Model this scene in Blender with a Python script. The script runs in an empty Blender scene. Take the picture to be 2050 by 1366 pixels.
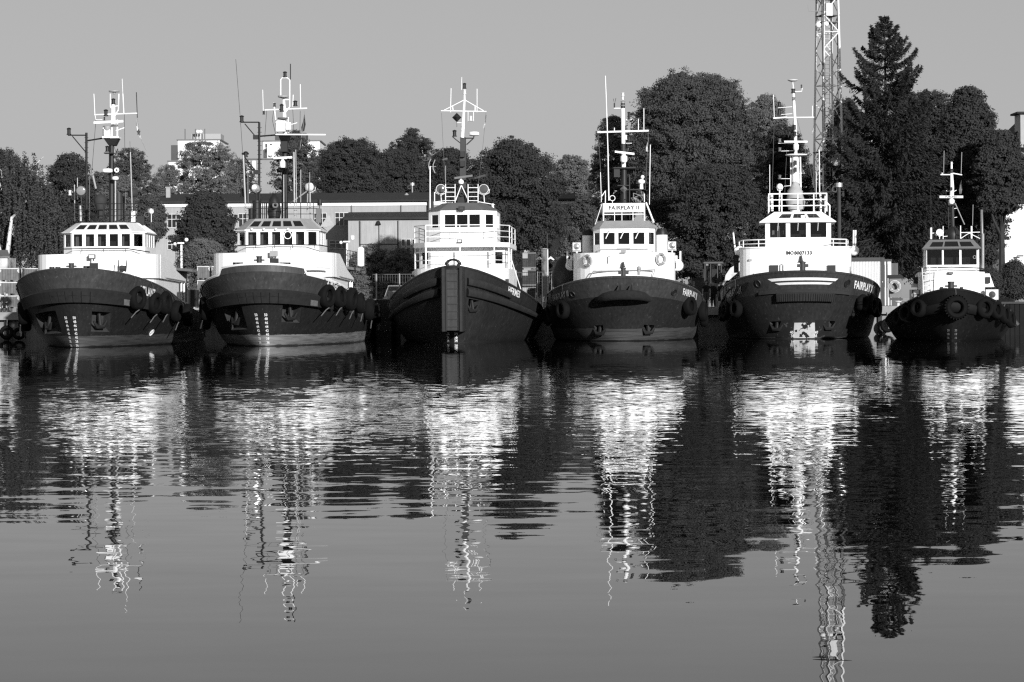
import bpy, math, random
import numpy as np
from mathutils import Vector, Matrix, Euler
R_ = math.radians
# ------------------------------------------------------------------ camera, sky, sun, exposure
F = 4800.0           # focal length in pixels of a 2050 px wide frame
CAM_H = 2.135        # eye height over the water
ROLL = R_(0.4)
SKY_K = 1.96
SUN_EL, SUN_AZ = R_(12.0), R_(20.0)      # low sun behind the camera's right shoulder
SC = bpy.context.scene
COL = SC.collection
cam_d = bpy.data.cameras.new('camera'); cam = bpy.data.objects.new('camera', cam_d); COL.objects.link(cam)
cam_d.sensor_width = 36.0; cam_d.sensor_fit = 'HORIZONTAL'; cam_d.lens = F / 2050.0 * 36.0
cam_d.shift_y = -74.0 / 2050.0
cam_d.clip_start = 0.5; cam_d.clip_end = 6000.0
cam.matrix_world = Matrix.Translation((0, 0, CAM_H)) @ Matrix.Rotation(R_(90), 4, 'X') @ Matrix.Rotation(-ROLL, 4, 'Z')
SC.camera = cam
W = bpy.data.worlds.new('World'); SC.world = W; W.use_nodes = True
wn = W.node_tree; wn.nodes.clear()
sky = wn.nodes.new('ShaderNodeTexSky'); sky.sky_type = 'NISHITA'; sky.sun_disc = False
sky.sun_elevation = SUN_EL; sky.sun_rotation = R_(180) - SUN_AZ
sky.air_density = 1.0; sky.dust_density = 1.0; sky.ozone_density = 1.0
bw = wn.nodes.new('ShaderNodeRGBToBW')      # the photograph is black and white
bgn = wn.nodes.new('ShaderNodeBackground'); bgn.inputs['Strength'].default_value = 0.10
wo = wn.nodes.new('ShaderNodeOutputWorld')
wn.links.new(sky.outputs[0], bw.inputs[0]); pw = wn.nodes.new('ShaderNodeMath'); pw.operation = 'POWER'; pw.inputs[1].default_value = 0.35      # hazy, even sky
mu = wn.nodes.new('ShaderNodeMath'); mu.operation = 'MULTIPLY'; mu.inputs[1].default_value = SKY_K
wn.links.new(bw.outputs[0], pw.inputs[0]); wn.links.new(pw.outputs[0], mu.inputs[0]); wn.links.new(mu.outputs[0], bgn.inputs[0]); wn.links.new(bgn.outputs[0], wo.inputs[0])
sun_d = bpy.data.lights.new('sun', 'SUN'); sun_d.energy = 4.6; sun_d.angle = R_(0.5); sun_d.color = (1, 1, 1)
sun = bpy.data.objects.new('sun', sun_d); COL.objects.link(sun)
to_sun = Vector((math.sin(SUN_AZ) * math.cos(SUN_EL), -math.cos(SUN_AZ) * math.cos(SUN_EL), math.sin(SUN_EL)))
sun.rotation_euler = (-to_sun).to_track_quat('-Z', 'Y').to_euler()
sun.location = (40, -60, 60)
SC.view_settings.view_transform = 'Standard'; SC.view_settings.look = 'None'
SC.view_settings.exposure = 0.35      # the photograph is exposed for the dark hulls: its whites are blown out; SC.view_settings.gamma = 1.0
SC.render.engine = 'CYCLES'
SC.cycles.max_bounces = 6; SC.cycles.diffuse_bounces = 2; SC.cycles.glossy_bounces = 3; SC.cycles.transparent_max_bounces = 8
SC.cycles.caustics_reflective = False; SC.cycles.caustics_refractive = False
SC.cycles.use_denoising = False
SC.cycles.filter_width = 1.3

def P(px, py, Y):
    """world point seen at photo pixel (px,py) that stands Y metres away"""
    u, v = px - 1025.0, py - 609.0
    c, s = math.cos(ROLL), math.sin(ROLL)
    return Vector(((u * c - v * s) * Y / F, Y, CAM_H - (u * s + v * c) * Y / F))
# ------------------------------------------------------------------ materials
MATS = {}
def mat(name, v, rough=0.6, var=0.15, scale=1.5, spec=0.3, streak=0.0, bump=0.0, metal=0.0, boot=None, spots=None, scuff=None):
    """grey procedural paint: base value v, blotches (var), downward streaks, optional boot-top band below boot=(z, value)"""
    if name in MATS: return MATS[name]
    if v < .45: v *= .785
    m = bpy.data.materials.new(name); m.use_nodes = True
    nt = m.node_tree; N = nt.nodes; Lk = nt.links
    b = N['Principled BSDF']
    b.inputs['Roughness'].default_value = rough; b.inputs['Specular IOR Level'].default_value = spec
    b.inputs['Metallic'].default_value = metal
    tc = N.new('ShaderNodeTexCoord')
    def math_(op, a, c):
        n = N.new('ShaderNodeMath'); n.operation = op
        for i, q in enumerate((a, c)):
            if hasattr(q, 'is_output'): Lk.new(q, n.inputs[i])
            else: n.inputs[i].default_value = q
        return n.outputs[0]
    n1 = N.new('ShaderNodeTexNoise'); n1.inputs['Scale'].default_value = scale; n1.inputs['Detail'].default_value = 6; n1.inputs['Roughness'].default_value = 0.65
    Lk.new(tc.outputs['Object'], n1.inputs['Vector'])
    f = math_('ADD', math_('MULTIPLY', math_('SUBTRACT', n1.outputs[0], 0.5), 4 * var), 1.0)
    if streak:
        mp = N.new('ShaderNodeMapping'); mp.inputs['Scale'].default_value = (5, 5, 0.35)
        Lk.new(tc.outputs['Object'], mp.inputs[0])
        n2 = N.new('ShaderNodeTexNoise'); n2.inputs['Scale'].default_value = 1.4; n2.inputs['Detail'].default_value = 5
        Lk.new(mp.outputs[0], n2.inputs['Vector'])
        f = math_('MULTIPLY', f, math_('ADD', math_('MULTIPLY', math_('SUBTRACT', n2.outputs[0], 0.5), 4 * streak), 1.0))
    val = math_('MULTIPLY', f, v)
    if scuff:      # scraped and run-down places, drawn out downwards: (threshold, value)
        mp = N.new('ShaderNodeMapping'); mp.inputs['Scale'].default_value = (7, 7, 1.3); Lk.new(tc.outputs['Object'], mp.inputs[0])
        n5 = N.new('ShaderNodeTexNoise'); n5.inputs['Scale'].default_value = 1.0; n5.inputs['Detail'].default_value = 7; n5.inputs['Roughness'].default_value = 0.7
        Lk.new(mp.outputs[0], n5.inputs['Vector'])
        mk = math_('MULTIPLY', math_('MAXIMUM', math_('SUBTRACT', n5.outputs[0], scuff[0]), 0.0), 6.0)
        mx = N.new('ShaderNodeMix'); mx.data_type = 'FLOAT'; Lk.new(mk, mx.inputs[0]); Lk.new(val, mx.inputs[2]); mx.inputs[3].default_value = scuff[1]
        val = mx.outputs[0]
    if boot:
        sp = N.new('ShaderNodeSeparateXYZ'); Lk.new(tc.outputs['Object'], sp.inputs[0])
        z = math_('ADD', sp.outputs[2], math_('MULTIPLY', math_('SUBTRACT', n1.outputs[0], 0.5), 0.25))
        mk = math_('LESS_THAN', z, boot[0])
        mp2 = N.new('ShaderNodeMapping'); mp2.inputs['Scale'].default_value = (0.6, 0.6, 9)
        Lk.new(tc.outputs['Object'], mp2.inputs[0])
        n3 = N.new('ShaderNodeTexNoise'); n3.inputs['Scale'].default_value = 1.2; n3.inputs['Detail'].default_value = 6
        Lk.new(mp2.outputs[0], n3.inputs['Vector'])
        bt = math_('MULTIPLY', math_('ADD', math_('MULTIPLY', math_('SUBTRACT', n3.outputs[0], 0.5), 2.0), 1.0), boot[1] * .785)
        wet = math_('GREATER_THAN', z, 0.07)
        bt = math_('MULTIPLY', bt, math_('ADD', math_('MULTIPLY', wet, 0.75), 0.25))
        mx = N.new('ShaderNodeMix'); mx.data_type = 'FLOAT'
        Lk.new(mk, mx.inputs[0]); Lk.new(val, mx.inputs[2]); Lk.new(bt, mx.inputs[3])
        val = mx.outputs[0]
    if spots:      # worn spots: (noise scale, threshold, value)
        n4 = N.new('ShaderNodeTexNoise'); n4.inputs['Scale'].default_value = spots[0]; n4.inputs['Detail'].default_value = 4
        Lk.new(tc.outputs['Object'], n4.inputs['Vector'])
        mk = math_('GREATER_THAN', n4.outputs[0], spots[1])
        mx = N.new('ShaderNodeMix'); mx.data_type = 'FLOAT'
        Lk.new(mk, mx.inputs[0]); Lk.new(val, mx.inputs[2]); mx.inputs[3].default_value = spots[2]
        val = mx.outputs[0]
    val = math_('MAXIMUM', val, 0.002)
    cb = N.new('ShaderNodeCombineColor')
    for i in range(3): Lk.new(val, cb.inputs[i])
    Lk.new(cb.outputs[0], b.inputs['Base Color'])
    if bump:
        bn = N.new('ShaderNodeBump'); bn.inputs['Strength'].default_value = bump; bn.inputs['Distance'].default_value = 0.05
        Lk.new(n1.outputs[0], bn.inputs['Height']); Lk.new(bn.outputs[0], b.inputs['Normal'])
    MATS[name] = m
    return m
def mat_glass(name, tint=0.35, rough=0.05):
    if name in MATS: return MATS[name]
    m = bpy.data.materials.new(name); m.use_nodes = True
    nt = m.node_tree; nt.nodes.clear(); N = nt.nodes
    t = N.new('ShaderNodeBsdfTransparent'); t.inputs[0].default_value = (tint, tint, tint, 1)
    g = N.new('ShaderNodeBsdfGlossy'); g.inputs['Roughness'].default_value = rough
    fr = N.new('ShaderNodeFresnel'); fr.inputs[0].default_value = 1.5
    mx = N.new('ShaderNodeMixShader'); o = N.new('ShaderNodeOutputMaterial')
    nt.links.new(fr.outputs[0], mx.inputs[0]); nt.links.new(t.outputs[0], mx.inputs[1]); nt.links.new(g.outputs[0], mx.inputs[2])
    nt.links.new(mx.outputs[0], o.inputs[0])
    MATS[name] = m
    return m
def mat_leaf(name, v, var=0.5):
    if name in MATS: return MATS[name]
    m = mat(name, v, rough=0.75, var=var * 0.5, scale=0.9, spec=0.15)
    b = m.node_tree.nodes['Principled BSDF']
    nt = m.node_tree
    tr = nt.nodes.new('ShaderNodeBsdfTranslucent'); tr.inputs[0].default_value = (v * .785, v * .785, v * .785, 1)
    mx = nt.nodes.new('ShaderNodeMixShader'); mx.inputs[0].default_value = 0.38
    o = nt.nodes['Material Output']
    nt.links.new(b.outputs[0], mx.inputs[1]); nt.links.new(tr.outputs[0], mx.inputs[2]); nt.links.new(mx.outputs[0], o.inputs[0])
    return m
WHITE = mat('white_paint', 0.82, 0.45, 0.04, 0.8, streak=0.05, scuff=(0.66, 0.35))
OFFW = mat('weathered_white_paint', 0.62, 0.55, 0.08, 1.2, streak=0.08)
WGREY = mat('light_grey_paint', 0.36, 0.55, 0.10, 1.2, streak=0.06)
MGREY = mat('mid_grey_paint', 0.16, 0.55, 0.15, 1.5)
DGREY = mat('dark_grey_paint', 0.045, 0.55, 0.2, 1.5)
BLACK = mat('black_paint', 0.018, 0.5, 0.2, 1.5)
RUBBER = mat('tyre_rubber', 0.006, 0.85, 0.3, 3, spec=0.12, bump=0.3)
FENDER = mat('worn_fender_rubber', 0.024, 0.8, 0.35, 2.2, streak=0.15, bump=0.4)
STEEL = mat('galvanised_steel', 0.5, 0.4, 0.12, 3, metal=0.6)
CHROME = mat('lamp_reflector', 0.7, 0.15, 0.05, 3, metal=0.9)
LENS = mat('lamp_glass', 0.25, 0.05, 0.05, 3, spec=0.8)
ROPE = mat('mooring_rope', 0.32, 0.9, 0.3, 6)
CONCRETE = mat('quay_concrete', 0.24, 0.85, 0.25, 0.9, streak=0.2, bump=0.3)
GLASS = mat_glass('window_glass', 0.55)
DGLASS = mat('dark_window_glass', 0.012, 0.06, 0.2, 2, spec=0.5)
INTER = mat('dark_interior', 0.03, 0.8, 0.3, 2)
CURT = mat('cabin_curtain', 0.30, 0.9, 0.2, 3)
BARK = mat('tree_bark', 0.035, 0.9, 0.3, 3, bump=0.4)
LETTER = mat('white_lettering', 0.72, 0.6, 0.1, 3)
BLETTER = mat('black_lettering', 0.012, 0.6, 0.1, 3)

# ------------------------------------------------------------------ mesh builder
class MB:
    def __init__(s): s.v = []; s.f = []; s.m = []; s.k = 0
    def add(s, vs, fs):
        o = len(s.v); s.v.extend(tuple(q) for q in vs)
        for f in fs: s.f.append(tuple(i + o for i in f)); s.m.append(s.k)
        return s
    def mat(s, k): s.k = k; return s
    def box(s, c, d, rz=0.0, top=1.0):
        x, y, z = d[0] / 2, d[1] / 2, d[2] / 2; ca, sa = math.cos(rz), math.sin(rz); vs = []
        for k in (-1, 1):
            q = top if k > 0 else 1.0
            for i, j in ((-1, -1), (1, -1), (1, 1), (-1, 1)):
                a, b = i * x * q, j * y * q
                vs.append((c[0] + a * ca - b * sa, c[1] + a * sa + b * ca, c[2] + k * z))
        return s.add(vs, [(3, 2, 1, 0), (4, 5, 6, 7), (0, 1, 5, 4), (1, 2, 6, 5), (2, 3, 7, 6), (3, 0, 4, 7)])
    def tube(s, pts, r, n=6, cap=True):
        pts = [Vector(p) for p in pts]; rr = r if isinstance(r, (list, tuple)) else [r] * len(pts)
        vs = []; up0 = None
        for i, p in enumerate(pts):
            d = (pts[min(i + 1, len(pts) - 1)] - pts[max(i - 1, 0)])
            d = d.normalized() if d.length > 1e-9 else Vector((0, 0, 1))
            a = (up0 - d * up0.dot(d)) if up0 is not None else (Vector((0, 0, 1)) if abs(d.z) < 0.9 else Vector((1, 0, 0)))
            if a.length < 1e-4: a = Vector((1, 0, 0)) if abs(d.x) < .9 else Vector((0, 1, 0))
            x = d.cross(a).normalized(); y = x.cross(d).normalized(); up0 = y
            for j in range(n):
                t = 2 * math.pi * j / n
                vs.append(p + (x * math.cos(t) + y * math.sin(t)) * rr[i])
        fs = []
        for i in range(len(pts) - 1):
            for j in range(n):
                k = (j + 1) % n; fs.append((i * n + j, (i + 1) * n + j, (i + 1) * n + k, i * n + k))
        if cap:
            fs.append(tuple(range(n))); o = (len(pts) - 1) * n; fs.append(tuple(o + j for j in reversed(range(n))))
        return s.add(vs, fs)
    def lathe(s, prof, M=None, n=16, closed=False):
        """profile [(r,z)] turned about z, then moved by matrix M"""
        M = M or Matrix.Identity(4); vs = []
        for r, z in prof:
            for j in range(n):
                t = 2 * math.pi * j / n; vs.append(M @ Vector((r * math.cos(t), r * math.sin(t), z)))
        fs = []; m = len(prof)
        for i in range(m if closed else m - 1):
            a, b = i * n, ((i + 1) % m) * n
            for j in range(n):
                k = (j + 1) % n; fs.append((a + j, a + k, b + k, b + j))
        if not closed:
            if prof[0][0] > 1e-4: fs.append(tuple(reversed(range(n))))
            if prof[-1][0] > 1e-4: fs.append(tuple((m - 1) * n + j for j in range(n)))
        return s.add(vs, fs)
    def cyl(s, c, r, h, n=12, r2=None):
        r2 = r if r2 is None else r2
        return s.lathe([(r, 0), (r2, h)], Matrix.Translation(c), n)
    def ball(s, c, r, n=12, sq=(1, 1, 1)):
        M = Matrix.Translation(c) @ Matrix.Diagonal((sq[0], sq[1], sq[2], 1))
        return s.lathe([(max(1e-5, r * math.sin(t)), -r * math.cos(t)) for t in [math.pi * i / 8 for i in range(9)]], M, n)
    def torus(s, M, R, r, n=24, k=8):
        return s.lathe([(R + r * math.cos(2 * math.pi * i / k), r * math.sin(2 * math.pi * i / k)) for i in range(k)], M, n, closed=True)
    def prism(s, pts, d):
        """polygon of 3-D points pushed along vector d"""
        n = len(pts); d = Vector(d); vs = [Vector(p) for p in pts] + [Vector(p) + d for p in pts]
        fs = [tuple(reversed(range(n))), tuple(n + i for i in range(n))] + [(i, (i + 1) % n, n + (i + 1) % n, n + i) for i in range(n)]
        return s.add(vs, fs)
    def quad(s, a, b, c, d): return s.add([a, b, c, d], [(0, 1, 2, 3)])
    def build(s, name, mats, parent=None, smooth=0):
        me = bpy.data.meshes.new(name); me.from_pydata(s.v, [], s.f)
        mats = mats if isinstance(mats, (list, tuple)) else [mats]
        for q in mats: me.materials.append(q)
        if len(mats) > 1: me.polygons.foreach_set('material_index', s.m)
        if smooth: me.shade_smooth(); me.set_sharp_from_angle(angle=R_(smooth))
        me.update()
        o = bpy.data.objects.new(name, me); COL.objects.link(o)
        if parent is not None: o.parent = parent
        return o
def panel(M, a0, b0, a1, b1, holes=(), th=0.05, back=True):
    """wall from bottom edge a0-b0 to top edge a1-b1 with rectangular openings (u0,u1,w0,w1) and reveals; returns pane quads"""
    a0, b0, a1, b1 = map(Vector, (a0, b0, a1, b1))
    nrm = (b0 - a0).cross(a1 - a0).normalized()
    us = sorted({0.0, 1.0} | {h[0] for h in holes} | {h[1] for h in holes}); ws = sorted({0.0, 1.0} | {h[2] for h in holes} | {h[3] for h in holes})
    Q = lambda u, w, d=0.0: (a0.lerp(b0, u)).lerp(a1.lerp(b1, u), w) - nrm * d
    for i in range(len(us) - 1):
        for j in range(len(ws) - 1):
            um, wm = (us[i] + us[i + 1]) / 2, (ws[j] + ws[j + 1]) / 2
            if any(h[0] < um < h[1] and h[2] < wm < h[3] for h in holes): continue
            q = [(us[i], ws[j]), (us[i + 1], ws[j]), (us[i + 1], ws[j + 1]), (us[i], ws[j + 1])]
            M.quad(*[Q(*c) for c in q])
            if back: M.quad(*[Q(c[0], c[1], th) for c in reversed(q)])
    panes = []
    for h in holes:
        c = [(h[0], h[2]), (h[1], h[2]), (h[1], h[3]), (h[0], h[3])]
        for i in range(4):
            p, q = c[i], c[(i + 1) % 4]
            M.quad(Q(*q), Q(*p), Q(p[0], p[1], th), Q(q[0], q[1], th))
        panes.append([Q(x, y, th * 0.6) for x, y in c])
    return panes
_txt = {}
def text_geo(txt):
    """flat letter outlines of Blender's own font, cap height 1, starting at x=0"""
    if txt in _txt: return _txt[txt]
    cu = bpy.data.curves.new('letters', 'FONT'); cu.body = txt; cu.size = 1.0; cu.resolution_u = 3; cu.space_character = 1.08; cu.offset = 0.03
    o = bpy.data.objects.new('letters', cu); COL.objects.link(o)
    bpy.context.view_layer.update()
    me = bpy.data.meshes.new_from_object(o.evaluated_get(bpy.context.evaluated_depsgraph_get()))
    v = [tuple(q.co) for q in me.vertices]; f = [tuple(p.vertices) for p in me.polygons]
    bpy.data.objects.remove(o); bpy.data.meshes.remove(me); bpy.data.curves.remove(cu)
    x0 = min(q[0] for q in v); y0 = min(q[1] for q in v); h = max(q[1] for q in v) - y0
    v = [((q[0] - x0) / h, (q[1] - y0) / h) for q in v]
    _txt[txt] = (v, f, max(q[0] for q in v)); return _txt[txt]
def board_text(txt, c, xd, up, width, height, m, parent, name='lettering'):
    v, f, w = text_geo(txt); xd, up, c = Vector(xd).normalized(), Vector(up).normalized(), Vector(c)
    M = MB(); M.add([c + xd * ((q[0] / w - 0.5) * width) + up * ((q[1] - 0.5) * height) for q in v], f)
    return M.build(name, m, parent)
# ------------------------------------------------------------------ things
def tag(o, label, cat, group=None):
    o['label'] = label; o['category'] = cat
    if group: o['group'] = group
    return o
def thing(name, label, cat, loc=(0, 0, 0), rz=0.0, group=None):
    o = bpy.data.objects.new(name, None); o.empty_display_size = 0.5; COL.objects.link(o)
    o.location = loc; o.rotation_euler = (0, 0, rz)
    return tag(o, label, cat, group)
def struct(o): o['kind'] = 'structure'; return o
def stuff(o): o['kind'] = 'stuff'; return o
# ------------------------------------------------------------------ water, quay, ground
def water_mat():
    m = bpy.data.materials.new('harbour_water'); m.use_nodes = True
    nt = m.node_tree; N = nt.nodes; Lk = nt.links; b = N['Principled BSDF']
    b.inputs['Base Color'].default_value = (0.004, 0.004, 0.004, 1); b.inputs['Roughness'].default_value = 0.0
    b.inputs['IOR'].default_value = 1.333; b.inputs['Specular IOR Level'].default_value = 0.5
    tc = N.new('ShaderNodeTexCoord')
    def noise(sx, sy, detail, rough=0.5, scale=1.0, w=0.0):
        mp = N.new('ShaderNodeMapping'); mp.inputs['Scale'].default_value = (sx, sy, 1); mp.inputs['Location'].default_value = (w, w * 1.7, w)
        mp.inputs['Rotation'].default_value = (0, 0, R_(4))
        Lk.new(tc.outputs['Object'], mp.inputs[0])
        n = N.new('ShaderNodeTexNoise'); n.inputs['Scale'].default_value = scale; n.inputs['Detail'].default_value = detail; n.inputs['Roughness'].default_value = rough
        Lk.new(mp.outputs[0], n.inputs['Vector']); return n
    def vm(op, a, c=None, sc=None):
        n = N.new('ShaderNodeVectorMath'); n.operation = op
        Lk.new(a, n.inputs[0])
        if c is not None:
            if hasattr(c, 'is_output'): Lk.new(c, n.inputs[1])
            else: n.inputs[1].default_value = c
        if sc is not None:
            if hasattr(sc, 'is_output'): Lk.new(sc, n.inputs['Scale'])
            else: n.inputs['Scale'].default_value = sc
        return n.outputs[0]
    sp = N.new('ShaderNodeSeparateXYZ'); Lk.new(tc.outputs['Object'], sp.inputs[0])
    def ramp(stops):
        mr = N.new('ShaderNodeMapRange'); mr.inputs[1].default_value = 0; mr.inputs[2].default_value = 160
        Lk.new(sp.outputs[1], mr.inputs[0])
        cr = N.new('ShaderNodeValToRGB'); els = cr.color_ramp.elements
        while len(els) < len(stops): els.new(0.5)
        for e, (y, q) in zip(els, stops): e.position = y / 160.0; e.color = (q, q, q, 1)
        Lk.new(mr.outputs[0], cr.inputs[0]); return cr.outputs[0]
    # slow ripples of the open basin die away towards the near bank; cat's-paws between 40 and 85 m
    swell = vm('SCALE', vm('MULTIPLY', vm('SUBTRACT', noise(0.75, 2.4, 2.0).outputs['Color'], (0.5, 0.5, 0.5)), (0.065, 0.05, 0.0)), sc=ramp(WAVE_SWELL))
    rip = vm('SCALE', vm('MULTIPLY', vm('SUBTRACT', noise(2.6, 3.4, 2.0, 0.55, w=7.3).outputs['Color'], (0.5, 0.5, 0.5)), (0.16, 0.085, 0.0)), sc=ramp(WAVE_RIP))
    patch = noise(0.035, 0.16, 3.0, 0.6, w=31.0)
    pm = N.new('ShaderNodeMapRange'); pm.inputs[1].default_value = 0.35; pm.inputs[2].default_value = 0.65; pm.inputs[3].default_value = 0.35; pm.inputs[4].default_value = 1.25
    Lk.new(patch.outputs[0], pm.inputs[0])
    rip = vm('SCALE', rip, sc=pm.outputs[0])
    tilt = vm('SCALE', ramp(WAVE_RIP), sc=1.0)      # wind ripples lean: their steep faces look towards the near bank
    tilt = vm('MULTIPLY', tilt, (0, -0.0068, 0))
    nrm = vm('NORMALIZE', vm('ADD', vm('ADD', vm('ADD', swell, rip), tilt), (0, 0, 1.0)))
    Lk.new(nrm, b.inputs['Normal'])
    return m
WAVE_SWELL = [(0, 0.08), (14, 0.22), (20, 0.5), (27, 0.65), (36, 0.5), (50, 0.3), (110, 0.2)]
WAVE_RIP = [(0, 0.0), (24, 0.06), (30, 0.35), (40, 0.75), (55, 0.95), (75, 0.75), (95, 0.35), (150, 0.25)]
M = MB(); M.quad((-500, -80, 0), (500, -80, 0), (500, 157.5, 0), (-500, 157.5, 0))
struct(M.build('water', water_mat()))
QY, QZ = 156.0, 1.80
M = MB()
M.box((0, QY + 10.6, QZ - 3), (600, 20, 6))                     # quay body, face at QY+.6
M.mat(1).box((0, QY + 0.45, QZ - 0.22), (600, 0.9, 0.5))        # cope
for i in range(-30, 31): M.mat(2).box((i * 3.0, QY + 0.52, QZ - 1.55), (0.25, 0.3, 2.1))
quay = struct(M.build('quay', [CONCRETE, mat('quay_cope', 0.30, 0.85, 0.25, 1.3, bump=0.3), mat('fender_timber', 0.05, 0.9, 0.3, 2)]))
GROUND = mat('yard_ground', 0.11, 0.95, 0.35, 0.4, bump=0.3)
M = MB(); M.quad((-1500, QY + 20, QZ - 0.02), (1500, QY + 20, QZ - 0.02), (1500, 3500, QZ - 0.02), (-1500, 3500, QZ - 0.02))
struct(M.build('ground', GROUND))
# low grassy bank at the back of the quay on the right
rng = np.random.default_rng(5)

# ------------------------------------------------------------------ trees
def fast_quads(name, V, m, parent=None):
    """V: (n,4,3) array of quads"""
    n = len(V); me = bpy.data.meshes.new(name)
    me.vertices.add(n * 4); me.vertices.foreach_set('co', V.reshape(-1).astype(np.float32))
    me.loops.add(n * 4); me.loops.foreach_set('vertex_index', np.arange(n * 4, dtype=np.int32))
    me.polygons.add(n); me.polygons.foreach_set('loop_start', np.arange(0, n * 4, 4, dtype=np.int32))
    me.update(calc_edges=True)
    me.materials.append(m)
    o = bpy.data.objects.new(name, me); COL.objects.link(o)
    if parent is not None: o.parent = parent
    return o
def leaf_quads(pos, nrm, size, rg, asp=0.6):
    n = len(pos)
    nrm = nrm / (np.linalg.norm(nrm, axis=1, keepdims=True) + 1e-9)
    r = rg.normal(size=(n, 3)); t = np.cross(nrm, r); t /= np.linalg.norm(t, axis=1, keepdims=True) + 1e-9
    b = np.cross(nrm, t); s = size[:, None]
    k = (nrm * s * 0.18)
    return np.stack([pos - t * s * .5, pos + b * s * asp * .5 - k, pos + t * s * .5, pos - b * s * asp * .5 - k], axis=1)
LEAF_K, LEAF_N = 0.50, 3.1
LEAF = [mat_leaf('dark_foliage', 0.066), mat_leaf('mid_foliage', 0.106), mat_leaf('pale_foliage', 0.185), mat_leaf('needle_foliage', 0.050)]
PROF = {'round': lambda h: math.sqrt(max(0.0, 1 - (2 * h - 1) ** 2)) ** 0.8,
        'egg': lambda h: math.sqrt(max(0.0, 1 - (2 * h - 1) ** 2)) ** 0.9 * (1.15 - 0.45 * h),
        'tall': lambda h: (1 - abs(2 * h - 0.85) ** 2.2) ** 0.7 if abs(2 * h - 0.85) < 1 else 0.12,
        'dome': lambda h: math.sqrt(max(0.0, 1 - h ** 2.4)) * (0.8 + 0.2 * min(1, h * 5))}
def tree(px0, px1, pyt, pyb, D, label, seed, n=14000, leaf=0.32, lm=0, prof='egg', sparse=0.0, lobes=None, name='tree', cat='tree',
         group='trees behind the quay', trunk=0.25, tm=None, lob_r=0.30, fork=6, depth=0.85):
    rg = np.random.default_rng(seed); rnd = random.Random(seed); n = int(n * 1.3)
    a, b = P(px0, (pyt + pyb) / 2, D), P(px1, (pyt + pyb) / 2, D)
    cx = (a.x + b.x) / 2; Rm = (b.x - a.x) / 2 * (1.08 if cat == 'tree' else 1.0)
    zt = P((px0 + px1) / 2, pyt, D).z; zb = max(QZ + 0.6, P((px0 + px1) / 2, pyb, D).z); Hc = zt - zb
    root = thing(name, label, cat, (cx, D, QZ), 0, group)
    zb -= QZ; zt -= QZ
    pf = PROF[prof]; lobes = lobes or max(26, int(2.2 * Rm * Hc / 4.5))
    Ls = []
    for i in range(lobes):
        h = 0.03 + 0.94 * ((i + rnd.random()) / lobes); R = Rm * pf(h) ; ang = i * 2.39996 + rnd.random() * 0.9
        rr = min(Rm, Hc * 0.6) * lob_r * (0.6 + 0.8 * rnd.random())
        q = max(0.0, R - rr * (0.75 + 0.45 * rnd.random())) * (1.0 if i % 3 else 0.55)
        Ls.append((q * math.cos(ang), q * depth * math.sin(ang), zb + h * Hc - rr * .5 * (h > .8), rr))
    Ls.append((0, 0, zb + Hc * .5, Rm * 0.55)); Ls.append((0, 0, zb + Hc * .75, Rm * 0.4)); Ls.append((0, 0, zb + Hc * .28, Rm * 0.45))
    Ls = np.array(Ls)
    w = Ls[:, 3] ** 2; w /= w.sum()
    # every limb ends in many small sprays; the leaves sit in the sprays and leave gaps between them
    leaf = leaf * LEAF_K; n = int(n * LEAF_N)
    ns = int(n / 46); idx = rg.choice(len(Ls), ns, p=w)
    sd = rg.normal(size=(ns, 3)); sd /= np.linalg.norm(sd, axis=1, keepdims=True)
    sc_ = Ls[idx, :3] + sd * Ls[idx, 3][:, None] * np.array([1.1, 1.05, 0.9]) * (1.2 - 0.55 * rg.random((ns, 1)) ** 1.3)
    # half of the sprays fill the outline of the whole crown between the limbs
    k = int(ns * .34); hh = rg.random(k) ** .9 * .98 + .01; aa = rg.random(k) * 2 * math.pi; rr_ = np.array([pf(float(q)) for q in hh]) * Rm * (1.04 - 0.35 * rg.random(k) ** 1.3) * (.93 + .11 * np.sin(aa * 4 + seed) * np.sin(hh * 13 + seed) + .08 * np.sin(aa * 9 + seed * 2) * np.sin(hh * 29 + seed) - .16 * (rg.random(k) < .15))
    sc_[:k] = np.stack([rr_ * np.cos(aa), rr_ * depth * np.sin(aa), zb + hh * Hc], axis=1)
    sd[:k] = np.stack([np.cos(aa), np.sin(aa), (hh - .4) * 1.6], axis=1)
    # a third of the sprays follow boughs that run out to, and a little past, the outline
    nb = max(24, int(Rm * Hc * .9)); bh = rg.random(nb) ** .8 * .95 + .04; ba = rg.random(nb) * 2 * math.pi
    bl = np.array([pf(float(q)) for q in bh]) * Rm * (.86 + .30 * rg.random(nb)); be = np.stack([bl * np.cos(ba), bl * depth * np.sin(ba), zb + bh * Hc + bl * .10], axis=1)
    bo = np.stack([np.zeros(nb), np.zeros(nb), zb + np.maximum(0.0, bh - .28) * Hc * .9], axis=1)
    m0, m1 = k, k + int(ns * .36); bi = rg.choice(nb, m1 - m0); bt = .45 + .53 * rg.random(m1 - m0)[:, None] ** .8
    sc_[m0:m1] = bo[bi] + (be[bi] - bo[bi]) * bt + rg.normal(size=(m1 - m0, 3)) * (.42 * (1.15 - bt)) * Rm * .28
    sd[m0:m1] = (be[bi] - bo[bi]) / (np.linalg.norm(be[bi] - bo[bi], axis=1, keepdims=True) + 1e-6)
    o_ = (rg.random(ns) < .10) & (sc_[:, 2] > zb + Hc * .35)      # stray twigs that stick out of the outline
    ctr = np.array([0, 0, zb + Hc * .5]); sc_[o_] = ctr + (sc_[o_] - ctr) * (1.0 + .03 * rg.random((int(o_.sum()), 1)))
    sr = (0.22 + 0.13 * min(Rm, 7) / 5) * (0.5 + 1.0 * rg.random(ns)) * (1 - .3 * sparse)
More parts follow.
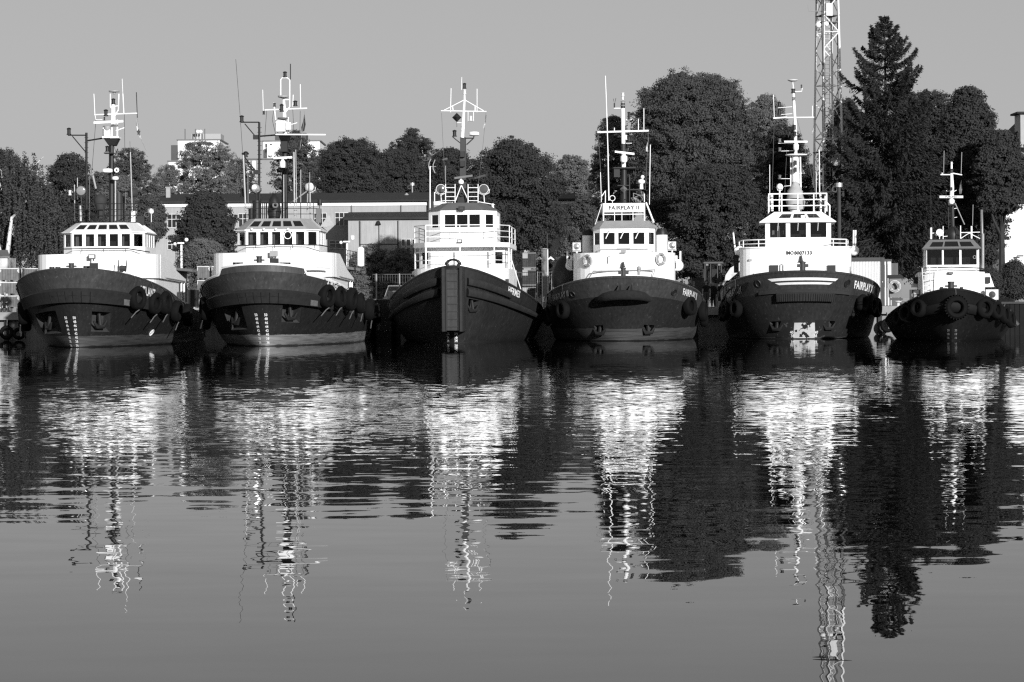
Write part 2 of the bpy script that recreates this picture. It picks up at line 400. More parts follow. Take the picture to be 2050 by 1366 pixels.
    si = rg.choice(ns, n); d = rg.normal(size=(n, 3)); d /= np.linalg.norm(d, axis=1, keepdims=True)
    sr[o_] *= .6
    pos = sc_[si] + d * sr[si][:, None] * np.array([1.35, 1.2, .75]) * (rg.random((n, 1)) ** .5) * 1.15
    if sparse: keep = rg.random(ns)[si] > sparse * .6; pos, d, si = pos[keep], d[keep], si[keep]
    m_ = pos[:, 2] > 0.4; pos, d, si = pos[m_], d[m_], si[m_]
    nr = d * 0.5 + sd[si] * 0.5 + rg.normal(size=d.shape) * 0.5 + np.array([0.1, -0.45, 0.25])
    sz = leaf * (0.6 + 0.8 * rg.random(len(pos)))
    V = leaf_quads(pos, nr, sz, rg)
    if sparse < 0.5:
        k = max(60, int(n * 0.012)); i2 = rg.choice(len(Ls), k, p=w); d2 = rg.normal(size=(k, 3)); d2 /= np.linalg.norm(d2, axis=1, keepdims=True)
        p2 = Ls[i2, :3] + d2 * Ls[i2, 3][:, None] * 0.45 * rg.random((k, 1))
        V = np.concatenate([V, leaf_quads(p2, rg.normal(size=(k, 3)), np.full(k, leaf * 4.5), rg, 0.8)])
    fast_quads('crown', V, LEAF[lm], root)
    T = MB(); r0 = trunk
    top = zb + Hc * 0.72
    sway = [(rnd.uniform(-.3, .3) * i * .5, rnd.uniform(-.2, .2) * i, top * i / 4) for i in range(5)]
    T.tube(sway, [r0 * 1.35, r0, r0 * .8, r0 * .5, r0 * .15], 7)
    order = sorted(range(len(Ls) - 3), key=lambda i: -Ls[i, 3])[:fork * 2]
    for i in order:
        p = Ls[i, :3]; z0 = max(zb * 0.55, min(p[2] * 0.62, top * .8)); t = z0 / top * 4; k = min(3, int(t)); u = t - k
        s0 = Vector(sway[k]).lerp(Vector(sway[k + 1]), u); e = Vector(p); mid = s0.lerp(e, .5) + Vector((rnd.uniform(-.4, .4), rnd.uniform(-.4, .4), -0.25))
        T.tube([s0, mid, e], [r0 * .5, r0 * .3, r0 * .08], 5)
        for _ in range(3):
            e2 = e + Vector((rnd.uniform(-1, 1), rnd.uniform(-1, 1), rnd.uniform(-.3, 1))) * Ls[i, 3] * .9
            T.tube([mid.lerp(e, .6), e2], [r0 * .16, 0.015], 4)
    T.build('trunk', tm or BARK, root, 40)
    return root
def spruce(px, pyt, Rpx, D, label, seed):
    rg = np.random.default_rng(seed); rnd = random.Random(seed)
    base = P(px, 600, D); Ht = P(px, pyt, D).z - QZ; Rm = Rpx * D / F
    root = thing('spruce_tree', label, 'tree', (base.x, D, QZ), 0, 'trees behind the quay')
    T = MB(); T.tube([(0, 0, 0), (0.05, 0, Ht * .5), (0, 0, Ht)], [0.32, 0.2, 0.02], 8)
    Vs = []; h = 3.2
    while h < Ht - 0.1:
        f = (Ht - h) / (Ht - 3.0); R = Rm * (f ** 0.60) * min(1.0, .5 + 3.2 * f) * (0.84 + 0.32 * rnd.random())
        nb = 7 if f > .3 else 6
        for j in range(nb):
            a = j * 2 * math.pi / nb + rnd.random() * 1.2 + h
            Rj = R * (0.60 + 0.56 * rnd.random() ** .8); dx, dy = math.cos(a), math.sin(a)
            pts = []
            for t in (0, .25, .5, .75, 1):
                z = h + Rj * (0.22 * t * (1.6 - f) - 0.62 * t * t * f + 0.42 * t ** 4)
                pts.append(Vector((dx * Rj * t, dy * Rj * t, z)))
            T.tube(pts, [0.05 * f + .02, .04 * f + .015, .03 * f + .01, .02, .008], 4)
            m = int(80 + 270 * Rj / 4.0); ts = 0.12 + 0.88 * rg.random(m) ** 0.8
            A = np.array([list(p) for p in pts]); i = np.clip((ts * 4).astype(int), 0, 3); u = (ts * 4 - i)[:, None]
            c = A[i] * (1 - u) + A[i + 1] * u
            wd = 0.44 * (1.05 - ts)[:, None] * max(.5, min(1.3, Rj / 2.2))
            side = np.array([-dy, dx, 0.0]) * (rg.normal(size=(m, 1)) * wd * .9)
            hang = np.abs(rg.normal(size=(m, 1))) * np.array([0, 0, -1.0]) * (0.16 + 0.32 * f)
            p = c + side + hang
            ax = np.array([dx, dy, -0.5]) * .7 + rg.normal(size=(m, 3)) * .35 + np.array([0, 0, -0.55 * f + .25]); ax /= np.linalg.norm(ax, axis=1, keepdims=True)
            bx = np.cross(ax, rg.normal(size=(m, 3))); bx /= np.linalg.norm(bx, axis=1, keepdims=True) + 1e-9
            L = (0.20 + 0.22 * rg.random((m, 1))); B = 0.035 + 0.03 * rg.random((m, 1))
            Vs.append(np.stack([p - ax * L * .5, p + bx * B, p + ax * L * .6, p - bx * B], axis=1))
        h += 0.37 + 0.22 * rnd.random() + .15 * (f < .5)
    fast_quads('crown', np.concatenate(Vs), LEAF[3], root)
    T.build('trunk', BARK, root, 40)
    return root
BIRCH = mat('birch_bark', 0.5, 0.8, 0.15, 2, spots=(7.0, 0.60, 0.04))
def weeping_birch(px0, px1, pyt, D, label, seed, trunks, nstr=300, lm=0):
    rg = np.random.default_rng(seed); rnd = random.Random(seed)
    a, b = P(px0, 400, D), P(px1, 400, D); cx, Rm = (a.x + b.x) / 2, (b.x - a.x) / 2
    Ht = P((px0 + px1) / 2, pyt, D).z - QZ
    root = thing('weeping_birch', label, 'tree', (cx, D, QZ), 0, 'trees behind the quay')
    T = MB()
    for (q0, q1, q2) in trunks:
        pts = [P(q[0], q[1], D) - Vector((cx, D + Rm * .95, QZ)) for q in (q0, q1, q2)]
        pts.append(Vector((pts[-1].x * .7, Rm * .3, Ht * .62)))
        T.tube(pts, [0.2, 0.16, 0.12, 0.03], 8)
    for i in range(9):
        an = rnd.random() * 6.28; e = Vector((math.cos(an) * Rm * .6, math.sin(an) * Rm * .5, Ht * rnd.uniform(.65, .95)))
        T.tube([(rnd.uniform(-.5, .5), 0, Ht * .45), e * .6 + Vector((0, 0, Ht * .3)), e], [.07, .05, .02], 5)
    Vs = []
    for i in range(nstr):
        an = rnd.random() * 2 * math.pi; q = math.sqrt(rnd.random()); x, y = math.cos(an) * Rm * q, math.sin(an) * Rm * .8 * q
        z0 = Ht * (1 - 0.42 * q ** 2.2) * (0.80 + 0.2 * rnd.random()); ln = min(z0 - 1.2, rnd.uniform(2.0, 7.5))
        m = int(ln * 46); t = rg.random(m)
        out = 0.35 * np.sqrt(t) * rnd.random()
        p = np.stack([x * (1 + out / max(Rm, 1)) + rg.normal(size=m) * .07, y + rg.normal(size=m) * .07, z0 - t * ln], axis=1)
        nr = rg.normal(size=(m, 3)) + np.array([0, -0.4, 0.1])
        V = leaf_quads(p, nr, 0.13 + 0.11 * rg.random(m), rg, 0.5); Vs.append(V)
    fast_quads('crown', np.concatenate(Vs), LEAF[lm], root)
    T.build('trunk', BIRCH, root, 40)
    return root
# ------------------------------------------------------------------ trees of the background, left to right
tree(-60, 70, 300, 520, 235, 'bushy dark tree at the far left edge, behind the weeping birch', 11, 14000, lm=0)
weeping_birch(-70, 128, 288, 188, 'weeping birch with two white trunks at the left edge', 12,
              [((26, 536), (18, 500), (4, 440)), ((31, 536), (37, 490), (43, 440))], lm=1)
tree(75, 205, 308, 545, 215, 'round dark tree right beside the weeping birch, behind the mast of the leftmost tug', 13, 17000)
tree(150, 262, 345, 480, 300, 'small distant tree between the weeping birch and the dark derrick post', 14, 7000, lm=1)
tree(205, 318, 296, 470, 330, 'round tree left of the white apartment block, topped by sky behind the white flag', 15, 12000, lm=1)
tree(180, 300, 350, 560, 262, 'pale leafy tree behind the roof railing of the leftmost tug', 16, 12000, lm=2)
tree(270, 332, 392, 480, 214, 'low leafy tree hiding the left corner of the warehouse', 17, 6500, lm=1)
tree(290, 380, 330, 470, 360, 'pale tree in front of the small white house on the hill', 18, 8000, lm=2)
tree(352, 480, 283, 440, 300, 'pale birch with white limbs in front of the apartment block', 19, 15000, lm=2, sparse=.25, tm=BIRCH, prof='round')
tree(440, 520, 315, 440, 380, 'small far tree left of the long pale building', 20, 7000, lm=1)
tree(352, 474, 384, 545, 208, 'dark chestnut tree standing in front of the warehouse', 21, 20000, leaf=.36, lm=0, prof='egg')
tree(540, 648, 260, 440, 290, 'slender loose birch in front of the white apartment tower, behind the second tug', 22, 13000, lm=1, prof='tall', sparse=.35, tm=BIRCH)
tree(600, 700, 300, 400, 400, 'low far tree right of the white apartment tower', 23, 6000, lm=1)
tree(640, 768, 281, 420, 262, 'broad round dark tree above the warehouse roof, leftmost of its row', 24, 22000, lm=0, prof='round')
tree(735, 850, 300, 420, 268, 'dark tree in the middle of the row above the warehouse roof', 25, 18000, lm=0, prof='round')
tree(755, 898, 258, 420, 290, 'loose topped poplar with gaps against the sky above the warehouse', 26, 16000, lm=0, prof='tall', sparse=.4, lob_r=.22)
tree(838, 962, 298, 420, 275, 'dark tree behind the mast of the tug with the ladder fender', 27, 16000, lm=0)
tree(915, 1135, 282, 500, 196, 'spreading alder with dark bare limbs under its crown, between the third and fourth tug', 28, 30000, leaf=.30, lm=0, prof='egg', sparse=.2, trunk=.28, fork=9, lob_r=.24)
tree(1090, 1200, 312, 440, 260, 'low tree filling the gap between the alder and the big round tree', 29, 11000, lm=2, sparse=.2)
tree(1120, 1205, 390, 545, 205, 'thin leafy tree left of the fourth tug, before the low annex', 30, 6000, lm=1, sparse=.55)
tree(1180, 1275, 232, 470, 212, 'loose tree leaning on the left side of the big round tree', 31, 15000, lm=2, sparse=.25)
tree(1264, 1518, 149, 470, 205, 'biggest broad round tree, behind the fourth tug', 32, 62000, leaf=.30, lm=1, prof='round', trunk=.45, lob_r=.24, lobes=60)
tree(1330, 1545, 330, 560, 192, 'low dark tree under the big round crown, behind the people', 33, 22000, lm=0, prof='dome')
tree(1480, 1592, 190, 440, 235, 'pale loose tree right of the big round tree, behind the mast', 34, 15000, lm=2, sparse=.3)
tree(1500, 1640, 250, 540, 215, 'dark tree behind the wheelhouse of the tug with white bow stripes', 35, 20000, lm=0)
spruce(1775, 30, 152, 188, 'tall pointed spruce right of the lattice tower', 36)
tree(1640, 1745, 196, 540, 203, 'dark tree at the foot of the lattice tower, left of the spruce', 37, 20000, lm=0)
tree(1668, 1850, 300, 540, 198, 'dense dark tree in front of the lower spruce', 38, 26000, lm=0, prof='round')
tree(1765, 1945, 180, 560, 203, 'tall maple right of the spruce, behind the smallest tug', 39, 30000, leaf=.34, lm=0, sparse=.1, prof='round')
tree(1862, 2020, 174, 560, 190, 'broad maple with flat leaf layers behind the smallest tug', 40, 34000, leaf=.36, lm=0, sparse=.1)
tree(1950, 2058, 262, 425, 184, 'lower maple hanging over the white house at the right edge', 41, 18000, leaf=.36, lm=0, sparse=.15)
for i, (a, b, t, bt, D, lb, s) in enumerate([
    (1958, 2003, 540, 600, 168, 'low spreading juniper bush beside the smallest tug', .0),
    (2000, 2062, 524, 600, 170, 'low juniper bush in front of the white house at the right edge', .0)]):
    tree(a, b, t, bt, D, lb, 60 + i, 5000, .26, 0, 'dome', s, name='juniper_bush', cat='bush', group='bushes on the quay', trunk=.06, fork=3)
for i, (a, b, t, bt, D, lb, n) in enumerate([
    (705, 790, 488, 610, 222, 'loose bush in front of the left door leaf of the shed', 6000),
    (752, 850, 497, 610, 220, 'loose bush in front of the right side of the shed doors', 7000),
    (690, 740, 505, 610, 218, 'small bush at the left corner of the shed', 3000),
    (826, 880, 500, 610, 216, 'bush below the shed window', 3500),
    (1108, 1180, 455, 600, 205, 'tall shrub beside the gauge post', 7000),
    (1060, 1110, 470, 600, 210, 'shrub behind the stacked crates', 4000),
    (345, 470, 478, 600, 200, 'shrub below the dark chestnut tree', 12000)]):
    tree(a, b, t, bt, D, lb, 70 + i, n, .26, 2, 'dome', .3, name='shrub', cat='bush', group='shrubs in the yard', trunk=.05, fork=4)

# ------------------------------------------------------------------ buildings
PLASTER = mat('weathered_plaster', 0.39, 0.9, 0.10, 0.6, streak=0.10)
WPLAST = mat('white_render', 0.75, 0.8, 0.05, 0.4)
ROOF = mat('dark_roof_felt', 0.030, 0.85, 0.25, 0.8)
FRAME = mat('window_frame_paint', 0.5, 0.6, 0.1, 2)
PANE = mat('building_window_pane', 0.03, 0.1, 0.3, 1.0, spec=0.5)
def window(par, x0, x1, z0, z1, y, nx=3, nz=2, fr=0.06, fm=None):
    """window set in a wall facing -y (wall front at y): pane part with a frame sub-part"""
    M = MB(); M.box(((x0 + x1) / 2, y - 0.02, (z0 + z1) / 2), (x1 - x0, 0.05, z1 - z0)); p = M.build('window', PANE, par)
    G = MB()
    for i in range(nx + 1):
        x = x0 + (x1 - x0) * i / nx; G.box((x, y - 0.06, (z0 + z1) / 2), (fr, 0.06, z1 - z0 + fr))
    for j, q in enumerate([0] + ([.62] if nz == 2 else []) + [1]):
        G.box(((x0 + x1) / 2, y - 0.055, z0 + (z1 - z0) * q), (x1 - x0, 0.055, fr))
    G.build('window_frame', fm or FRAME, p)
    return p
def gable_roof(M, x0, x1, y0, y1, ze, zr, over=0.4, hip=0.0, th=0.18):
    ym = (y0 + y1) / 2
    a = [(x0 - over, y0 - over, ze), (x1 + over, y0 - over, ze), (x1 + over - hip, ym, zr), (x0 - over + hip, ym, zr)]
    b = [(x1 + over, y1 + over, ze), (x0 - over, y1 + over, ze), (x0 - over + hip, ym, zr), (x1 + over - hip, ym, zr)]
    for q in (a, b): M.prism(q, (0, 0, -th))
    if hip:
        M.prism([(x0 - over, y1 + over, ze), (x0 - over, y0 - over, ze), (x0 - over + hip, ym, zr)], (0, 0, -th))
        M.prism([(x1 + over, y0 - over, ze), (x1 + over, y1 + over, ze), (x1 + over - hip, ym, zr)], (0, 0, -th))
# warehouse
DW = 235.0
a, b = P(272, 412, DW), P(1190, 405, DW); ze = P(600, 406, DW).z
wh = thing('warehouse', 'long pale plastered warehouse with a dark roof behind the tugs', 'building', (0, DW, QZ))
M = MB(); M.box(((a.x + b.x) / 2, 8, (ze - QZ) / 2), (b.x - a.x, 16, ze - QZ)); M.build('wall', PLASTER, wh)
M = MB(); M.box(((a.x + b.x) / 2, -0.06, ze - QZ - 0.18), (b.x - a.x, 0.14, 0.34)); M.build('fascia', WPLAST, wh)
M = MB(); gable_roof(M, a.x, b.x, 0, 16, ze - QZ + .2, P(600, 387, DW + 8).z - QZ, .5, 3.2); rf = M.build('roof', ROOF, wh)
c = P(337, 378, DW + 4); M = MB(); M.box((c.x, 4, c.z - QZ - 0.9), (0.42, 0.42, 2.0)); M.box((c.x, 4, c.z - QZ + .12), (0.55, 0.55, 0.1)); M.build('chimney', WGREY, rf)
for pz in (820, 826): pass
for (q0, q1, r0, r1) in [(336, 361, 429, 456), (478, 503, 428, 455), (629, 654, 427, 454), (671, 697, 426, 453), (336, 361, 484, 500), (660, 697, 482, 498), (478, 503, 486, 502)]:
    u, w = P(q0, r1, DW), P(q1, r0, DW); window(wh, u.x, w.x, u.z - QZ, w.z - QZ, 0)
for px in (704, 803): c = P(px, 420, DW); M = MB(); M.tube([(c.x, -0.1, ze - QZ - .3), (c.x, -0.1, 4)], 0.06, 6); M.build('drainpipe', MGREY, wh)
c = P(863, 416, DW); M = MB(); M.box((c.x, -0.3, c.z - QZ), (0.55, 0.5, 1.2)); M.build('loudspeaker', BLACK, wh)
c = P(814, 392, DW + 5); M = MB(); M.lathe([(0.36, 0), (0.3, .15), (0.05, .42)], Matrix.Translation((c.x, 5, c.z - QZ - .15)), 10); M.build('roof_vent', WGREY, rf)
# shed with big doors
DS = 228.0
a, b = P(697, 441, DS), P(905, 440, DS); ze = P(780, 440, DS).z
sh = thing('shed', 'pale shed with tall double doors in front of the warehouse', 'building', (0, DS, QZ))
M = MB(); M.box(((a.x + b.x) / 2, 3.3, (ze - QZ) / 2), (b.x - a.x, 6.6, ze - QZ)); M.build('wall', PLASTER, sh)
M = MB(); zr = P(780, 429, DS + 6.5).z
M.prism([(a.x - .4, -.35, ze - QZ), (b.x + .4, -.35, ze - QZ), (b.x + .4, 6.65, zr - QZ), (a.x - .4, 6.65, zr - QZ)], (0, 0, .22)); M.build('roof', ROOF, sh)
DOORM = mat('weathered_door_boards', 0.40, 0.8, 0.12, 0.7, streak=.15)
for k, (q0, q1) in enumerate([(723, 757.3), (758.3, 795)]):
    for (r0, r1) in ((443, 489), (490, 560)):
        u, w = P(q0, r1, DS), P(q1, r0, DS); M = MB(); M.box(((u.x + w.x) / 2, -0.06, (u.z + w.z) / 2 - QZ), (w.x - u.x, 0.12, w.z - u.z)); M.build('door_leaf', DOORM, sh)
u, w = P(721, 560, DS), P(797, 442, DS); M = MB()
for x in (u.x, (u.x + w.x) / 2, w.x): M.box((x, -0.1, (u.z + w.z) / 2 - QZ), (0.08, 0.1, w.z - u.z))
M.box(((u.x + w.x) / 2, -0.1, P(750, 489.5, DS).z - QZ), (w.x - u.x, .1, .08)); M.build('door_frame', DGREY, sh)
c = P(757.5, 446, DS); M = MB(); M.lathe([(.28, 0), (.12, .35)], Matrix.Translation((c.x, -.3, c.z - QZ - .2)), 10); M.build('wall_lamp', BLACK, sh)
c = P(706, 476, DS); M = MB(); M.box((c.x, -.02, c.z - QZ), (.28, .04, .36)); M.build('number_plate', WHITE, sh)
for (q0, q1) in ((804, 811), (813.5, 822), (825, 832)):
    for (r0, r1) in ((479, 493), (495, 510)):
        u, w = P(q0, r1, DS), P(q1, r0, DS); window(sh, u.x, w.x, u.z - QZ, w.z - QZ, 0, 1, 1, .07)
# annex further right
DA = 226.0
a, b = P(1048, 466, DA), P(1196, 466, DA); ze = P(1120, 468, DA).z
an = thing('annex', 'low pale annex with a dark lean-to roof behind the gauge post', 'building', (0, DA, QZ))
M = MB(); M.box(((a.x + b.x) / 2, 3.5, (ze - QZ) / 2), (b.x - a.x, 7, ze - QZ)); M.build('wall', PLASTER, an)
M = MB(); M.prism([(a.x - .4, -.35, ze - QZ), (b.x + .4, -.35, ze - QZ), (b.x + .4, 7, ze - QZ + .9), (a.x - .4, 7, ze - QZ + .9)], (0, 0, .2)); M.build('roof', ROOF, an)
u, w = P(1157, 490, DA), P(1172, 472, DA); window(an, u.x, w.x, u.z - QZ, w.z - QZ, 0, 2, 1)
# far blocks
def block(name, label, px0, px1, pyt, pyb, D, dep, m, wins=(), dark_side=0, wm=None, rows=None):
    a, b = P(px0, pyb, D), P(px1, pyt, D)
    t = thing(name, label, 'building', ((a.x + b.x) / 2, D, QZ)); w = b.x - a.x; h = b.z - QZ
    M = MB(); M.box((0, dep / 2, h / 2), (w, dep, h)); M.build('wall', m, t)
    M = MB(); M.box((0, dep / 2, h + .12), (w + .5, dep + .5, .24)); r = M.build('roof', MGREY, t)
    for (q0, q1, r0, r1) in wins:
        u, v = P(q0, r1, D), P(q1, r0, D); window(t, u.x - t.location.x, v.x - t.location.x, u.z - QZ, v.z - QZ, 0, 1, 1, .09)
    return t, w, h, r
t, w, h, r = block('apartment_block', 'white apartment block on the hill, leftmost of the far buildings', 357, 440, 281, 420, 520, 14, WPLAST)
M = MB(); a = P(345, 285, 520); M.box((-w / 2 - .75, 6, (h - 1) / 2), (1.5, 12, h - 1)); M.build('shaded_side', mat('grey_render', .10, .9, .1, .5), t)  # shaded left side of the block, its shade put into the dark grey
M = MB(); M.box((w * .12, 7, h + .9), (w * .7, 6, 1.6)); M.build('roof_house', mat('sky_grey_render', .42, .9, .05, .5), r)
M = MB()
for q in (-.35, -.1, .12): M.tube([(w * q, 1.5, h), (w * q, 1.5, h + 2.6)], .12, 5)
M.build('roof_mast', MGREY, r)
for j in range(2):
    c = P(394 + j * 6, 263, 520); M = MB(); M.ball((c.x - t.location.x, 1.5, c.z - QZ), .42, 8); M.tube([(c.x - t.location.x, 1.5, h), (c.x - t.location.x, 1.5, c.z - QZ)], .06, 4); M.build('roof_lamp', WHITE, r)
block('house', 'small white house among the trees on the hill', 338, 366, 324, 400, 480, 8, WPLAST, [(345, 350, 331, 338), (356, 361, 331, 338)])
t, w, h, r = block('apartment_tower', 'white apartment tower partly hidden by the slender birch', 528, 640, 283, 420, 510, 14, WPLAST, [(531, 535, 288, 296), (540, 545, 288, 296), (531, 535, 300, 306), (540, 545, 300, 306), (566, 571, 290, 297), (584, 589, 290, 297), (600, 605, 290, 297)])
M = MB(); M.box((-w / 2 + 2.8, -2, (h - 1) / 2), (3.2, 3.9, h - 1)); M.build('bay', WPLAST, t)
M = MB(); M.box((-w * .05, 7, h + 1.1), (w * .55, 6, 2.0)); M.build('roof_house', mat('grey_render', .10), r)
t, w, h, r = block('office_building', 'long pale building with grey panels behind the mast of the second tug', 488, 642, 319, 420, 430, 12, mat('grey_panel_wall', .30, .8, .08, .4))
for (q0, q1) in ((492, 501), (506, 512), (620, 630), (636, 642)):
    u, v = P(q0, 400, 430), P(q1, 321, 430); M = MB(); M.box(((u.x + v.x) / 2 - t.location.x, -.1, h / 2), (v.x - u.x, .2, h - .4)); M.build('white_panel', WPLAST, t)
t, w, h, r = block('white_house', 'plain white house wall at the right edge behind the juniper', 2010, 2085, 408, 600, 200, 9, WPLAST)
c = P(2034, 520, 200); M = MB(); M.tube([(c.x - t.location.x, -.05, c.z - QZ), (c.x - t.location.x, -.5, c.z - QZ + .3), (c.x - t.location.x + .5, -.6, c.z - QZ + .3)], .06, 6); M.build('wall_bracket', MGREY, t)
M = MB(); M.box((-w / 2 - .45, 1.2, (h * .62) / 2), (.9, 2.4, h * .62)); M.build('porch', DGREY, t)
# gabled house high on the right edge
D = 260; a, b = P(2036, 300, D), P(2100, 268, D)
t = thing('gabled_house', 'grey gabled house rising above the maple at the right edge', 'building', (b.x, D, QZ))
w = (b.x - a.x); h = b.z - QZ
M = MB(); M.prism([(-w, 0, 0), (w, 0, 0), (w, 0, h), (0, 0, h + 3.2), (-w, 0, h)], (0, 8, 0)); M.build('wall', WGREY, t)
M = MB(); M.prism([(-w - .3, -.3, h - .3), (0, -.3, h + 3.3), (0, -.3, h + 3.6), (-w - .3, -.3, h)], (0, 8.6, 0)); M.prism([(w + .3, -.3, h - .3), (0, -.3, h + 3.3), (0, -.3, h + 3.6), (w + .3, -.3, h)], (0, 8.6, 0)); M.build('roof', ROOF, t)
u, v = P(2036, 266, D), P(2055, 238, D)
M = MB(); x0, x1 = u.x - b.x, v.x - b.x + 2; M.box(((x0 + x1) / 2, -.3, v.z - QZ - 1.4), (x1 - x0, 3, 3.6)); dm = M.build('dormer', WGREY, t)
M = MB(); M.box(((x0 + x1) / 2 - .2, -.5, v.z - QZ + .5), (x1 - x0 + .5, 3.6, .2)); M.build('dormer_roof', ROOF, dm)
window(dm, x0 + .75, x0 + 1.2, v.z - QZ - 1.2, v.z - QZ - .2, -1.8, 1, 1, .06)
# stone wall behind the people
D = 200; a, b = P(1395, 600, D), P(1530, 497, D)
M = MB(); M.box(((a.x + b.x) / 2, D, (b.z + QZ) / 2), (b.x - a.x, .5, b.z - QZ))
tag(M.build('stone_wall', mat('pale_stone_wall', .22, .9, .35, 1.8, bump=.5)), 'pale rough stone wall behind the tractor under the big tree', 'wall')
D = 172; a, b = P(1990, 598, D), P(2090, 582, D)
M = MB(); M.box(((a.x + b.x) / 2, D, (b.z + QZ) / 2), (b.x - a.x, .4, b.z - QZ)); tag(M.build('low_wall', CONCRETE), 'low pale concrete wall beside the smallest tug at the right edge', 'wall')

# ------------------------------------------------------------------ lattice tower
D = 196.0
b0 = P(1660, 560, D); zt = P(1660, -60, D).z - QZ
tw = thing('lattice_tower', 'tall white lattice radio tower cut off by the top of the picture', 'tower', (b0.x + .0, D, QZ), R_(18))
M = MB(); wb, wt = 1.05, 0.62
corner = lambda i, z: Vector(((1, -1, -1, 1)[i] * (wb + (wt - wb) * z / zt), (1, 1, -1, -1)[i] * (wb + (wt - wb) * z / zt), z))
for i in range(4): M.tube([corner(i, 0), corner(i, zt)], .085, 6)
M.build('leg_frame', WHITE, tw)
M = MB(); z = 0.6; k = 0
while z < zt - 1.2:
    z2 = z + 1.45
    for i in range(4):
        j = (i + 1) % 4
        if k % 2 == 0: M.tube([corner(i, z), corner(j, z2)], .045, 4)
        else: M.tube([corner(j, z), corner(i, z2)], .045, 4)
        if k % 3 == 0: M.tube([corner(i, z), corner(j, z)], .03, 4)
    z = z2; k += 1
M.build('bracing', WHITE, tw)
M = MB()
for x in (-.2, .2): M.tube([(x, 0.1, 1), (x, .1, zt)], .025, 4)
z = 1.2
while z < zt: M.tube([(-.2, .1, z), (.2, .1, z)], .014, 4); z += .35
z = 2.0
while z < zt: M.tube([(.35 * math.cos(t), .1 - .35 * math.sin(t), z) for t in [i * math.pi / 6 for i in range(7)]], .015, 4); z += 2.4
M.build('ladder', OFFW, tw)
M = MB()
for i in range(3): M.tube([(-.86 + .07 * i + .04 * math.sin(q * 1.7 + i), -.8, zt * q / 12) for q in range(13)], .028, 5)
M.tube([(.72, -.4 , zt * q / 12) for q in range(13)], .04, 5)
M.build('cable', DGREY, tw)
def tz(py): return P(1660, py, D).z - QZ
for z, s in ((tz(46), 1.5), (tz(32), 1.5), (tz(305), 1.9)):
    M = MB(); M.box((0, 0, z), (s, s, .07)); M.build('platform', MGREY, tw)
M = MB(); M.box((-.25, -.75, tz(22)), (.55, .35, 1.0)); M.build('cabinet', OFFW, tw)
M = MB(); c = tz(53); M.tube([(-.7, -.7, c + .3), (-1.15, -.7, c + .3)], .04, 5); M.ball((-1.15, -.7, c), .24, 10); M.ball((-.45, -.75, c + .1), .2, 8); M.build('dome_camera', WHITE, tw)
M = MB(); c = tz(25); M.tube([(-.7, -.5, c), (-1.9, -.5, c)], .03, 4)
for x in (-1.0, -1.35, -1.7): M.tube([(x, -.5, c - .4), (x, -.5, c + .4)], .02, 4)
M.tube([(-1.9, -.5, c), (-2.0, -.5, c + .5)], .03, 4); M.build('antenna_array', WGREY, tw)
M = MB(); M.box((0, 0, tz(-4)), (2.6, 2.2, .12)); M.build('top_platform', DGREY, tw)
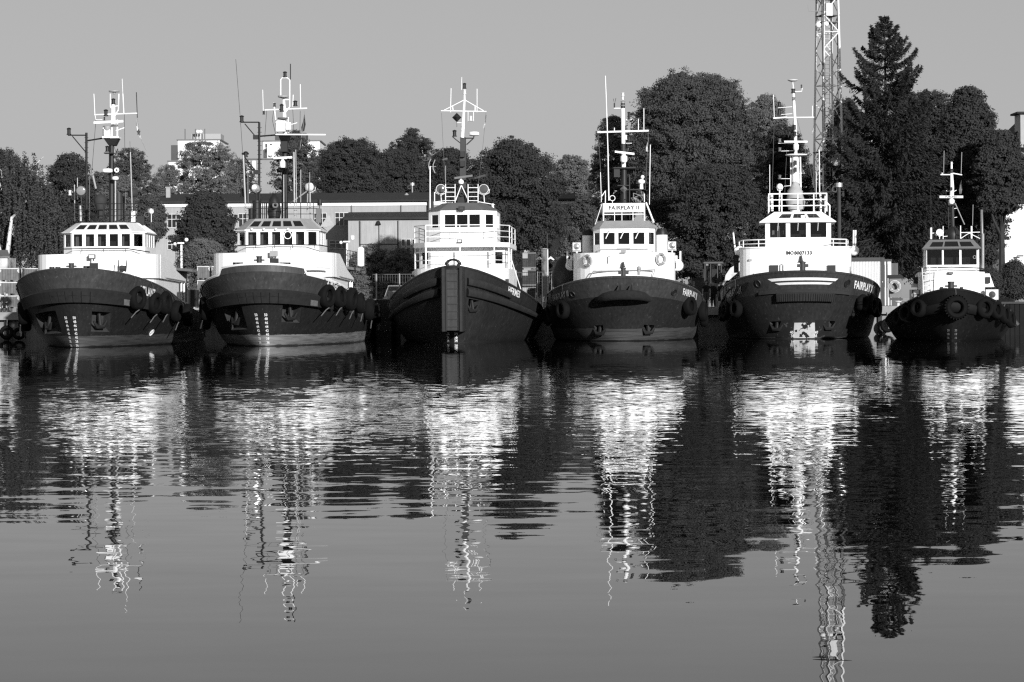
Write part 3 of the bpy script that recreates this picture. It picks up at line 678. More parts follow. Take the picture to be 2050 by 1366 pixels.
# ------------------------------------------------------------------ tug kit
def project(p):
    u2, v2 = p[0] / p[1] * F, (CAM_H - p[2]) / p[1] * F
    c, s = math.cos(ROLL), math.sin(ROLL)
    return 1025 + u2 * c + v2 * s, 609 - u2 * s + v2 * c
SEP = {'lamp_arm', 'antenna_pole', 'whip_antenna', 'stay', 'halyard', 'exhaust_stack', 'grille_pipe', 'side_post', 'mast_band'}
class Tug:
    def __init__(s, label, px, D, psi, d=12.0):
        s.loc = Vector((P(px, 640, D).x, D, 0)); s.psi = R_(psi); s.d = d
        s.root = thing('tugboat', label, 'tugboat', s.loc, -s.psi, 'tugs moored side by side')
        s.MW = Matrix.Translation(s.loc) @ Matrix.Rotation(-s.psi, 4, 'Z')
    def p(s, px, py, y=None):
        """local point at local depth y seen at photo pixel"""
        y = s.d if y is None else y
        C = Vector((0, 0, CAM_H)); d = P(px, py, 1.0) - C
        aft = Vector((math.sin(s.psi), math.cos(s.psi), 0)); rt = Vector((math.cos(s.psi), -math.sin(s.psi), 0))
        t = (y + (s.loc - C).dot(aft)) / d.dot(aft); q = C + d * t - s.loc
        return Vector((q.dot(rt), y, q.z))
    def m(s, npx, y=None): return npx * (s.loc.y + (s.d if y is None else y)) / F
    def tubes(s, name, mt, items, parent=None, y=None, n=6):
        one = name not in SEP; M = MB(); o = None
        for pts, r in items:
            M.tube([s.p(q[0], q[1], q[2] if len(q) > 2 else y) for q in pts], r, n)
            if not one: o = M.build(name, mt, parent or s.root, 40); M = MB()
        return M.build(name, mt, parent or s.root, 40) if one else o
    # ---- hull surface
    def hull(s, B0, B1, Lb0, Lb1, n0, n1, rake, L, zb, zm, Ls, split, mats, pockets=(), flare=1.0, pw=1.6, zk=1.0, deck=0.80, cap=0.07, capm=None, notch=None):
        s.H = (B0, B1, Lb0, Lb1, n0, n1, rake, L, zb, zm, Ls, flare, pw, zk)
        vs = sorted(set([i / 44 for i in range(-44, 45)])); ss = sorted(set([-0.12] + [i / 18 for i in range(0, 19)] + [split]))
        holes = []
        s.grid()
        for q in pockets:
            c = [s.vs(*k) for k in q]
            v0, v1 = min(k[0] for k in c), max(k[0] for k in c); s0, s1 = min(k[1] for k in c), max(k[1] for k in c)
            holes.append((v0, v1, s0, s1))
        inside = lambda v, t: any(h[0] < v < h[1] and h[2] < t < h[3] for h in holes)
        near = lambda v, hs: any(abs(v - x) < .007 for x in hs)
        hv = [x for h in holes for x in h[:2]]; hs_ = [x for h in holes for x in h[2:]]
        vs = sorted([v for v in vs if not near(v, hv)] + hv); ss = sorted([t for t in ss if not any(abs(t - x) < .012 for x in hs_)] + hs_)
        M = MB(); nv = len(vs); pts = [s.pt(v, t) for t in ss for v in vs]; M.v = [tuple(q) for q in pts]
        for j in range(len(ss) - 1):
            for i in range(nv - 1):
                if inside((vs[i] + vs[i + 1]) / 2, (ss[j] + ss[j + 1]) / 2): continue
                M.f.append((j * nv + i, j * nv + i + 1, (j + 1) * nv + i + 1, (j + 1) * nv + i)); M.m.append(1 if (ss[j] + ss[j + 1]) / 2 > split else 0)
        M.f.append(tuple(j * nv for j in range(len(ss))) + tuple(j * nv + nv - 1 for j in reversed(range(len(ss))))); M.m.append(0)
        # inside of the bulwark and the deck
        M.k = 1; o = len(M.v); k0 = [vs.index(v) for v in vs]
        n_in = [s.pt(v, 1.0) - s.nm(v, 0.98) * .06 for v in vs]; n_dk = [s.pt(v, deck) - s.nm(v, deck) * .08 for v in vs]
        for a in n_in + n_dk: M.v.append((a.x * (0.995), a.y, a.z))
        for i in range(nv - 1):
            M.f.append((o + i + 1, o + i, o + nv + i, o + nv + i + 1)); M.m.append(1)
            if i < nv // 2:
                a, b = i, nv - 1 - i
                if a + 1 < b - 1 or True: M.f.append((o + nv + a, o + nv + a + 1, o + nv + b - 1, o + nv + b)); M.m.append(2)
        s.hobj = M.build('hull', list(mats) + [DGREY], s.root, 35)
        C = MB(); C.tube([s.pt(v, 1.08 if notch and abs(v) < notch else 1.0) - s.nm(v, .98) * .03 for v in vs], cap, 5); s.capo = C.build('bulwark_cap', capm or mats[1], s.hobj, 40)
        for h in holes:
            ring = []; K = 4
            e = [(h[0], h[2]), (h[1], h[2]), (h[1], h[3]), (h[0], h[3])]
            for a, b in zip(e, e[1:] + e[:1]):
                for i in range(K): ring.append((a[0] + (b[0] - a[0]) * i / K, a[1] + (b[1] - a[1]) * i / K))
            vm, tm = (h[0] + h[1]) / 2, (h[2] + h[3]) / 2; nn = s.nm(vm, tm); ctr = s.pt(vm, tm)
            outer = [s.pt(*q) for q in ring]; inner = [(p - ctr) * .86 + ctr - nn * .55 for p in outer]
            n = len(ring); G = MB(); G.add(outer + inner, [((i + 1) % n, i, n + i, n + (i + 1) % n) for i in range(n)] + [tuple(n + i for i in range(n))])
            pk = G.build('anchor_pocket', mat('scuffed_pocket_steel', .055, .7, .4, 2.5, bump=.3), s.hobj)
            A = MB(); top, bot = ctr + Vector((0, 0, .45)) - nn * .2, ctr - Vector((0, 0, .28)) - nn * .05; sd = nn.cross(Vector((0, 0, 1))).normalized()
            A.tube([top, bot], .09, 6); A.tube([bot - sd * .42 + Vector((0, 0, .3)), bot - sd * .2, bot + sd * .2, bot + sd * .42 + Vector((0, 0, .3))], [.05, .12, .12, .05], 6); A.build('anchor', BLACK, pk, 40)
        return s.hobj
    def ztop(s, y):
        B0, B1, Lb0, Lb1, n0, n1, rake, L, zb, zm, Ls, fl, pw, zk = s.H
        return zm + (zb - zm) * max(0.0, 1 - max(0, y) / Ls) ** pw
    def pt(s, v, t):
        B0, B1, Lb0, Lb1, n0, n1, rake, L, zb, zm, Ls, fl, pw, zk = s.H
        tc = min(1.0, max(0.0, t)); g = tc ** fl
        B, Lb, n, y0 = B0 + (B1 - B0) * g, Lb0 + (Lb1 - Lb0) * g, n0 + (n1 - n0) * g, rake * (1 - tc) ** zk
        a = min(1, abs(v)); sg = 1 if v >= 0 else -1
        if a <= .6:
            ph = a / .6 * math.pi / 2; x = B * math.sin(ph) ** (2 / n); y = y0 + Lb * (1 - max(0, math.cos(ph)) ** (2 / n))
        else:
            q = (a - .6) / .4; y = y0 + Lb + q * (L - y0 - Lb); x = B * (1 - .14 * q ** 3)
        return Vector((sg * x, y, t * s.ztop(y)))
    def nm(s, v, t):
        e = .004; v1, v2 = (v - e, v + e); dv = s.pt(min(v2, 1), t) - s.pt(max(v1, -1), t); dt = s.pt(v, min(1, t + .01)) - s.pt(v, t - .01)
        n = dv.cross(dt); return n.normalized() if n.length > 1e-9 else Vector((0, -1, 0))
    def grid(s):
        s.gv = np.linspace(-.75, .95, 241); s.gs = np.linspace(0, 1, 41); G = np.zeros((241, 41, 2))
        for i, v in enumerate(s.gv):
            for j, t in enumerate(s.gs):
                w = s.MW @ s.pt(v, t); q = project(w)
                n = s.MW.to_3x3() @ s.nm(v, t)
                G[i, j] = q if n.dot(w - Vector((0, 0, CAM_H))) < 0.5 * 0 + 2 else (9e3, 9e3)
        s.G = G
    def vs(s, px, py):
        d = (s.G[:, :, 0] - px) ** 2 + (s.G[:, :, 1] - py) ** 2
        i, j = np.unravel_index(np.argmin(d), d.shape)
        v, t = s.gv[i], s.gs[j]
        for _ in range(3):
            f = lambda a, b: np.array(project(s.MW @ s.pt(a, b)))
            c = f(v, t); J = np.array([(f(v + .002, t) - c) / .002, (f(v, t + .004) - c) / .004]).T
            if abs(np.linalg.det(J)) < 50: break
            st = np.linalg.solve(J, np.array([px, py]) - c); v += float(np.clip(st[0], -.01, .01)); t += float(np.clip(st[1], -.03, .03)); t = min(1, max(0, t))
        return float(v), float(t)
    def band(s, name, mt, v0, v1, s0, s1, off, n=40, round_=False, parent=None):
        """thick strip following the hull"""
        M = MB(); k = 8 if round_ else 4; rows = []
        for i in range(n + 1):
            v = v0 + (v1 - v0) * i / n; a, b = (s.pt(v, s0), s.pt(v, s1)); nn = s.nm(v, (s0 + s1) / 2)
            if round_:
                c = (a + b) / 2; up = (b - a) / 2
                r = [c + nn * (off * .5 + off * .6 * math.cos(2 * math.pi * j / k)) + up * math.sin(2 * math.pi * j / k) for j in range(k)]
            else: r = [a - nn * .02, a + nn * off, b + nn * off, b - nn * .02]
            rows.append(r)
        vs = [q for r in rows for q in r]; fs = []
        for i in range(n):
            for j in range(k):
                q = (j + 1) % k; fs.append((i * k + j, (i + 1) * k + j, (i + 1) * k + q, i * k + q))
        fs += [tuple(range(k)), tuple(n * k + j for j in reversed(range(k)))]
        M.add(vs, fs); return M.build(name, mt, parent or s.hobj, 40 if round_ else 30)
    def hull_text(s, txt, px, py, height, width, m=None, name='name_lettering', slope=True, k=None):
        """letters laid on the plating: first letter starts at photo pixel"""
        v0, t0 = s.vs(px, py) if k is None else k
        f_v, f_f, w = text_geo(txt); M = MB()
        vv = [v0]; acc = [0.0]; p0 = s.pt(v0, t0); v = v0
        while acc[-1] < width + .05 and v < .95:
            v += .002; q = s.pt(v, t0); acc.append(acc[-1] + (q - p0).length); vv.append(v); p0 = q
        out = []
        for q in f_v:
            v = float(np.interp(q[0] / w * width, acc, vv)); base = s.pt(v, t0); t = t0 + q[1] * height / max(.5, s.ztop(base.y))
            out.append(s.pt(v, t) + s.nm(v, t) * .035)
        M.add(out, f_f); return M.build(name, m or LETTER, s.hobj)
    def patch(s, name, mt, corners, off=.015, n=12, parent=None):
        """painted patch between (v,s) corners a,b (bottom) c,d (top right, top left)"""
        M = MB(); R = []
        for j in range(3):
            for i in range(n + 1):
                u, w = i / n, j / 2
                a = [(1 - w) * ((1 - u) * corners[0][k] + u * corners[1][k]) + w * ((1 - u) * corners[3][k] + u * corners[2][k]) for k in (0, 1)]
                R.append(s.pt(*a) + s.nm(*a) * off)
        M.add(R, [(j * (n + 1) + i, j * (n + 1) + i + 1, (j + 1) * (n + 1) + i + 1, (j + 1) * (n + 1) + i) for j in range(2) for i in range(n)])
        return M.build(name, mt, parent or s.hobj)
    def draft(s, nums, pxs, py0, step, h, dv, m=None):
        for sg in (-1, 1):
            M = MB()
            for i, q in enumerate(nums):
                f_v, f_f, w = text_geo(q); px = pxs[0 if sg < 0 else 1] + (i * pxs[2 if sg < 0 else 3]); v0, t0 = s.vs(px, py0 + step * i)
                wd = h * 1.15; c = s.pt(v0, t0); zt = s.ztop(c.y); e = .004; lv = (s.pt(v0 + e, t0) - s.pt(v0 - e, t0)).length / (2 * e)
                M.add([s.pt(v0 + (k[0] / w - .5) * wd / lv, t0 + (k[1] - .5) * h / zt) + s.nm(v0, t0) * .03 for k in f_v], f_f)
            M.build('draft_marks', m or LETTER, s.hobj)
    # ---- superstructure
    def house(s, name, mt, pts, z0, z1, holes=None, top=None, parent=None, roof=None, glass=None, wname='window', th=.05, smooth=0, recess=True):
        """walls over plan points [(x,y)], from z0 to z1; top = plan of the upper edge; holes[i] = openings of wall i"""
        top = top or pts; M = MB(); n = len(pts); panes = []
        zz = lambda z, q: z(q) if callable(z) else z
        for i in range(n):
            j = (i + 1) % n
            h = (holes or {}).get(i, ())
            panes += panel(M, (*pts[i], zz(z0, pts[i])), (*pts[j], zz(z0, pts[j])), (*top[i], zz(z1, top[i])), (*top[j], zz(z1, top[j])), h, th, back=bool(h))
        M.k = 1; M.add([(*q, zz(z1, q)) for q in top], [tuple(range(n))])
        o = M.build(name, [mt, roof or mt], parent or s.root, smooth)
        for q in panes:
            G = MB(); G.quad(*q); G.build(wname, glass or GLASS, o)
        return o
    def plan(s, xc, w, yf, r, n, yb, k=10, wb=None):
        """plan with a superelliptic front: centre xc, half-width w, front yf, front depth r, back yb (listed so that walls face outward)"""
        out = []
        for i in range(-k, k + 1):
            ph = i / k * math.pi / 2; sg = 1 if i >= 0 else -1
            out.append((xc + w * sg * abs(math.sin(ph)) ** (2 / n), yf + r * (1 - max(0.0, math.cos(ph)) ** (2 / n))))
        wb = wb or w
        return out + [(xc + wb, yb), (xc - wb, yb)]
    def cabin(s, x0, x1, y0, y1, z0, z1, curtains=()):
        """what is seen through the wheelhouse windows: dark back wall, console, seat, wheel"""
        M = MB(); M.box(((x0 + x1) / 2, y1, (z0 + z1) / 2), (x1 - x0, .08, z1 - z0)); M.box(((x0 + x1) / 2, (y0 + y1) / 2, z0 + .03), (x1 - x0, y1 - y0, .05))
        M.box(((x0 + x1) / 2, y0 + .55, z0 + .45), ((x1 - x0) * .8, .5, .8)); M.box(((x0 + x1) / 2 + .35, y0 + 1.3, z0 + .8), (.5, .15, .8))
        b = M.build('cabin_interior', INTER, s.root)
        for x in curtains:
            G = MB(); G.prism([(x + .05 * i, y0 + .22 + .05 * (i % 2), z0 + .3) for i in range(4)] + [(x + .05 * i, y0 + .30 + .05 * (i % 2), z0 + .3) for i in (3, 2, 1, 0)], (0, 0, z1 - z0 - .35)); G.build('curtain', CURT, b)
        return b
    def rail(s, name, mt, base, h, rows=3, r=.025, posts=None, parent=None, pr=None, closed=False):
        """railing over foot points; rows of pipes and posts"""
        M = MB(); base = [Vector(q) for q in base]
        line = base + ([base[0]] if closed else [])
        for k in range(rows): M.tube([q + Vector((0, 0, h * (k + 1) / rows)) for q in line], r if k == rows - 1 else r * .8, 5)
        for q in (posts or base): M.tube([Vector(q), Vector(q) + Vector((0, 0, h))], pr or r, 5)
        return M.build(name, mt, parent or s.root, 40)
    def lantern(s, px, py, h=.36, r=.12, y=None, m=None, parent=None, name='lantern'):
        c = s.p(px, py, y); M = MB(); M.lathe([(r * 1.15, -h / 2), (r * 1.15, -h * .38), (r * .85, -h * .36), (r * .85, h * .25), (r * 1.2, h * .28), (r * .9, h * .42), (r * .2, h * .5)], Matrix.Translation(c), 10)
        return M.build(name, m or BLACK, parent or s.root, 40)
    def dome(s, px, py, r, h, y=None, m=None, name='radome', parent=None):
        c = s.p(px, py, y); M = MB(); M.lathe([(r * .8, -h / 2), (r, -h * .3), (r, h * .2), (r * .85, h * .42), (r * .3, h * .5)], Matrix.Translation(c), 16)
        return M.build(name, m or WHITE, parent or s.root, 40)
    def radar(s, a, b, h, y=None, m=None, base=None, parent=None, bm=None, txt=None, depth=.16):
        """radar scanner bar between two pixels, gearbox under it (px,py,w,h in pixels)"""
        A, B = s.p(*a, y), s.p(*b, y); d = (B - A); c = (A + B) / 2; M = MB()
        up = Vector((0, 0, 1)); sd = Vector((0, 1, 0))
        M.prism([A - up * h / 2 - sd * depth / 2, A + up * h / 2 - sd * depth / 2, A + up * h * .35 + sd * depth / 2, A - up * h * .35 + sd * depth / 2], d)
        o = M.build('radar_scanner', m or WHITE, parent or s.root)
        if base:
            q = s.p(base[0], base[1], y); w, k = s.m(base[2], y), s.m(base[3], y); G = MB()
            G.lathe([(w * .38, -k / 2), (w * .5, -k * .3), (w * .5, k * .2), (w * .3, k * .35), (w * .14, k * .62)], Matrix.Translation(q), 12); G.build('radar_gearbox', bm or WHITE, o, 40)
        if txt: board_text(txt, c - sd * (depth / 2 + .012), d, up, d.length * .5, h * .7, BLETTER, o)
        return o
    def searchlight(s, px, py, r, y=None, m=None, yaw=0.0, name='searchlight', stand=None, lens=None, depth=1.1):
        c = s.p(px, py, y); Mx = Matrix.Translation(c) @ Matrix.Rotation(yaw, 4, 'Z') @ Matrix.Rotation(R_(90), 4, 'X')
        M = MB(); M.lathe([(r * .35, -r * depth), (r * .8, -r * .8 * depth), (r, -r * .3), (r, r * .12), (r * .9, r * .14), (r * .88, 0), (r * .3, -r * .5)], Mx, 18)
        o = M.build(name, m or DGREY, s.root, 40)
        G = MB(); G.lathe([(r * .87, r * .02), (r * .55, r * .10), (1e-4, r * .13)], Mx, 18); G.build('lens', lens or LENS, o, 60)
        T = MB(); k = -r * 1.2
        T.tube([c + Vector((-r * 1.12, .05, 0)), c + Vector((-r * 1.05, .05, k * .6)), c + Vector((0, .05, k)), c + Vector((r * 1.05, .05, k * .6)), c + Vector((r * 1.12, .05, 0))], r * .09, 5)
        if stand: q = s.p(*stand, y); T.tube([c + Vector((0, .05, k)), q], r * .12, 6)
        T.build('yoke', m or DGREY, o, 40)
        return o
    def bitts(s, px, py, hpx, rpx, y, bar=True, m=None, name='bitt'):
        """single thick post with a cross bar; (px,py) is the foot"""
        c = s.p(px, py, y); h, r = s.m(hpx, y), s.m(rpx, y); M = MB()
        M.lathe([(r, -.3), (r, h * .86), (r * 1.15, h * .88), (r * 1.15, h), (r * .3, h * 1.01)], Matrix.Translation(c), 14)
        if bar: M.tube([c + Vector((-r * 2, 0, h * .55)), c + Vector((r * 2, 0, h * .55))], r * .28, 8)
        return M.build(name, m or DGREY, s.root, 40)
    def wiper(s, pairs, y, par, mt=None):
        for a, b in pairs:
            M = MB(); M.tube([s.p(*a, y), s.p(*b, y)], .018, 4); M.build('wiper', mt or BLACK, par)
# ---- loose things hung on the hulls
def tyre_mesh(name, R, lug=False):
    M = MB(); w = R * .38
    M.lathe([(R * .52, -w * .6), (R * .60, -w * .95), (R * .82, -w), (R * .96, -w * .72), (R, -w * .4), (R, w * .4), (R * .96, w * .72), (R * .82, w), (R * .60, w * .95), (R * .52, w * .6), (R * .56, w * .2), (R * .56, -w * .2)], None, 32, closed=True)
    if lug:
        for i in range(26):
            a = i * 2 * math.pi / 26; c = Vector((math.cos(a), math.sin(a), 0)) * R * 1.02; t = Vector((-math.sin(a), math.cos(a), 0)); q = Vector((0, 0, 1))
            for sg in (-1, 1): M.prism([c * .95 + t * .035 * R, c * 1.07 + t * .03 * R, c * 1.07 - t * .06 * R, c * .95 - t * .07 * R], q * w * .9 * sg)
    o = M.build(name, RUBBER, None, 35); me = o.data; bpy.data.objects.remove(o); return me
TY = {}
def tyre(T, v, t, R, label, name='tyre_fender', lug=False, group='tyre fenders hung on the tugs', off=None, tilt=0.0, rope=True):
    R = R * (0.93 + 0.13 * ((len(bpy.data.objects) * 37 % 17) / 17.0)); tilt = tilt or len(bpy.data.objects) % 6
    key = (round(R, 2), lug)
    if key not in TY: TY[key] = tyre_mesh('tyre_fender', R, lug)
    o = bpy.data.objects.new(name, TY[key]); COL.objects.link(o)
    n = T.nm(v, t); n = (n + Vector((0, 0, -n.z))).normalized(); n = (n + Vector((math.sin(len(bpy.data.objects)) * .14, 0, .12 * math.cos(len(bpy.data.objects) * 3)))).normalized(); c = T.pt(v, t) + n * (R * .40 if off is None else off)
    q = n.to_track_quat('Z', 'Y').to_matrix().to_4x4()
    ml = Matrix.Translation(c) @ q @ Matrix.Rotation(tilt, 4, 'Z'); o.matrix_world = T.MW @ ml
    tag(o, label, 'tyre', group)
    if rope:
        M = MB(); e = T.pt(v, 1.0); inv = ml.inverted(); top = c + Vector((0, 0, R * .55))
        M.tube([inv @ (top), inv @ (c + Vector((0, 0, R * 1.03)) + n * .02), inv @ (e + n * .05)], .025, 4)
        sd = n.cross(Vector((0, 0, 1))); b = c + Vector((0, 0, -R * 1.0)) + n * R * .2
        r = M.build('hanging_rope', mat('weathered_rope', .12, .9, .4, 8), o, 40); M = MB()
        if rope == 2: M.tube([inv @ b, inv @ (b + sd * .3 + Vector((0, 0, -.12))), inv @ (b + sd * .75 + Vector((0, 0, -.42)))], .035, 4)
        if rope == 2: M.build('rope_end', mat('weathered_rope', .12, .9, .4, 8), o, 40)
    return o
def lifebuoy(T, px, py, R, y, label, name='lifebuoy', wall=None):
    ang = 0.0
    if wall:      # lies against the curved house front
        for _ in range(4): x = T.p(px, py, y).x; y = float(np.interp(x, [q[0] for q in wall], [q[1] for q in wall])) - .10
        ang = math.atan(float(np.interp(x + .3, [q[0] for q in wall], [q[1] for q in wall]) - np.interp(x - .3, [q[0] for q in wall], [q[1] for q in wall])) / .6) ; y -= .04
    c = T.MW @ T.p(px, py, y) if T else Vector(P(px, py, y)); t = thing(name, label, 'lifebuoy', c, (-T.psi if T else 0) + ang, 'lifebuoys')
    Mx = Matrix.Rotation(R_(90), 4, 'X'); M = MB(); M.torus(Mx, R * .78, R * .22, 28, 10); M.build('ring', mat('lifebuoy_foam', .32, .6, .1, 3), t, 60)
    for i in range(4):
        a = R_(45 + 90 * i); M = MB(); q = Matrix.Rotation(a, 4, 'Y') @ Matrix.Translation((R * .78, 0, 0)) @ Matrix.Diagonal((1, 1, 1, 1))
        M.torus(q, R * .235, R * .03, 12, 6); M.build('band', WHITE, t, 60)
    M = MB(); M.tube([(R * 1.02 * math.cos(k * math.pi / 12), -.02, R * 1.02 * math.sin(k * math.pi / 12)) for k in range(25)], .012, 4); M.build('grab_line', WHITE, t)
    return t
def flag(T, pts, y, label, m, name='flag', emblem=None, cat='flag', rope=None):
    """hanging flag outline given in photo pixels, folded in depth"""
    q = [T.MW @ T.p(a, b, y) for a, b in pts]; c = q[0].copy(); t = thing(name, label, cat, c, 0, 'flags on the masts')
    n = len(q); M = MB(); k = 0
    L_, R2 = q[:n // 2], list(reversed(q[n // 2:])); rows = []
    for i in range(len(L_)):
        rows.append([L_[i].lerp(R2[i], u / 4) - c + Vector((0, .06 * math.sin(u * 2.4 + i * 1.3), 0)) for u in range(5)])
    vs = [p for r in rows for p in r]; M.add(vs, [(i * 5 + j, i * 5 + j + 1, (i + 1) * 5 + j + 1, (i + 1) * 5 + j) for i in range(len(rows) - 1) for j in range(4)])
    o = M.build('cloth', m, t, 60)
    if emblem:
        for pp, mm in emblem:
            e = MB(); e.add([T.MW @ T.p(a, b, y) - c + Vector((0, -.09, 0)) for a, b in pp], [tuple(range(len(pp)))]); e.build('emblem', mm, t)
    if rope: r = MB(); r.tube([T.MW @ T.p(a, b, y) - c for a, b in rope], .015, 4); r.build('halyard', ROPE, t)
    return t
def hullmat(name, v, boot=None, **k): return mat(name, v, .5, .28, .7, .35, streak=.3, bump=.2, boot=boot, scuff=(.60, v * 3 + .03), **k)
# ------------------------------------------------------------------ the six tugs
HG = hullmat('hull_grey', .060)
TARP = mat('grey_tarpaulin', .04, .8, .3, 2, bump=.4)
GTARP = mat('pale_tarpaulin', .42, .8, .15, 2, bump=.4)
FCLOTH = mat('white_flag_cloth', .7, .9, .08, 2)
DCLOTH = mat('dark_flag_cloth', .05, .9, .2, 2)
def wheel7(T, xc, yf, zb, ze, zt, wf, roofm, wz=(.42, .94), wn=5, ww=.47, sp=.666, upper=True, xcor=2.28, back=4.6, rm=None):
    """seven-window wheelhouse with a sloping glazed roof fascia (the two sister tugs)"""
    base = [(xc - wf, yf), (xc + wf, yf), (xc + xcor, yf + .85), (xc + xcor, yf + back), (xc - xcor, yf + back), (xc - xcor, yf + .85)]
    W_ = 2 * wf
    fr = [((W_ / 2 + (i - (wn - 1) / 2) * sp - ww / 2) / W_, (W_ / 2 + (i - (wn - 1) / 2) * sp + ww / 2) / W_, *wz) for i in range(wn)]
    cor = [(.16, .84, *wz)]; side = [(.05 + .23 * i, .05 + .23 * i + .18, *wz) for i in range(4)]
    h = T.house('wheelhouse', WHITE, base, zb, ze, {0: fr, 1: cor, 5: cor, 2: side, 4: side})
    ov = .10; eave = [(xc + (x - xc) * 1.05, yf - ov if y < yf + .1 else y - (ov if y < yf + 2 else 0)) for x, y in base]
    ins = .62; top = [(xc + (x - xc) * (1 - ins / xcor * .95), y + (ins * 1.0 if y < yf + 2 else -ins)) for x, y in base]
    fr2 = [((W_ / 2 + (i - (wn - 1) / 2) * sp - ww * .56) / W_, (W_ / 2 + (i - (wn - 1) / 2) * sp + ww * .56) / W_, .30, .80) for i in range(wn)]
    r = T.house('roof', roofm, eave, ze + .03, zt, {0: fr2}, top=top, parent=h, roof=roofm, glass=DGLASS, wname='skylight')
    M = MB()
    for i in range(9):
        u = .06 + i * .10; a0, a1 = Vector((*eave[2], ze + .05)), Vector((*eave[3], ze + .05)); b0, b1 = Vector((*top[2], zt)), Vector((*top[3], zt))
        M.tube([a0.lerp(a1, u), b0.lerp(b1, u)], .035, 4)
    M.build('roof_rib', roofm, r)
    M = MB(); M.prism([(*eave[0], ze), (*eave[1], ze), (*eave[2], ze), (*eave[3], ze), (*eave[4], ze), (*eave[5], ze)], (0, 0, .05)); M.build('eave', WHITE, h)
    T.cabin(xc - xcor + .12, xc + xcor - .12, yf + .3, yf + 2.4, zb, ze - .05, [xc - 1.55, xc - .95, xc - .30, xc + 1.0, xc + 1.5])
    return h, base, top
def sister(label, px, D, psi, cap, roofm, bootv, notch=None, zb=4.12):
    T = Tug(label, px, D, psi, 14)
    T.hull(3.7, 4.2, 12, 9.5, 1.45, 2.25, 2.3, 29, zb, 1.7, 24, .634, [hullmat('hull_%s' % bootv, .020, (.62, bootv)), HG],
           pockets=T_pock(px), flare=.8, capm=cap, cap=.07 if cap is WHITE else .05, notch=notch, pw=1.9)
    T.band('bow_fender', mat('bow_fender_rubber', .022, .75, .35, 2.4, streak=.2, bump=.3), -.335, .335, .634, .778, .28, 54)
    M = MB()
    for v in (-.10, -.062, -.03, .0, .034, .07):
        a, b = T.pt(v, .637) + T.nm(v, .68) * .29, T.pt(v, .77) + T.nm(v, .66) * .29; M.tube([a, b], .022, 4)
    M.tube([T.pt(v, .72) + T.nm(v, .68) * .285 for v in (-.1, -.05, 0, .05, .09)], .014, 4)
    M.build('fender_joint', BLACK, T.hobj)
    return T
def T_pock(px):
    return ([(84, 626), (112, 626), (108, 668), (88, 668)], [(184, 626), (222, 626), (218, 664), (188, 664)]) if px < 300 else ([(456, 616), (484, 616), (484, 660), (462, 660)], [(566, 612), (600, 612), (600, 645), (570, 645)])
# ======== tug 1
T1 = T = sister('leftmost tug, dark hull with a dark bulwark edge and a white wheelhouse roof', 143, 124.2, -.2, HG, OFFW, .085)
T.draft(['50', '48', '46', '44', '42', '40', '38', '36'], (132, 149, 1.6, .9), 636, 7.9, .14, 0)
v_, t_ = T.vs(303, 666)
M = MB(); c = T.pt(v_, t_); n = T.nm(v_, t_); q = (Matrix.Translation(c + n * .02) @ n.to_track_quat('Z', 'Y').to_matrix().to_4x4())
M.torus(q, .19, .025, 20, 5); M.tube([q @ Vector((-.19, 0, 0)), q @ Vector((.19, 0, 0))], .02, 4); M.tube([q @ Vector((0, -.19, 0)), q @ Vector((0, .19, 0))], .02, 4); M.build('bow_thruster_mark', LETTER, T.hobj)
T.hull_text('ATLANT', 278, 588, .40, 2.0)
v_, t_ = T.vs(241, 605); T.patch('worn_fender_patch', mat('worn_pale_patch', .16, .8, .4, 4), [(v_, .645), (v_ + .03, .645), (v_ + .03, .72), (v_, .72)], .295)
def sister_top(T, xs, zdk, side_wing=True):
    lo = T.plan(xs, 3.2, 6.6, 2.6, 2.7, 17.5); up = T.plan(xs, 3.35, 6.35, 2.7, 2.8, 11.5)
    h = T.house('deckhouse', WHITE, lo, 1.6, 3.72, smooth=30)
    T.house('forecastle_screen', WHITE, up, 3.7, 5.02, parent=h, smooth=30)
    for sg in (-1, 1):
        M = MB(); x = xs + sg * 3.36; M.prism([(x, 9.0, 3.7), (x, 19.5, 3.55), (x, 19.5, 3.75), (x, 15.5, 4.2), (x, 11.3, 5.02), (x, 9.0, 5.02)], (-sg * .06, 0, 0)); M.build('side_screen', WHITE, h)
        for y in (18.2, 19.4): M = MB(); M.tube([(x - sg * .1, y, 1.5), (x - sg * .1, y, 3.6)], .06, 6); M.build('stanchion', WHITE, h)
        M = MB(); M.tube([(xs + sg * 2.9, 7.7, 3.78), (xs + sg * 3.28, 9.2, 3.78), (xs + sg * 3.36, 12, 3.72), (xs + sg * 3.36, 19, 3.62)], .045, 5); M.build('rubbing_pipe', WGREY, h)
    M = MB(); M.box((xs, 22, 3.0), (5.0, 9, 2.6)); M.mat(1).box((xs, 22, 4.35), (6.2, 9.6, .16)); M.build('aft_house', [MGREY, WGREY], T.root)
    T.rail('aft_railing', BLACK, [(xs + 3.0, y, 4.42) for y in (17.8, 19.5, 21.2, 23, 25, 26.5)], 1.0, 3, .02)
    M = MB(); M.tube([(xs + 2.7, 22.5, 4.4), (xs + 2.7, 22.5, 6.0)], .07, 6); M.box((xs + 2.7, 22.3, 6.0), (.4, .2, .08)); M.ball((xs + 3.05, 22.2, 6.2), .12, 8); M.ball((xs + 2.35, 22.2, 5.95), .1, 8); M.build('deck_light', WHITE, T.root)
    M = MB(); M.box((xs, 24, 4.6), (.8, .8, 2.2)); M.build('towing_winch', DGREY, T.root)
    return h
dh = sister_top(T, 0.0, 3)
wh_, base, top = wheel7(T, 0.0, 9.6, 4.95, 6.28, 6.86, 1.67, OFFW)
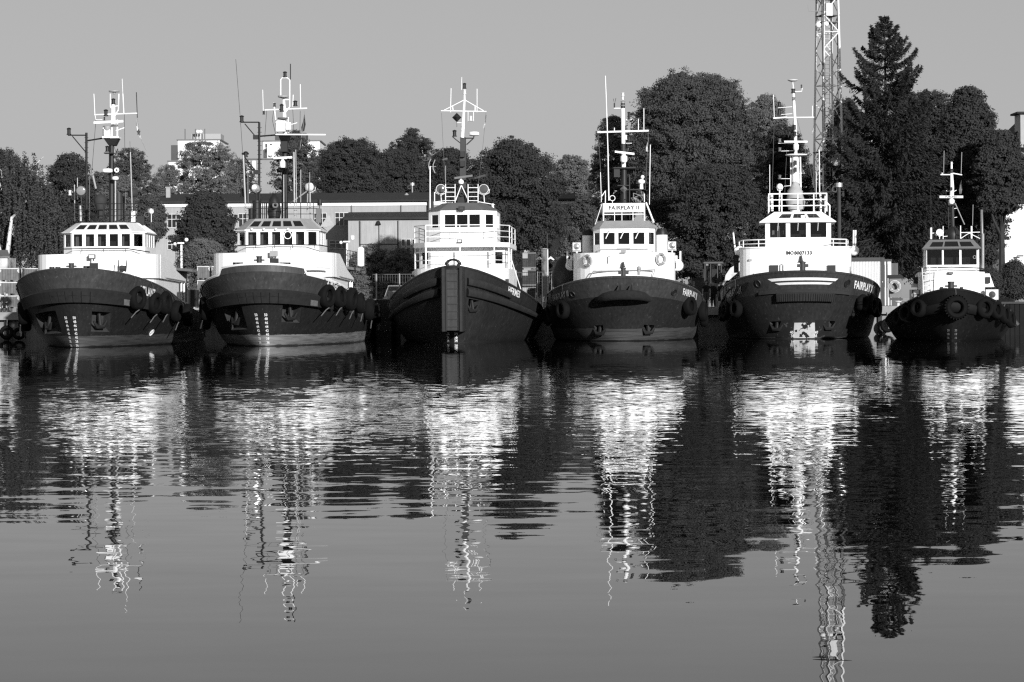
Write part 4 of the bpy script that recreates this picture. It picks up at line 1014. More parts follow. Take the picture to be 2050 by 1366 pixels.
T.tubes('front_handrail', BLACK, [([(104, 505, 8.6), (120, 499, 9.1), (180, 498, 9.15), (255, 498, 9.15), (300, 505, 9.6)], .035)] + [([(q, 505, 9.15), (q, 498, 9.15)], .02) for q in (121, 164, 207, 251)])
T.bitts(143, 541, 14, 5.2, 3.2)
M = MB(); c = T.p(188, 541, 3.4); M.box(c + Vector((0, 0, .2)), (.42, .3, .35)); M.build('fairlead', BLACK, T.root)
for q in (104, 116, 172, 180): M = MB(); M.cyl(T.p(q, 546 - (2 if q > 150 else 0), 4.2), .14, .3, 10); M.build('small_bollard', BLACK, T.root, 40)
c = T.p(184, 514, 5.9); M = MB(); M.box(c, (.38, .16, .25)); o = M.build('floodlight', DGREY, T.root); M = MB(); M.box(c + Vector((0, -.085, 0)), (.28, .02, .16)); M.build('lens', WHITE, o)
M = MB(); M.tube([c, c + Vector((0, .1, -.5)), c + Vector((-.15, .1, -.95))], .04, 5); M.tube([c + Vector((0, .1, -.5)), c + Vector((.2, .1, -.95))], .03, 5); M.build('stand', WHITE, o)
T.tubes('anchor_winch', DGREY, [([(240, 538, 5.2), (252, 538, 5.2)], .16), ([(236, 545, 5.2), (238, 520, 5.2)], .03), ([(252, 545, 5.2), (254, 521, 5.2)], .03)], n=8)
M = MB(); c = T.p(256, 556, 5.4); M.ball(c, .25, 10); M.tube([c + Vector((-.3, 0, .9)), c + Vector((-.3, 0, -.2))], .06, 6); M.build('capstan', OFFW, T.root, 40)
# roof gear
T.rail('roof_railing', BLACK, [T.p(q, 443, y) for q, y in ((140, 13.5), (150, 10.9), (180, 10.9), (207, 10.9), (235, 10.9), (262, 10.9), (281, 13.5))], .98, 3, .022)
T.d = 13.5
T.searchlight(162, 382, T.m(10), 11.5, DGREY, .1, stand=(165, 438), lens=LENS)
T.searchlight(268, 386, T.m(10), 13.5, DGREY, 2.6, stand=(268, 438))
c = T.p(201, 406, 12.5); M = MB(); M.lathe([(.16, -.9), (.2, -.5), (.36, 0), (.40, .2), (.25, .42), (.02, .5)], Matrix.Translation(c), 9); M.build('covered_monitor', TARP, T.root, 60)
T.tubes('exhaust_stack', DGREY, [([(238, 443), (238, 386)], .2), ([(246, 443), (246, 392)], .12)], y=15, n=10)
T.tubes('antenna_pole', STEEL, [([(265, 435), (261, 305)], .035), ([(231, 442), (231, 362)], .045), ([(150, 443), (149, 370)], .03), ([(161, 443), (161, 412)], .09), ([(155, 400), (155, 356)], .025)], y=12.5)
T.tubes('whip_antenna', MGREY, [([(179, 442), (179, 352)], .02), ([(251, 442), (251, 385)], .02), ([(261, 305), (260, 283)], .015), ([(249, 306), (255, 315), (250, 302)], .02)], y=12.5)
M = MB(); M.box(T.p(267, 434, 12.2), (.24, .2, .62)); M.build('equipment_box', OFFW, T.root)
M = MB(); M.box(T.p(282, 442, 12.2), (.42, .3, .5)); M.build('vent_box', BLACK, T.root)
M = MB(); M.tube([T.p(186, 352, 15), T.p(192, 378, 15)], .06, 8); M.build('loud_hailer', WGREY, T.root)
for q, r in ((140, 386), (138, 400)): T.lantern(q, r, .3, .09, 12.5, OFFW if r < 390 else BLACK, name='side_lantern')
M = MB(); c = T.p(303, 424, 16); M.ball(c, .14, 8); M.tube([c, T.p(303, 445, 16)], .02, 4); M.build('ball_lamp', WHITE, T.root)
# mast
T.d = 15.0
ms = T.tubes('mast', BLACK, [([(223, 448), (223, 286)], [.17, .14]), ([(222, 330), (236, 298)], .03), ([(221, 330), (205, 345)], .03)], n=8)
T.tubes('mast_top', WHITE, [([(227, 252), (227, 214), (226, 205)], [.14, .12, .05]), ([(221, 188), (221, 214), (227, 222)], .035), ([(238, 188), (237, 220), (230, 232)], .035), ([(221, 214), (238, 212)], .03), ([(207, 276), (207, 253)], .04), ([(224, 276), (224, 253)], .04), ([(235, 276), (235, 240)], .05), ([(207, 253), (235, 253)], .03), ([(232, 262), (249, 256)], .03)], ms)
T.tubes('yard', WHITE, [([(189, 230), (275, 227)], .035), ([(190, 230), (192, 240), (205, 240)], .02)], ms)
M = MB(); a = [T.p(q, 277, 14.4) for q in (207, 236)]; b = [T.p(q, 291, 14.8) for q in (217, 229)]
M.prism([a[0], a[1], b[1], b[0]], (0, .9, 0)); M.mat(1).box((a[0] + a[1]) / 2 + Vector((0, .4, .05)), (.95, 1.0, .1)); M.build('mast_platform', [DGREY, WHITE], ms)
M = MB(); c = T.p(215, 268, 14.4); M.box(c, (.36, .3, .5)); M.build('radar_gearbox', WHITE, ms); T.dome(215, 257, .2, .3, 14.4, WGREY, 'scanner_motor', ms)
T.radar((188, 246), (247, 243), .13, 14.2, None, None, ms)
c = T.p(228.5, 183); M = MB(); M.lathe([(.06, -.18), (.1, -.06), (.31, -.04), (.31, .03), (.1, .06)], Matrix.Translation(c), 18); M.build('satellite_antenna', WGREY, ms, 40)
T.lantern(227, 203, .34, .11, parent=ms); T.lantern(212, 226, .4, .12, parent=ms); T.lantern(209, 238, .2, .05, parent=ms); T.lantern(215, 298, .34, .12, 14.6, parent=ms)
M = MB(); M.box(T.p(219, 307, 14.6), (.56, .5, .06)); M.build('lamp_shelf', BLACK, ms)
T.dome(215, 342, T.m(10.5), .25, 14.4, WHITE, parent=ms); T.dome(231, 357, T.m(6.5), .2, 14.2, WHITE, parent=ms)
c = T.p(233.5, 341, 14.3); M = MB(); M.torus(Matrix.Translation(c) @ Matrix.Rotation(R_(90), 4, 'X'), .1, .05, 16, 8); M.build('horn', WHITE, ms, 60)
T.tubes('whip_antenna', WHITE, [([(188, 188), (190, 230)], .022), ([(248, 228), (246, 188)], .028), ([(246, 188), (244.5, 158)], .015)], ms)
T.tubes('whip_antenna', DGREY, [([(273, 185), (275, 236)], .028)], ms)
T.tubes('stay', DGREY, [([(192, 240), (185, 330), (182, 352)], .012), ([(249, 228), (250, 305)], .012), ([(228, 292), (240, 330)], .012)], ms, n=4)
dp = T.tubes('derrick_post', BLACK, [([(173, 446), (173, 266)], .075), ([(136, 271), (173, 271)], .04), ([(145, 273), (171, 304)], .035), ([(175, 282), (212, 276)], .05)] + [([(169, q), (177, q)], .015) for q in range(276, 440, 10)], y=15.5)
T.lantern(138, 263, .42, .12, 15.5, parent=dp)
flag(T, [(273, 241), (272, 252), (274, 265), (282, 281), (283, 279), (280, 268), (277, 255), (274, 240)], 15, 'white pennant with a dark star on the mast of the leftmost tug', FCLOTH,
     emblem=[([(276, 262), (278, 258), (279, 262), (282, 263), (280, 267), (281, 272), (278, 269), (275, 271), (276.5, 266), (273.5, 264)], DGREY)], rope=[(275, 236), (283, 280), (293, 302)])
for i, (q, r, o) in enumerate([(267, 597, 2), (302, 607, 2), (322, 607, 2), (345, 622, 2), (366, 632, 2)]):
    tyre(T, *T.vs(q, r), .63, ('first', 'second', 'third', 'fourth', 'fifth')[i] + ' tyre from the bow on the right flank of the leftmost tug', rope=o)
for i, v in enumerate((-.40, -.455, -.51)):
    tyre(T, v, .60 - .03 * i, .66, ('front', 'middle', 'rear')[i] + ' tyre of the bunch on the left flank of the leftmost tug', rope=2)
# ======== tug 2
T2 = T = sister('second tug from the left, dark hull with a white bulwark edge and grey wheelhouse roof', 521, 123.6, 1.5, WHITE, WGREY, .26, .19, 3.95)
T.draft(['50', '48', '46', '44', '42', '40', '38', '36'], (513, 532, 1.2, .6), 630, 7.9, .14, 0)
T.band('raised_bulwark', HG, -.19, .19, .99, 1.075, .012)
T.hull_text('ARGUS', 653, 575, .42, 2.0)
v_, t_ = T.vs(615, 596); T.patch('worn_fender_patch', mat('worn_pale_patch', .16), [(v_, .645), (v_ + .035, .645), (v_ + .035, .72), (v_, .72)], .295)
dh = sister_top(T, -.32, 3)
wh_, base, top = wheel7(T, -.34, 9.6, 4.95, 6.32, 7.0, 1.67, WGREY)
c = T.p(576, 471, 9.5); M = MB(); M.torus(Matrix.Translation(c) @ Matrix.Rotation(R_(90), 4, 'X'), .2, .025, 24, 6); M.build('clear_view_screen', WHITE, wh_, 60)
for q in (504, 528, 552, 577): M = MB(); M.ball(T.p(q, 459, 9.4), .07, 8); M.build('wiper_motor', WHITE, wh_)
M = MB(); a = T.p(640, 455, 12); M.prism([a, a + Vector((.75, .6, .1)), a + Vector((.5, .4, .75))], (0, .05, 0)); M.build('canvas_cover', GTARP, wh_)
T.tubes('front_handrail', BLACK, [([(468, 500, 9.0), (476, 492, 9.1), (560, 490, 9.15), (640, 491, 9.15), (676, 497, 10)], .035)] + [([(q, 498, 9.15), (q, 490, 9.15)], .02) for q in (512, 550, 586, 630)])
T.bitts(519, 531, 18, 5.4, 3.2)
M = MB(); M.box(T.p(549, 526, 3.6), (.45, .3, .45)); M.build('fairlead', BLACK, T.root)
for q in (472, 481, 565, 576): M = MB(); M.cyl(T.p(q, 535, 4.0), .16, .25, 10); M.build('small_bollard', BLACK, T.root, 40)
c = T.p(548, 508, 6.0); M = MB(); M.box(c, (.42, .2, .3)); o = M.build('floodlight', WGREY, T.root); M = MB(); M.tube([c, c + Vector((-.02, .1, -.7))], .04, 5); M.build('stand', WGREY, o)
T.tubes('deck_pipe', OFFW, [([(585, 533, 5.5), (620, 534, 5.5), (660, 537, 6.5)], .06)])
M = MB(); c = T.p(722, 515, 22); M.lathe([(.12, -.6), (.22, -.52), (.22, .52), (.1, .62)], Matrix.Translation(c), 12); M.build('liferaft_canister', WHITE, T.root, 40)
T.rail('roof_railing', BLACK, [T.p(q, 440, y) for q, y in ((492, 14), (503, 10.9), (533, 10.9), (570, 10.9), (602, 10.9), (628, 10.9), (640, 14))], .95, 3, .022)
T.d = 13.5
T.searchlight(512, 377, T.m(9.5), 12.5, BLACK, .35, stand=(512, 440), lens=CHROME)
sl = T.searchlight(621, 375, T.m(9), 13, OFFW, 2.4); T.tubes('boom', STEEL, [([(616, 382), (580, 408)], .04), ([(621, 384), (622, 440)], .03)], sl, 13)
T.tubes('exhaust_stack', BLACK, [([(514, 440), (514, 402)], .26), ([(503, 440), (503, 418)], .16)], y=14.5, n=12)
T.tubes('grille_pipe', BLACK, [([(q, 438), (q, 405)], .03) for q in range(526, 545, 4)], y=15)
c = T.p(549, 414, 13); M = MB(); M.lathe([(.28, -.9), (.4, -.3), (.3, .4), (.08, .75)], Matrix.Translation(c), 9); M.build('covered_monitor', BLACK, T.root, 60)
c = T.p(551, 411, 12.3); M = MB(); M.torus(Matrix.Translation(c) @ Matrix.Rotation(R_(90), 4, 'X'), .13, .06, 16, 8); M.build('horn', MGREY, T.root, 60)
T.tubes('antenna_pole', STEEL, [([(568, 438), (568, 350)], .03), ([(590, 435), (588, 305)], .05), ([(594, 435), (592, 300)], .025), ([(492, 428), (487, 311)], .05)], y=12.5)
T.tubes('whip_antenna', WGREY, [([(602, 438), (602, 340)], .03), ([(620, 438), (620, 345)], .02), ([(615, 425), (616, 388)], .04), ([(497, 440), (496, 330)], .015)], y=12.5)
M = MB(); M.box(T.p(638, 432, 12.5), (.3, .3, .8)); M.mat(1).tube([T.p(640, 412, 12.5), T.p(640, 400, 12.5)], .14, 8); M.build('signal_lamp', [MGREY, BLACK], T.root)
T.lantern(485, 386, .5, .12, 13, name='side_lantern')
M = MB(); M.box(T.p(493, 378, 13), (.25, .3, .55)); M.build('lamp_screen', BLACK, T.root)
T.d = 15
ms = T.tubes('mast', BLACK, [([(570, 445), (570, 272)], [.2, .15])], n=8)
T.tubes('mast_top', WHITE, [([(570, 268), (570, 236), (568, 195)], [.13, .11, .07]), ([(562, 193), (562, 160), (565, 156), (575, 156), (580, 160), (580, 214)], .035), ([(580, 214), (571, 226)], .035), ([(570, 200), (579, 200)], .025), ([(556, 266), (552, 240), (548, 206)], .04), ([(577, 266), (577, 235)], .04)], ms)
T.tubes('yard', WHITE, [([(530, 220.5), (615, 217)], .04), ([(575, 252), (595, 246)], .025)], ms)
M = MB(); M.box(T.p(563, 253, 14.5), (.5, .4, .62)); M.box(T.p(578, 253, 14.6), (.28, .3, .4)); M.build('radar_gearbox', WHITE, ms)
c = T.p(567, 193.5, 14.8); M = MB(); M.lathe([(.06, -.12), (.31, -.04), (.31, .04), (.1, .07)], Matrix.Translation(c), 18); M.build('satellite_antenna', WGREY, ms, 40)
c = T.p(566, 237, 14.6); M = MB(); M.lathe([(.06, -.1), (.3, -.04), (.3, .03), (.1, .06)], Matrix.Translation(c), 16); M.build('radar_turntable', MGREY, ms, 40)
T.lantern(570.5, 149, .34, .11, parent=ms); T.lantern(564, 216, .46, .11, 14.7, parent=ms); T.lantern(591, 207, .32, .12, parent=ms); T.lantern(549.5, 210, .22, .08, parent=ms, m=DGREY); T.lantern(528, 226, .2, .07, parent=ms)
T.radar((552, 269.5), (652, 270), .07, 14.3, None, None, ms); T.radar((548, 317), (585, 315.5), .12, 14.2, None, (566, 328, 13, 16), ms)
M = MB(); a = [T.p(q, 271, 14.4) for q in (557, 580)]; b = [T.p(q, 284, 14.8) for q in (562, 575)]; M.prism([a[0], a[1], b[1], b[0]], (0, .8, 0)); M.box(T.p(569, 294, 14.7), (.4, .4, .6))
a = [T.p(q, 337, 14.4) for q in (559, 576)]; b = [T.p(q, 349, 14.8) for q in (566, 574)]; M.prism([a[0], a[1], b[1], b[0]], (0, .6, 0)); M.build('mast_bracket', BLACK, ms)
T.tubes('whip_antenna', WHITE, [([(526, 180), (527, 222)], .018), ([(587, 190), (586, 214)], .025), ([(601, 169), (602, 216)], .025)], ms)
T.tubes('whip_antenna', BLACK, [([(581.5, 128), (581.5, 160)], .03), ([(472, 119, 16), (481, 236, 16), (486, 310, 16)], .012)], ms)
T.tubes('stay', DGREY, [([(534, 222), (530, 275)], .012), ([(552, 270), (545, 240), (548, 222)], .012), ([(586, 217), (590, 300)], .012), ([(601, 222), (600, 300)], .012)], ms, n=4)
dp = T.tubes('derrick_post', BLACK, [([(519, 442), (519, 245)], .07), ([(482, 245), (519, 245)], .04), ([(490, 248), (511, 273)], .035), ([(521, 273), (572, 269)], .05), ([(486, 310), (512, 343)], .04), ([(484, 308), (498, 308)], .06), ([(494, 330), (512, 346), (520, 344)], .05)] + [([(515, q), (524, q)], .015) for q in range(256, 430, 9)], y=15.5)
M = MB(); M.box(T.p(512, 275, 15.4), (.3, .2, .25)); M.box(T.p(514, 345, 15.4), (.4, .2, .25)); M.build('junction_box', BLACK, dp)
T.lantern(484, 238, .4, .12, 15.5, parent=dp); T.lantern(492, 309, .34, .12, 15.5, parent=dp)
flag(T, [(609, 230), (607, 242), (603, 255), (604, 264), (609, 263), (612, 250), (611, 240), (610, 229)], 15, 'dark flag on the yard of the second tug from the left', DCLOTH, rope=[(609, 222), (610, 232), (600, 300)])
for i, (q, r) in enumerate([(647, 592), (672, 595), (694, 598), (713, 608), (731, 619), (747, 628)]):
    tyre(T, *T.vs(q, r), .63, ('first', 'second', 'third', 'fourth', 'fifth', 'sixth')[i] + ' tyre from the bow on the right flank of the tug with white bulwark edge', rope=2)
for i, v in enumerate((-.39, -.45, -.51)):
    tyre(T, v, .66 - .05 * i, .64, ('front', 'middle', 'rear')[i] + ' tyre of the bunch on the left flank of the tug with white bulwark edge', rope=2)
# ======== tug 3
T3 = T = Tug('third tug from the left, with a ladder-like fender down its stem and twin searchlights', 906, 130.3, 2.7, 10)
T.hull(3.7, 4.5, 12, 10.5, 1.35, 1.7, 1.4, 26, 4.2, 1.45, 20, .80, [hullmat('hull_black_tug', .024, (.05, .10)), mat('hull_dark_grey_tug', .030, .5, .28, .7, .35, streak=.2)], pockets=([(938, 602), (958, 602), (958, 624), (940, 624)],), flare=.8, deck=.78, pw=2.3)
DKG = mat('dark_grey_fender', .024, .75, .3, 2.5, streak=.2, bump=.3)
M = MB()
for a, b in ((883, 894), (918, 929)):
    p0, p1 = T.p(a, 664, -.35), T.p(b, 664, -.35); q0, q1 = T.p(a, 536, -.5), T.p(b, 536, -.5)
    w = (p1.x - p0.x) * .25
    M.prism([(p0.x, -.25, p0.z), (p0.x + w, -.5, p0.z), (p1.x - w, -.5, p0.z), (p1.x, -.25, p0.z), (p1.x, 1.5, p0.z), (p0.x, 1.5, p0.z)], (0, 0, q0.z - p0.z))
M.build('stem_fender', DKG, T.hobj)
p0, p1 = T.p(895, 662, -.2), T.p(917, 540, -.2); M = MB(); M.box(((p0.x + p1.x) / 2, .5, (p0.z + p1.z) / 2), (p1.x - p0.x, 1.5, p1.z - p0.z)); M.k = 1
for i in range(8): M.box(((p0.x + p1.x) / 2, -.27, p0.z + (p1.z - p0.z) * (i + .5) / 8), (p1.x - p0.x, .05, .05))
for x in (p0.x, p1.x): M.box((x, -.28, (p0.z + p1.z) / 2), (.06, .06, p1.z - p0.z))
M.build('stem_pad', [mat('worn_stem_pad', .045, .8, .35, 2, streak=.2), BLACK], T.hobj)
for sg in (-1, 1):
    T.band('rubbing_strake', DKG, sg * .09, sg * .30, .80, .90, .22, 24, True); T.band('rubbing_strake', DKG, sg * .09, sg * .62, .66, .77, .24, 40, True)
T.hull_text('HERMES', 1016, 586, .33, 1.65)
T.draft(['38', '36', '34'], (898, 912, 0, 0), 668, 7, .17, 0)
# superstructure: three tiers of faceted house
xc = 0.0
def octo(xc, wf, ws, yf, ch, yb): return [(xc - wf, yf), (xc + wf, yf), (xc + ws, yf + ch), (xc + ws, yb), (xc - ws, yb), (xc - ws, yf + ch)]
z = lambda py, y: T.p(924, py, y).z
ply = T.plan(xc, 2.75, 5.4, 2.6, 2.2, 17)
dh = T.house('deckhouse', WHITE, ply, 1.4, z(538, 7), smooth=30)
lo = octo(xc, 1.75, 2.5, 7.3, 1.1, 16)
lw = T.house('lower_house', WHITE, lo, z(540, 7.3), z(493, 7.3), {1: [(.25, .8, .25, .75)], 5: [(.2, .75, .25, .75)], 2: [(.05, .2, .3, .8), (.5, .62, .0, .85)], 4: [(.5, .62, 0, .85)]}, parent=dh)
for q in (874, 972): c = T.p(q, 507, 7.6); M = MB(); M.torus(Matrix.Translation(c) @ Matrix.Rotation(R_(90), 4, 'X') @ Matrix.Rotation(0.6 if q > 900 else -.6, 4, 'Y'), .15, .035, 16, 6); M.lathe([(.14, -.01), (1e-4, 0)], Matrix.Translation(c) @ Matrix.Rotation(R_(90), 4, 'X'), 12); M.build('porthole', DGREY, lw)
deckp = octo(xc, 2.0, 2.78, 6.2, 1.6, 16)
M = MB(); n_ = [(x, y, z(495, 6.5)) for x, y in deckp]; M.prism(n_, (0, 0, .27)); fb = M.build('bridge_deck', WHITE, dh)
for x, y in ((-2.7, 7.9), (2.7, 7.9), (-1.95, 6.3), (1.95, 6.3), (2.7, 11), (-2.7, 11), (0, 6.3)): M = MB(); M.tube([(x, y, z(538, 7)), (x, y, z(495, 6.5))], .045, 6); M.build('deck_pillar', WHITE, dh)
T.rail('lower_railing', WHITE, [(-2.7, 11, z(538, 7)), (-2.7, 7.9, z(538, 7)), (-1.95, 6.35, z(538, 7)), (0, 6.35, z(538, 7)), (1.95, 6.35, z(538, 7)), (2.7, 7.9, z(538, 7)), (2.7, 11, z(538, 7))], .95, 2, .028, parent=dh)
T.rail('bridge_railing', WHITE, [(-2.74, 15, z(486, 6.5)), (-2.74, 11, z(486, 6.5)), (-2.74, 8, z(486, 6.5)), (-1.95, 6.3, z(486, 6.5)), (0, 6.25, z(486, 6.5)), (1.95, 6.3, z(486, 6.5)), (2.74, 8, z(486, 6.5)), (2.74, 11, z(486, 6.5)), (2.74, 15, z(486, 6.5))], 1.0, 3, .028, parent=fb)
wb = octo(xc, 1.22, 1.98, 7.9, .9, 12.5); zb, zt = z(487, 8), z(421, 8); f = lambda py: (z(py, 8) - zb) / (zt - zb)
wl, wh2 = f(455), f(430)
wh_ = T.house('wheelhouse', WHITE, wb, zb, zt, {0: [(.10, .345, wl, wh2), (.385, .64, wl, wh2), (.68, .93, wl, wh2)], 1: [(.2, .75, wl, wh2)], 5: [(.25, .8, wl, wh2)], 2: [(.06, .3, wl, wh2), (.4, .6, wl, wh2)], 4: [(.06, .3, wl, wh2), (.4, .6, wl, wh2)]}, parent=dh)
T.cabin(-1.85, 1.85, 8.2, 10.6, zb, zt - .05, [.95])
M = MB(); a = [(x * 1.06, y - .08 if y < 9 else y, zt) for x, y in wb]; b = [(x * .62, y + .5 if y < 9 else y - .6, z(407, 9)) for x, y in wb]
M.add(a + b, [(i, (i + 1) % 6, 6 + (i + 1) % 6, 6 + i) for i in range(6)] + [tuple(6 + i for i in range(6)), tuple(reversed(range(6)))]); M.build('roof', mat('roof_grey_paint', .13, .6, .15, 1.5), wh_)
for q, r, yy in ((920, 483, 6.1), (924, 418, 7.6)):
    c = T.p(q, r, yy); M = MB(); M.box(c, (.3 if r > 450 else .36, .14, .2 if r > 450 else .26)); o = M.build('floodlight', BLACK, T.root); M = MB(); M.box(c + Vector((0, -.08, 0)), (.2, .02, .12)); M.build('lens', WHITE if r > 450 else DGREY, o)
c = T.p(907, 528, 1.2); M = MB(); M.torus(Matrix.Translation(c) @ Matrix.Rotation(R_(90), 4, 'X') @ Matrix.Diagonal((1.25, .8, 1, 1)), .27, .075, 24, 8); M.box(c + Vector((0, .1, -.3)), (.7, .5, .2)); M.tube([c + Vector((-.45, 0, .0)), c + Vector((-.3, 0, 0))], .09, 6); M.tube([c + Vector((.3, 0, 0)), c + Vector((.45, 0, 0))], .09, 6); M.build('bow_fairlead', BLACK, T.root, 40)
M = MB(); c = T.p(958, 538, 3); M.box(c, (.2, .2, .35)); M.build('deck_lamp', OFFW, T.root)
c = T.p(829, 547, 9); M = MB(); M.ball(c, .13, 8); M.build('side_lamp', OFFW, T.root)
for q, r in ((823, 562), (831, 560), (1003, 560), (1014, 566)): M = MB(); M.cyl(T.p(q, r, 7 if q > 900 else 6.5) + Vector((0, 0, -.25)), .13, .45, 8); M.build('small_bollard', BLACK, T.root, 40)
T.tubes('gangway_rail', OFFW, [([(1024, 520, 14), (1046, 590, 13)], .03), ([(1026, 535, 14), (1028, 560, 14)], .1)])
T.d = 11
T.searchlight(882.5, 379, T.m(10), None, OFFW, .1, stand=(884, 407), lens=mat('grey_lamp_glass', .10, .1, .1, 4, spec=.6)); T.searchlight(968.5, 379, T.m(10), None, OFFW, -.1, stand=(970, 407), lens=mat('grey_lamp_glass', .10))
for x0, x1 in ((892, 911), (937, 957)):
    T.tubes('access_ladder', WHITE, [([(x0, 418), (x0, 369), (x1, 369), (x1, 418)], .03)] + [([(x0, r), (x1, r)], .022) for r in (376, 385, 394, 402)], y=10)
T.tubes('antenna_pole', WHITE, [([(861, 440), (861, 333)], .035)], y=11)
T.tubes('folded_antenna', WGREY, [([(863, 318), (859, 326), (858, 334), (861, 343)], .03), ([(871, 320), (867, 330), (867, 338), (871, 347)], .03), ([(859, 334), (873, 334)], .02)], y=11)
T.tubes('whip_antenna', WGREY, [([(892, 370), (892, 332)], .02)], y=11)
T.tubes('roof_rail', WHITE, [([(868, 405), (892, 402)], .025), ([(870, 405), (870, 385)], .03), ([(957, 404), (990, 410)], .025), ([(988, 424), (986, 408)], .07)], y=9.5)
T.d = 12
M = MB(); a0, a1, b0, b1 = T.p(920, 415), T.p(933, 415), T.p(921, 275), T.p(932, 275)
M.prism([a0, a1, b1, b0], (0, .45, 0)); ms = M.build('mast', DGREY, T.root)
T.tubes('mast_top', WHITE, [([(926, 276), (927, 255), (930, 200), (930, 188)], [.1, .1, .06, .05])], ms)
T.tubes('yard', WHITE, [([(883, 222), (974, 223.5)], .03), ([(930, 200), (889, 221)], .025), ([(930, 200), (968, 222)], .025), ([(907, 222), (906, 212)], .03), ([(951, 222), (951, 212)], .03), ([(915, 246), (926, 246)], .02)], ms)
T.lantern(930, 172, .34, .1, parent=ms); T.lantern(930, 184, .3, .1, m=OFFW, parent=ms); T.lantern(926.5, 257, .34, .1, m=OFFW, parent=ms); T.lantern(910, 267, .4, .12, parent=ms)
T.lantern(942.5, 237, .3, .09, m=OFFW, parent=ms); T.tubes('lantern_frame', WHITE, [([(937, 222), (937, 243), (948, 243), (948, 222)], .02)], ms)
T.tubes('mast_bracket', DGREY, [([(906, 274), (913, 280), (922, 287)], .035), ([(949, 272), (948, 277), (934, 290)], .04), ([(932, 277), (948, 277)], .04)], ms)
T.dome(949, 268, T.m(10.5), .24, None, WHITE, parent=ms)
c = T.p(914.5, 235.5); k = T.m(9.5); M = MB(); M.add([c + Vector(q) * k for q in ((1, 0, 0), (-1, 0, 0), (0, 1, 0), (0, -1, 0), (0, 0, 1), (0, 0, -1))], [(0, 2, 4), (2, 1, 4), (1, 3, 4), (3, 0, 4), (2, 0, 5), (1, 2, 5), (3, 1, 5), (0, 3, 5)])
M.tube([c - Vector((0, 0, k)), c - Vector((0, 0, k * 2))], .012, 4); M.build('diamond_shape', BLACK, ms)
T.tubes('whip_antenna', WHITE, [([(903, 177), (902, 225)], .022), ([(955, 178), (955, 225)], .022), ([(924.5, 155), (924, 180)], .018)], ms)
T.tubes('halyard', MGREY, [([(884, 226), (889, 330), (892, 370)], .01), ([(973, 226), (966, 300), (957, 372)], .01), ([(886, 320), (896, 318)], .05)], ms, n=4)
T.radar((910, 357), (946, 352), .12, 11, MGREY, (923, 364, 11, 9), ms)
T.radar((950, 357), (972, 351), .12, 12.5, DGREY, None, ms)
T.tubes('tripod', WHITE, [([(923, 372, 10.5), (912, 402, 10)], .03), ([(924, 372, 10.5), (938, 402, 10)], .03)], ms)
c = T.p(924, 389, 10.4); M = MB(); M.torus(Matrix.Translation(c) @ Matrix.Rotation(R_(90), 4, 'X'), .1, .05, 14, 6); M.box(c + Vector((0, .3, -.1)), (.5, .4, .9)); M.build('horn', BLACK, ms)
for q, r in ((926, 309), (926, 328)): M = MB(); M.box(T.p(q, r, 11.8), (.26, .3, .34)); M.build('mast_lamp', BLACK, ms)
flag(T, [(973, 231), (971, 240), (968, 250), (967, 258), (970, 256), (972, 248), (973, 240), (974, 230)], 12, 'small furled white flag on the mast of the tug with the ladder-like stem fender', FCLOTH)
# ======== tug 4
T4 = T = Tug('fourth tug from the left, with a white name board over its wheelhouse and two lifebuoys', 1248, 132.5, 2.9, 10)
T.hull(4.1, 4.6, 9.5, 7.4, 1.9, 2.25, 2.4, 25, 3.58, 1.6, 19, .74, [hullmat('hull_grey_boot', .024, (.72, .085)), hullmat('bulwark_grey', .056)], pockets=([(1190, 652), (1207, 652), (1207, 667), (1194, 667)], [(1289, 651), (1308, 651), (1308, 664), (1289, 664)]), flare=.7, deck=.76, pw=2.2)
T.hull_text('FAIRPLAY II', 1109, 603, .28, 2.1, m=mat('shaded_lettering', .35))  # left name in the same shaded grey, the right one white
T.hull_text('FAIRPLAY II', 1366, 590, .32, 2.1)
c0, c1 = T.p(1196, 596, -.3), T.p(1301, 594, -.3); M = MB()
M.tube([c0 + Vector((0, 1.1, -.15)), c0 + Vector((.35, .35, 0)), c0.lerp(c1, .25) + Vector((0, -.1, .08)), c0.lerp(c1, .5) + Vector((0, -.22, .12)), c0.lerp(c1, .75) + Vector((0, -.1, .08)), c1 + Vector((-.35, .35, 0)), c1 + Vector((0, 1.1, -.15))], [.16, .25, .27, .28, .27, .25, .16], 10); M.build('bow_fender', mat('hairy_rope_fender', .016, .95, .4, 6, bump=.8), T.hobj, 50)
M = MB()
for q in (1240, 1263): a = T.p(q, 585, -.45); M.prism([a + Vector((-.08, 0, 0)), a + Vector((.08, 0, 0)), a + Vector((.02, .4, .42))], (.03, .1, 0))
M.build('fender_bracket', BLACK, T.hobj)
for q in (1147, 1349): v_, t_ = T.vs(q, 589 if q < 1200 else 585); c = T.pt(v_, t_) + T.nm(v_, t_) * .02; M = MB(); M.torus(Matrix.Translation(c) @ T.nm(v_, t_).to_track_quat('Z', 'Y').to_matrix().to_4x4(), .17, .04, 18, 6); M.lathe([(.17, 0), (1e-4, 0.005)], Matrix.Translation(c) @ T.nm(v_, t_).to_track_quat('Z', 'Y').to_matrix().to_4x4(), 14); M.build('hawse_hole', BLACK, T.hobj)
z = lambda py, y: T.p(1249, py, y).z
X = lambda px, y: T.p(px, 550, y).x
xl, xr = X(1148, 9.5), X(1352, 9.5); xm = (xl + xr) / 2
dh = T.house('deckhouse', WHITE, T.plan(xm, (xr - xl) / 2, 6.3, 3.2, 2.5, 18), 1.4, z(506, 7), smooth=30)
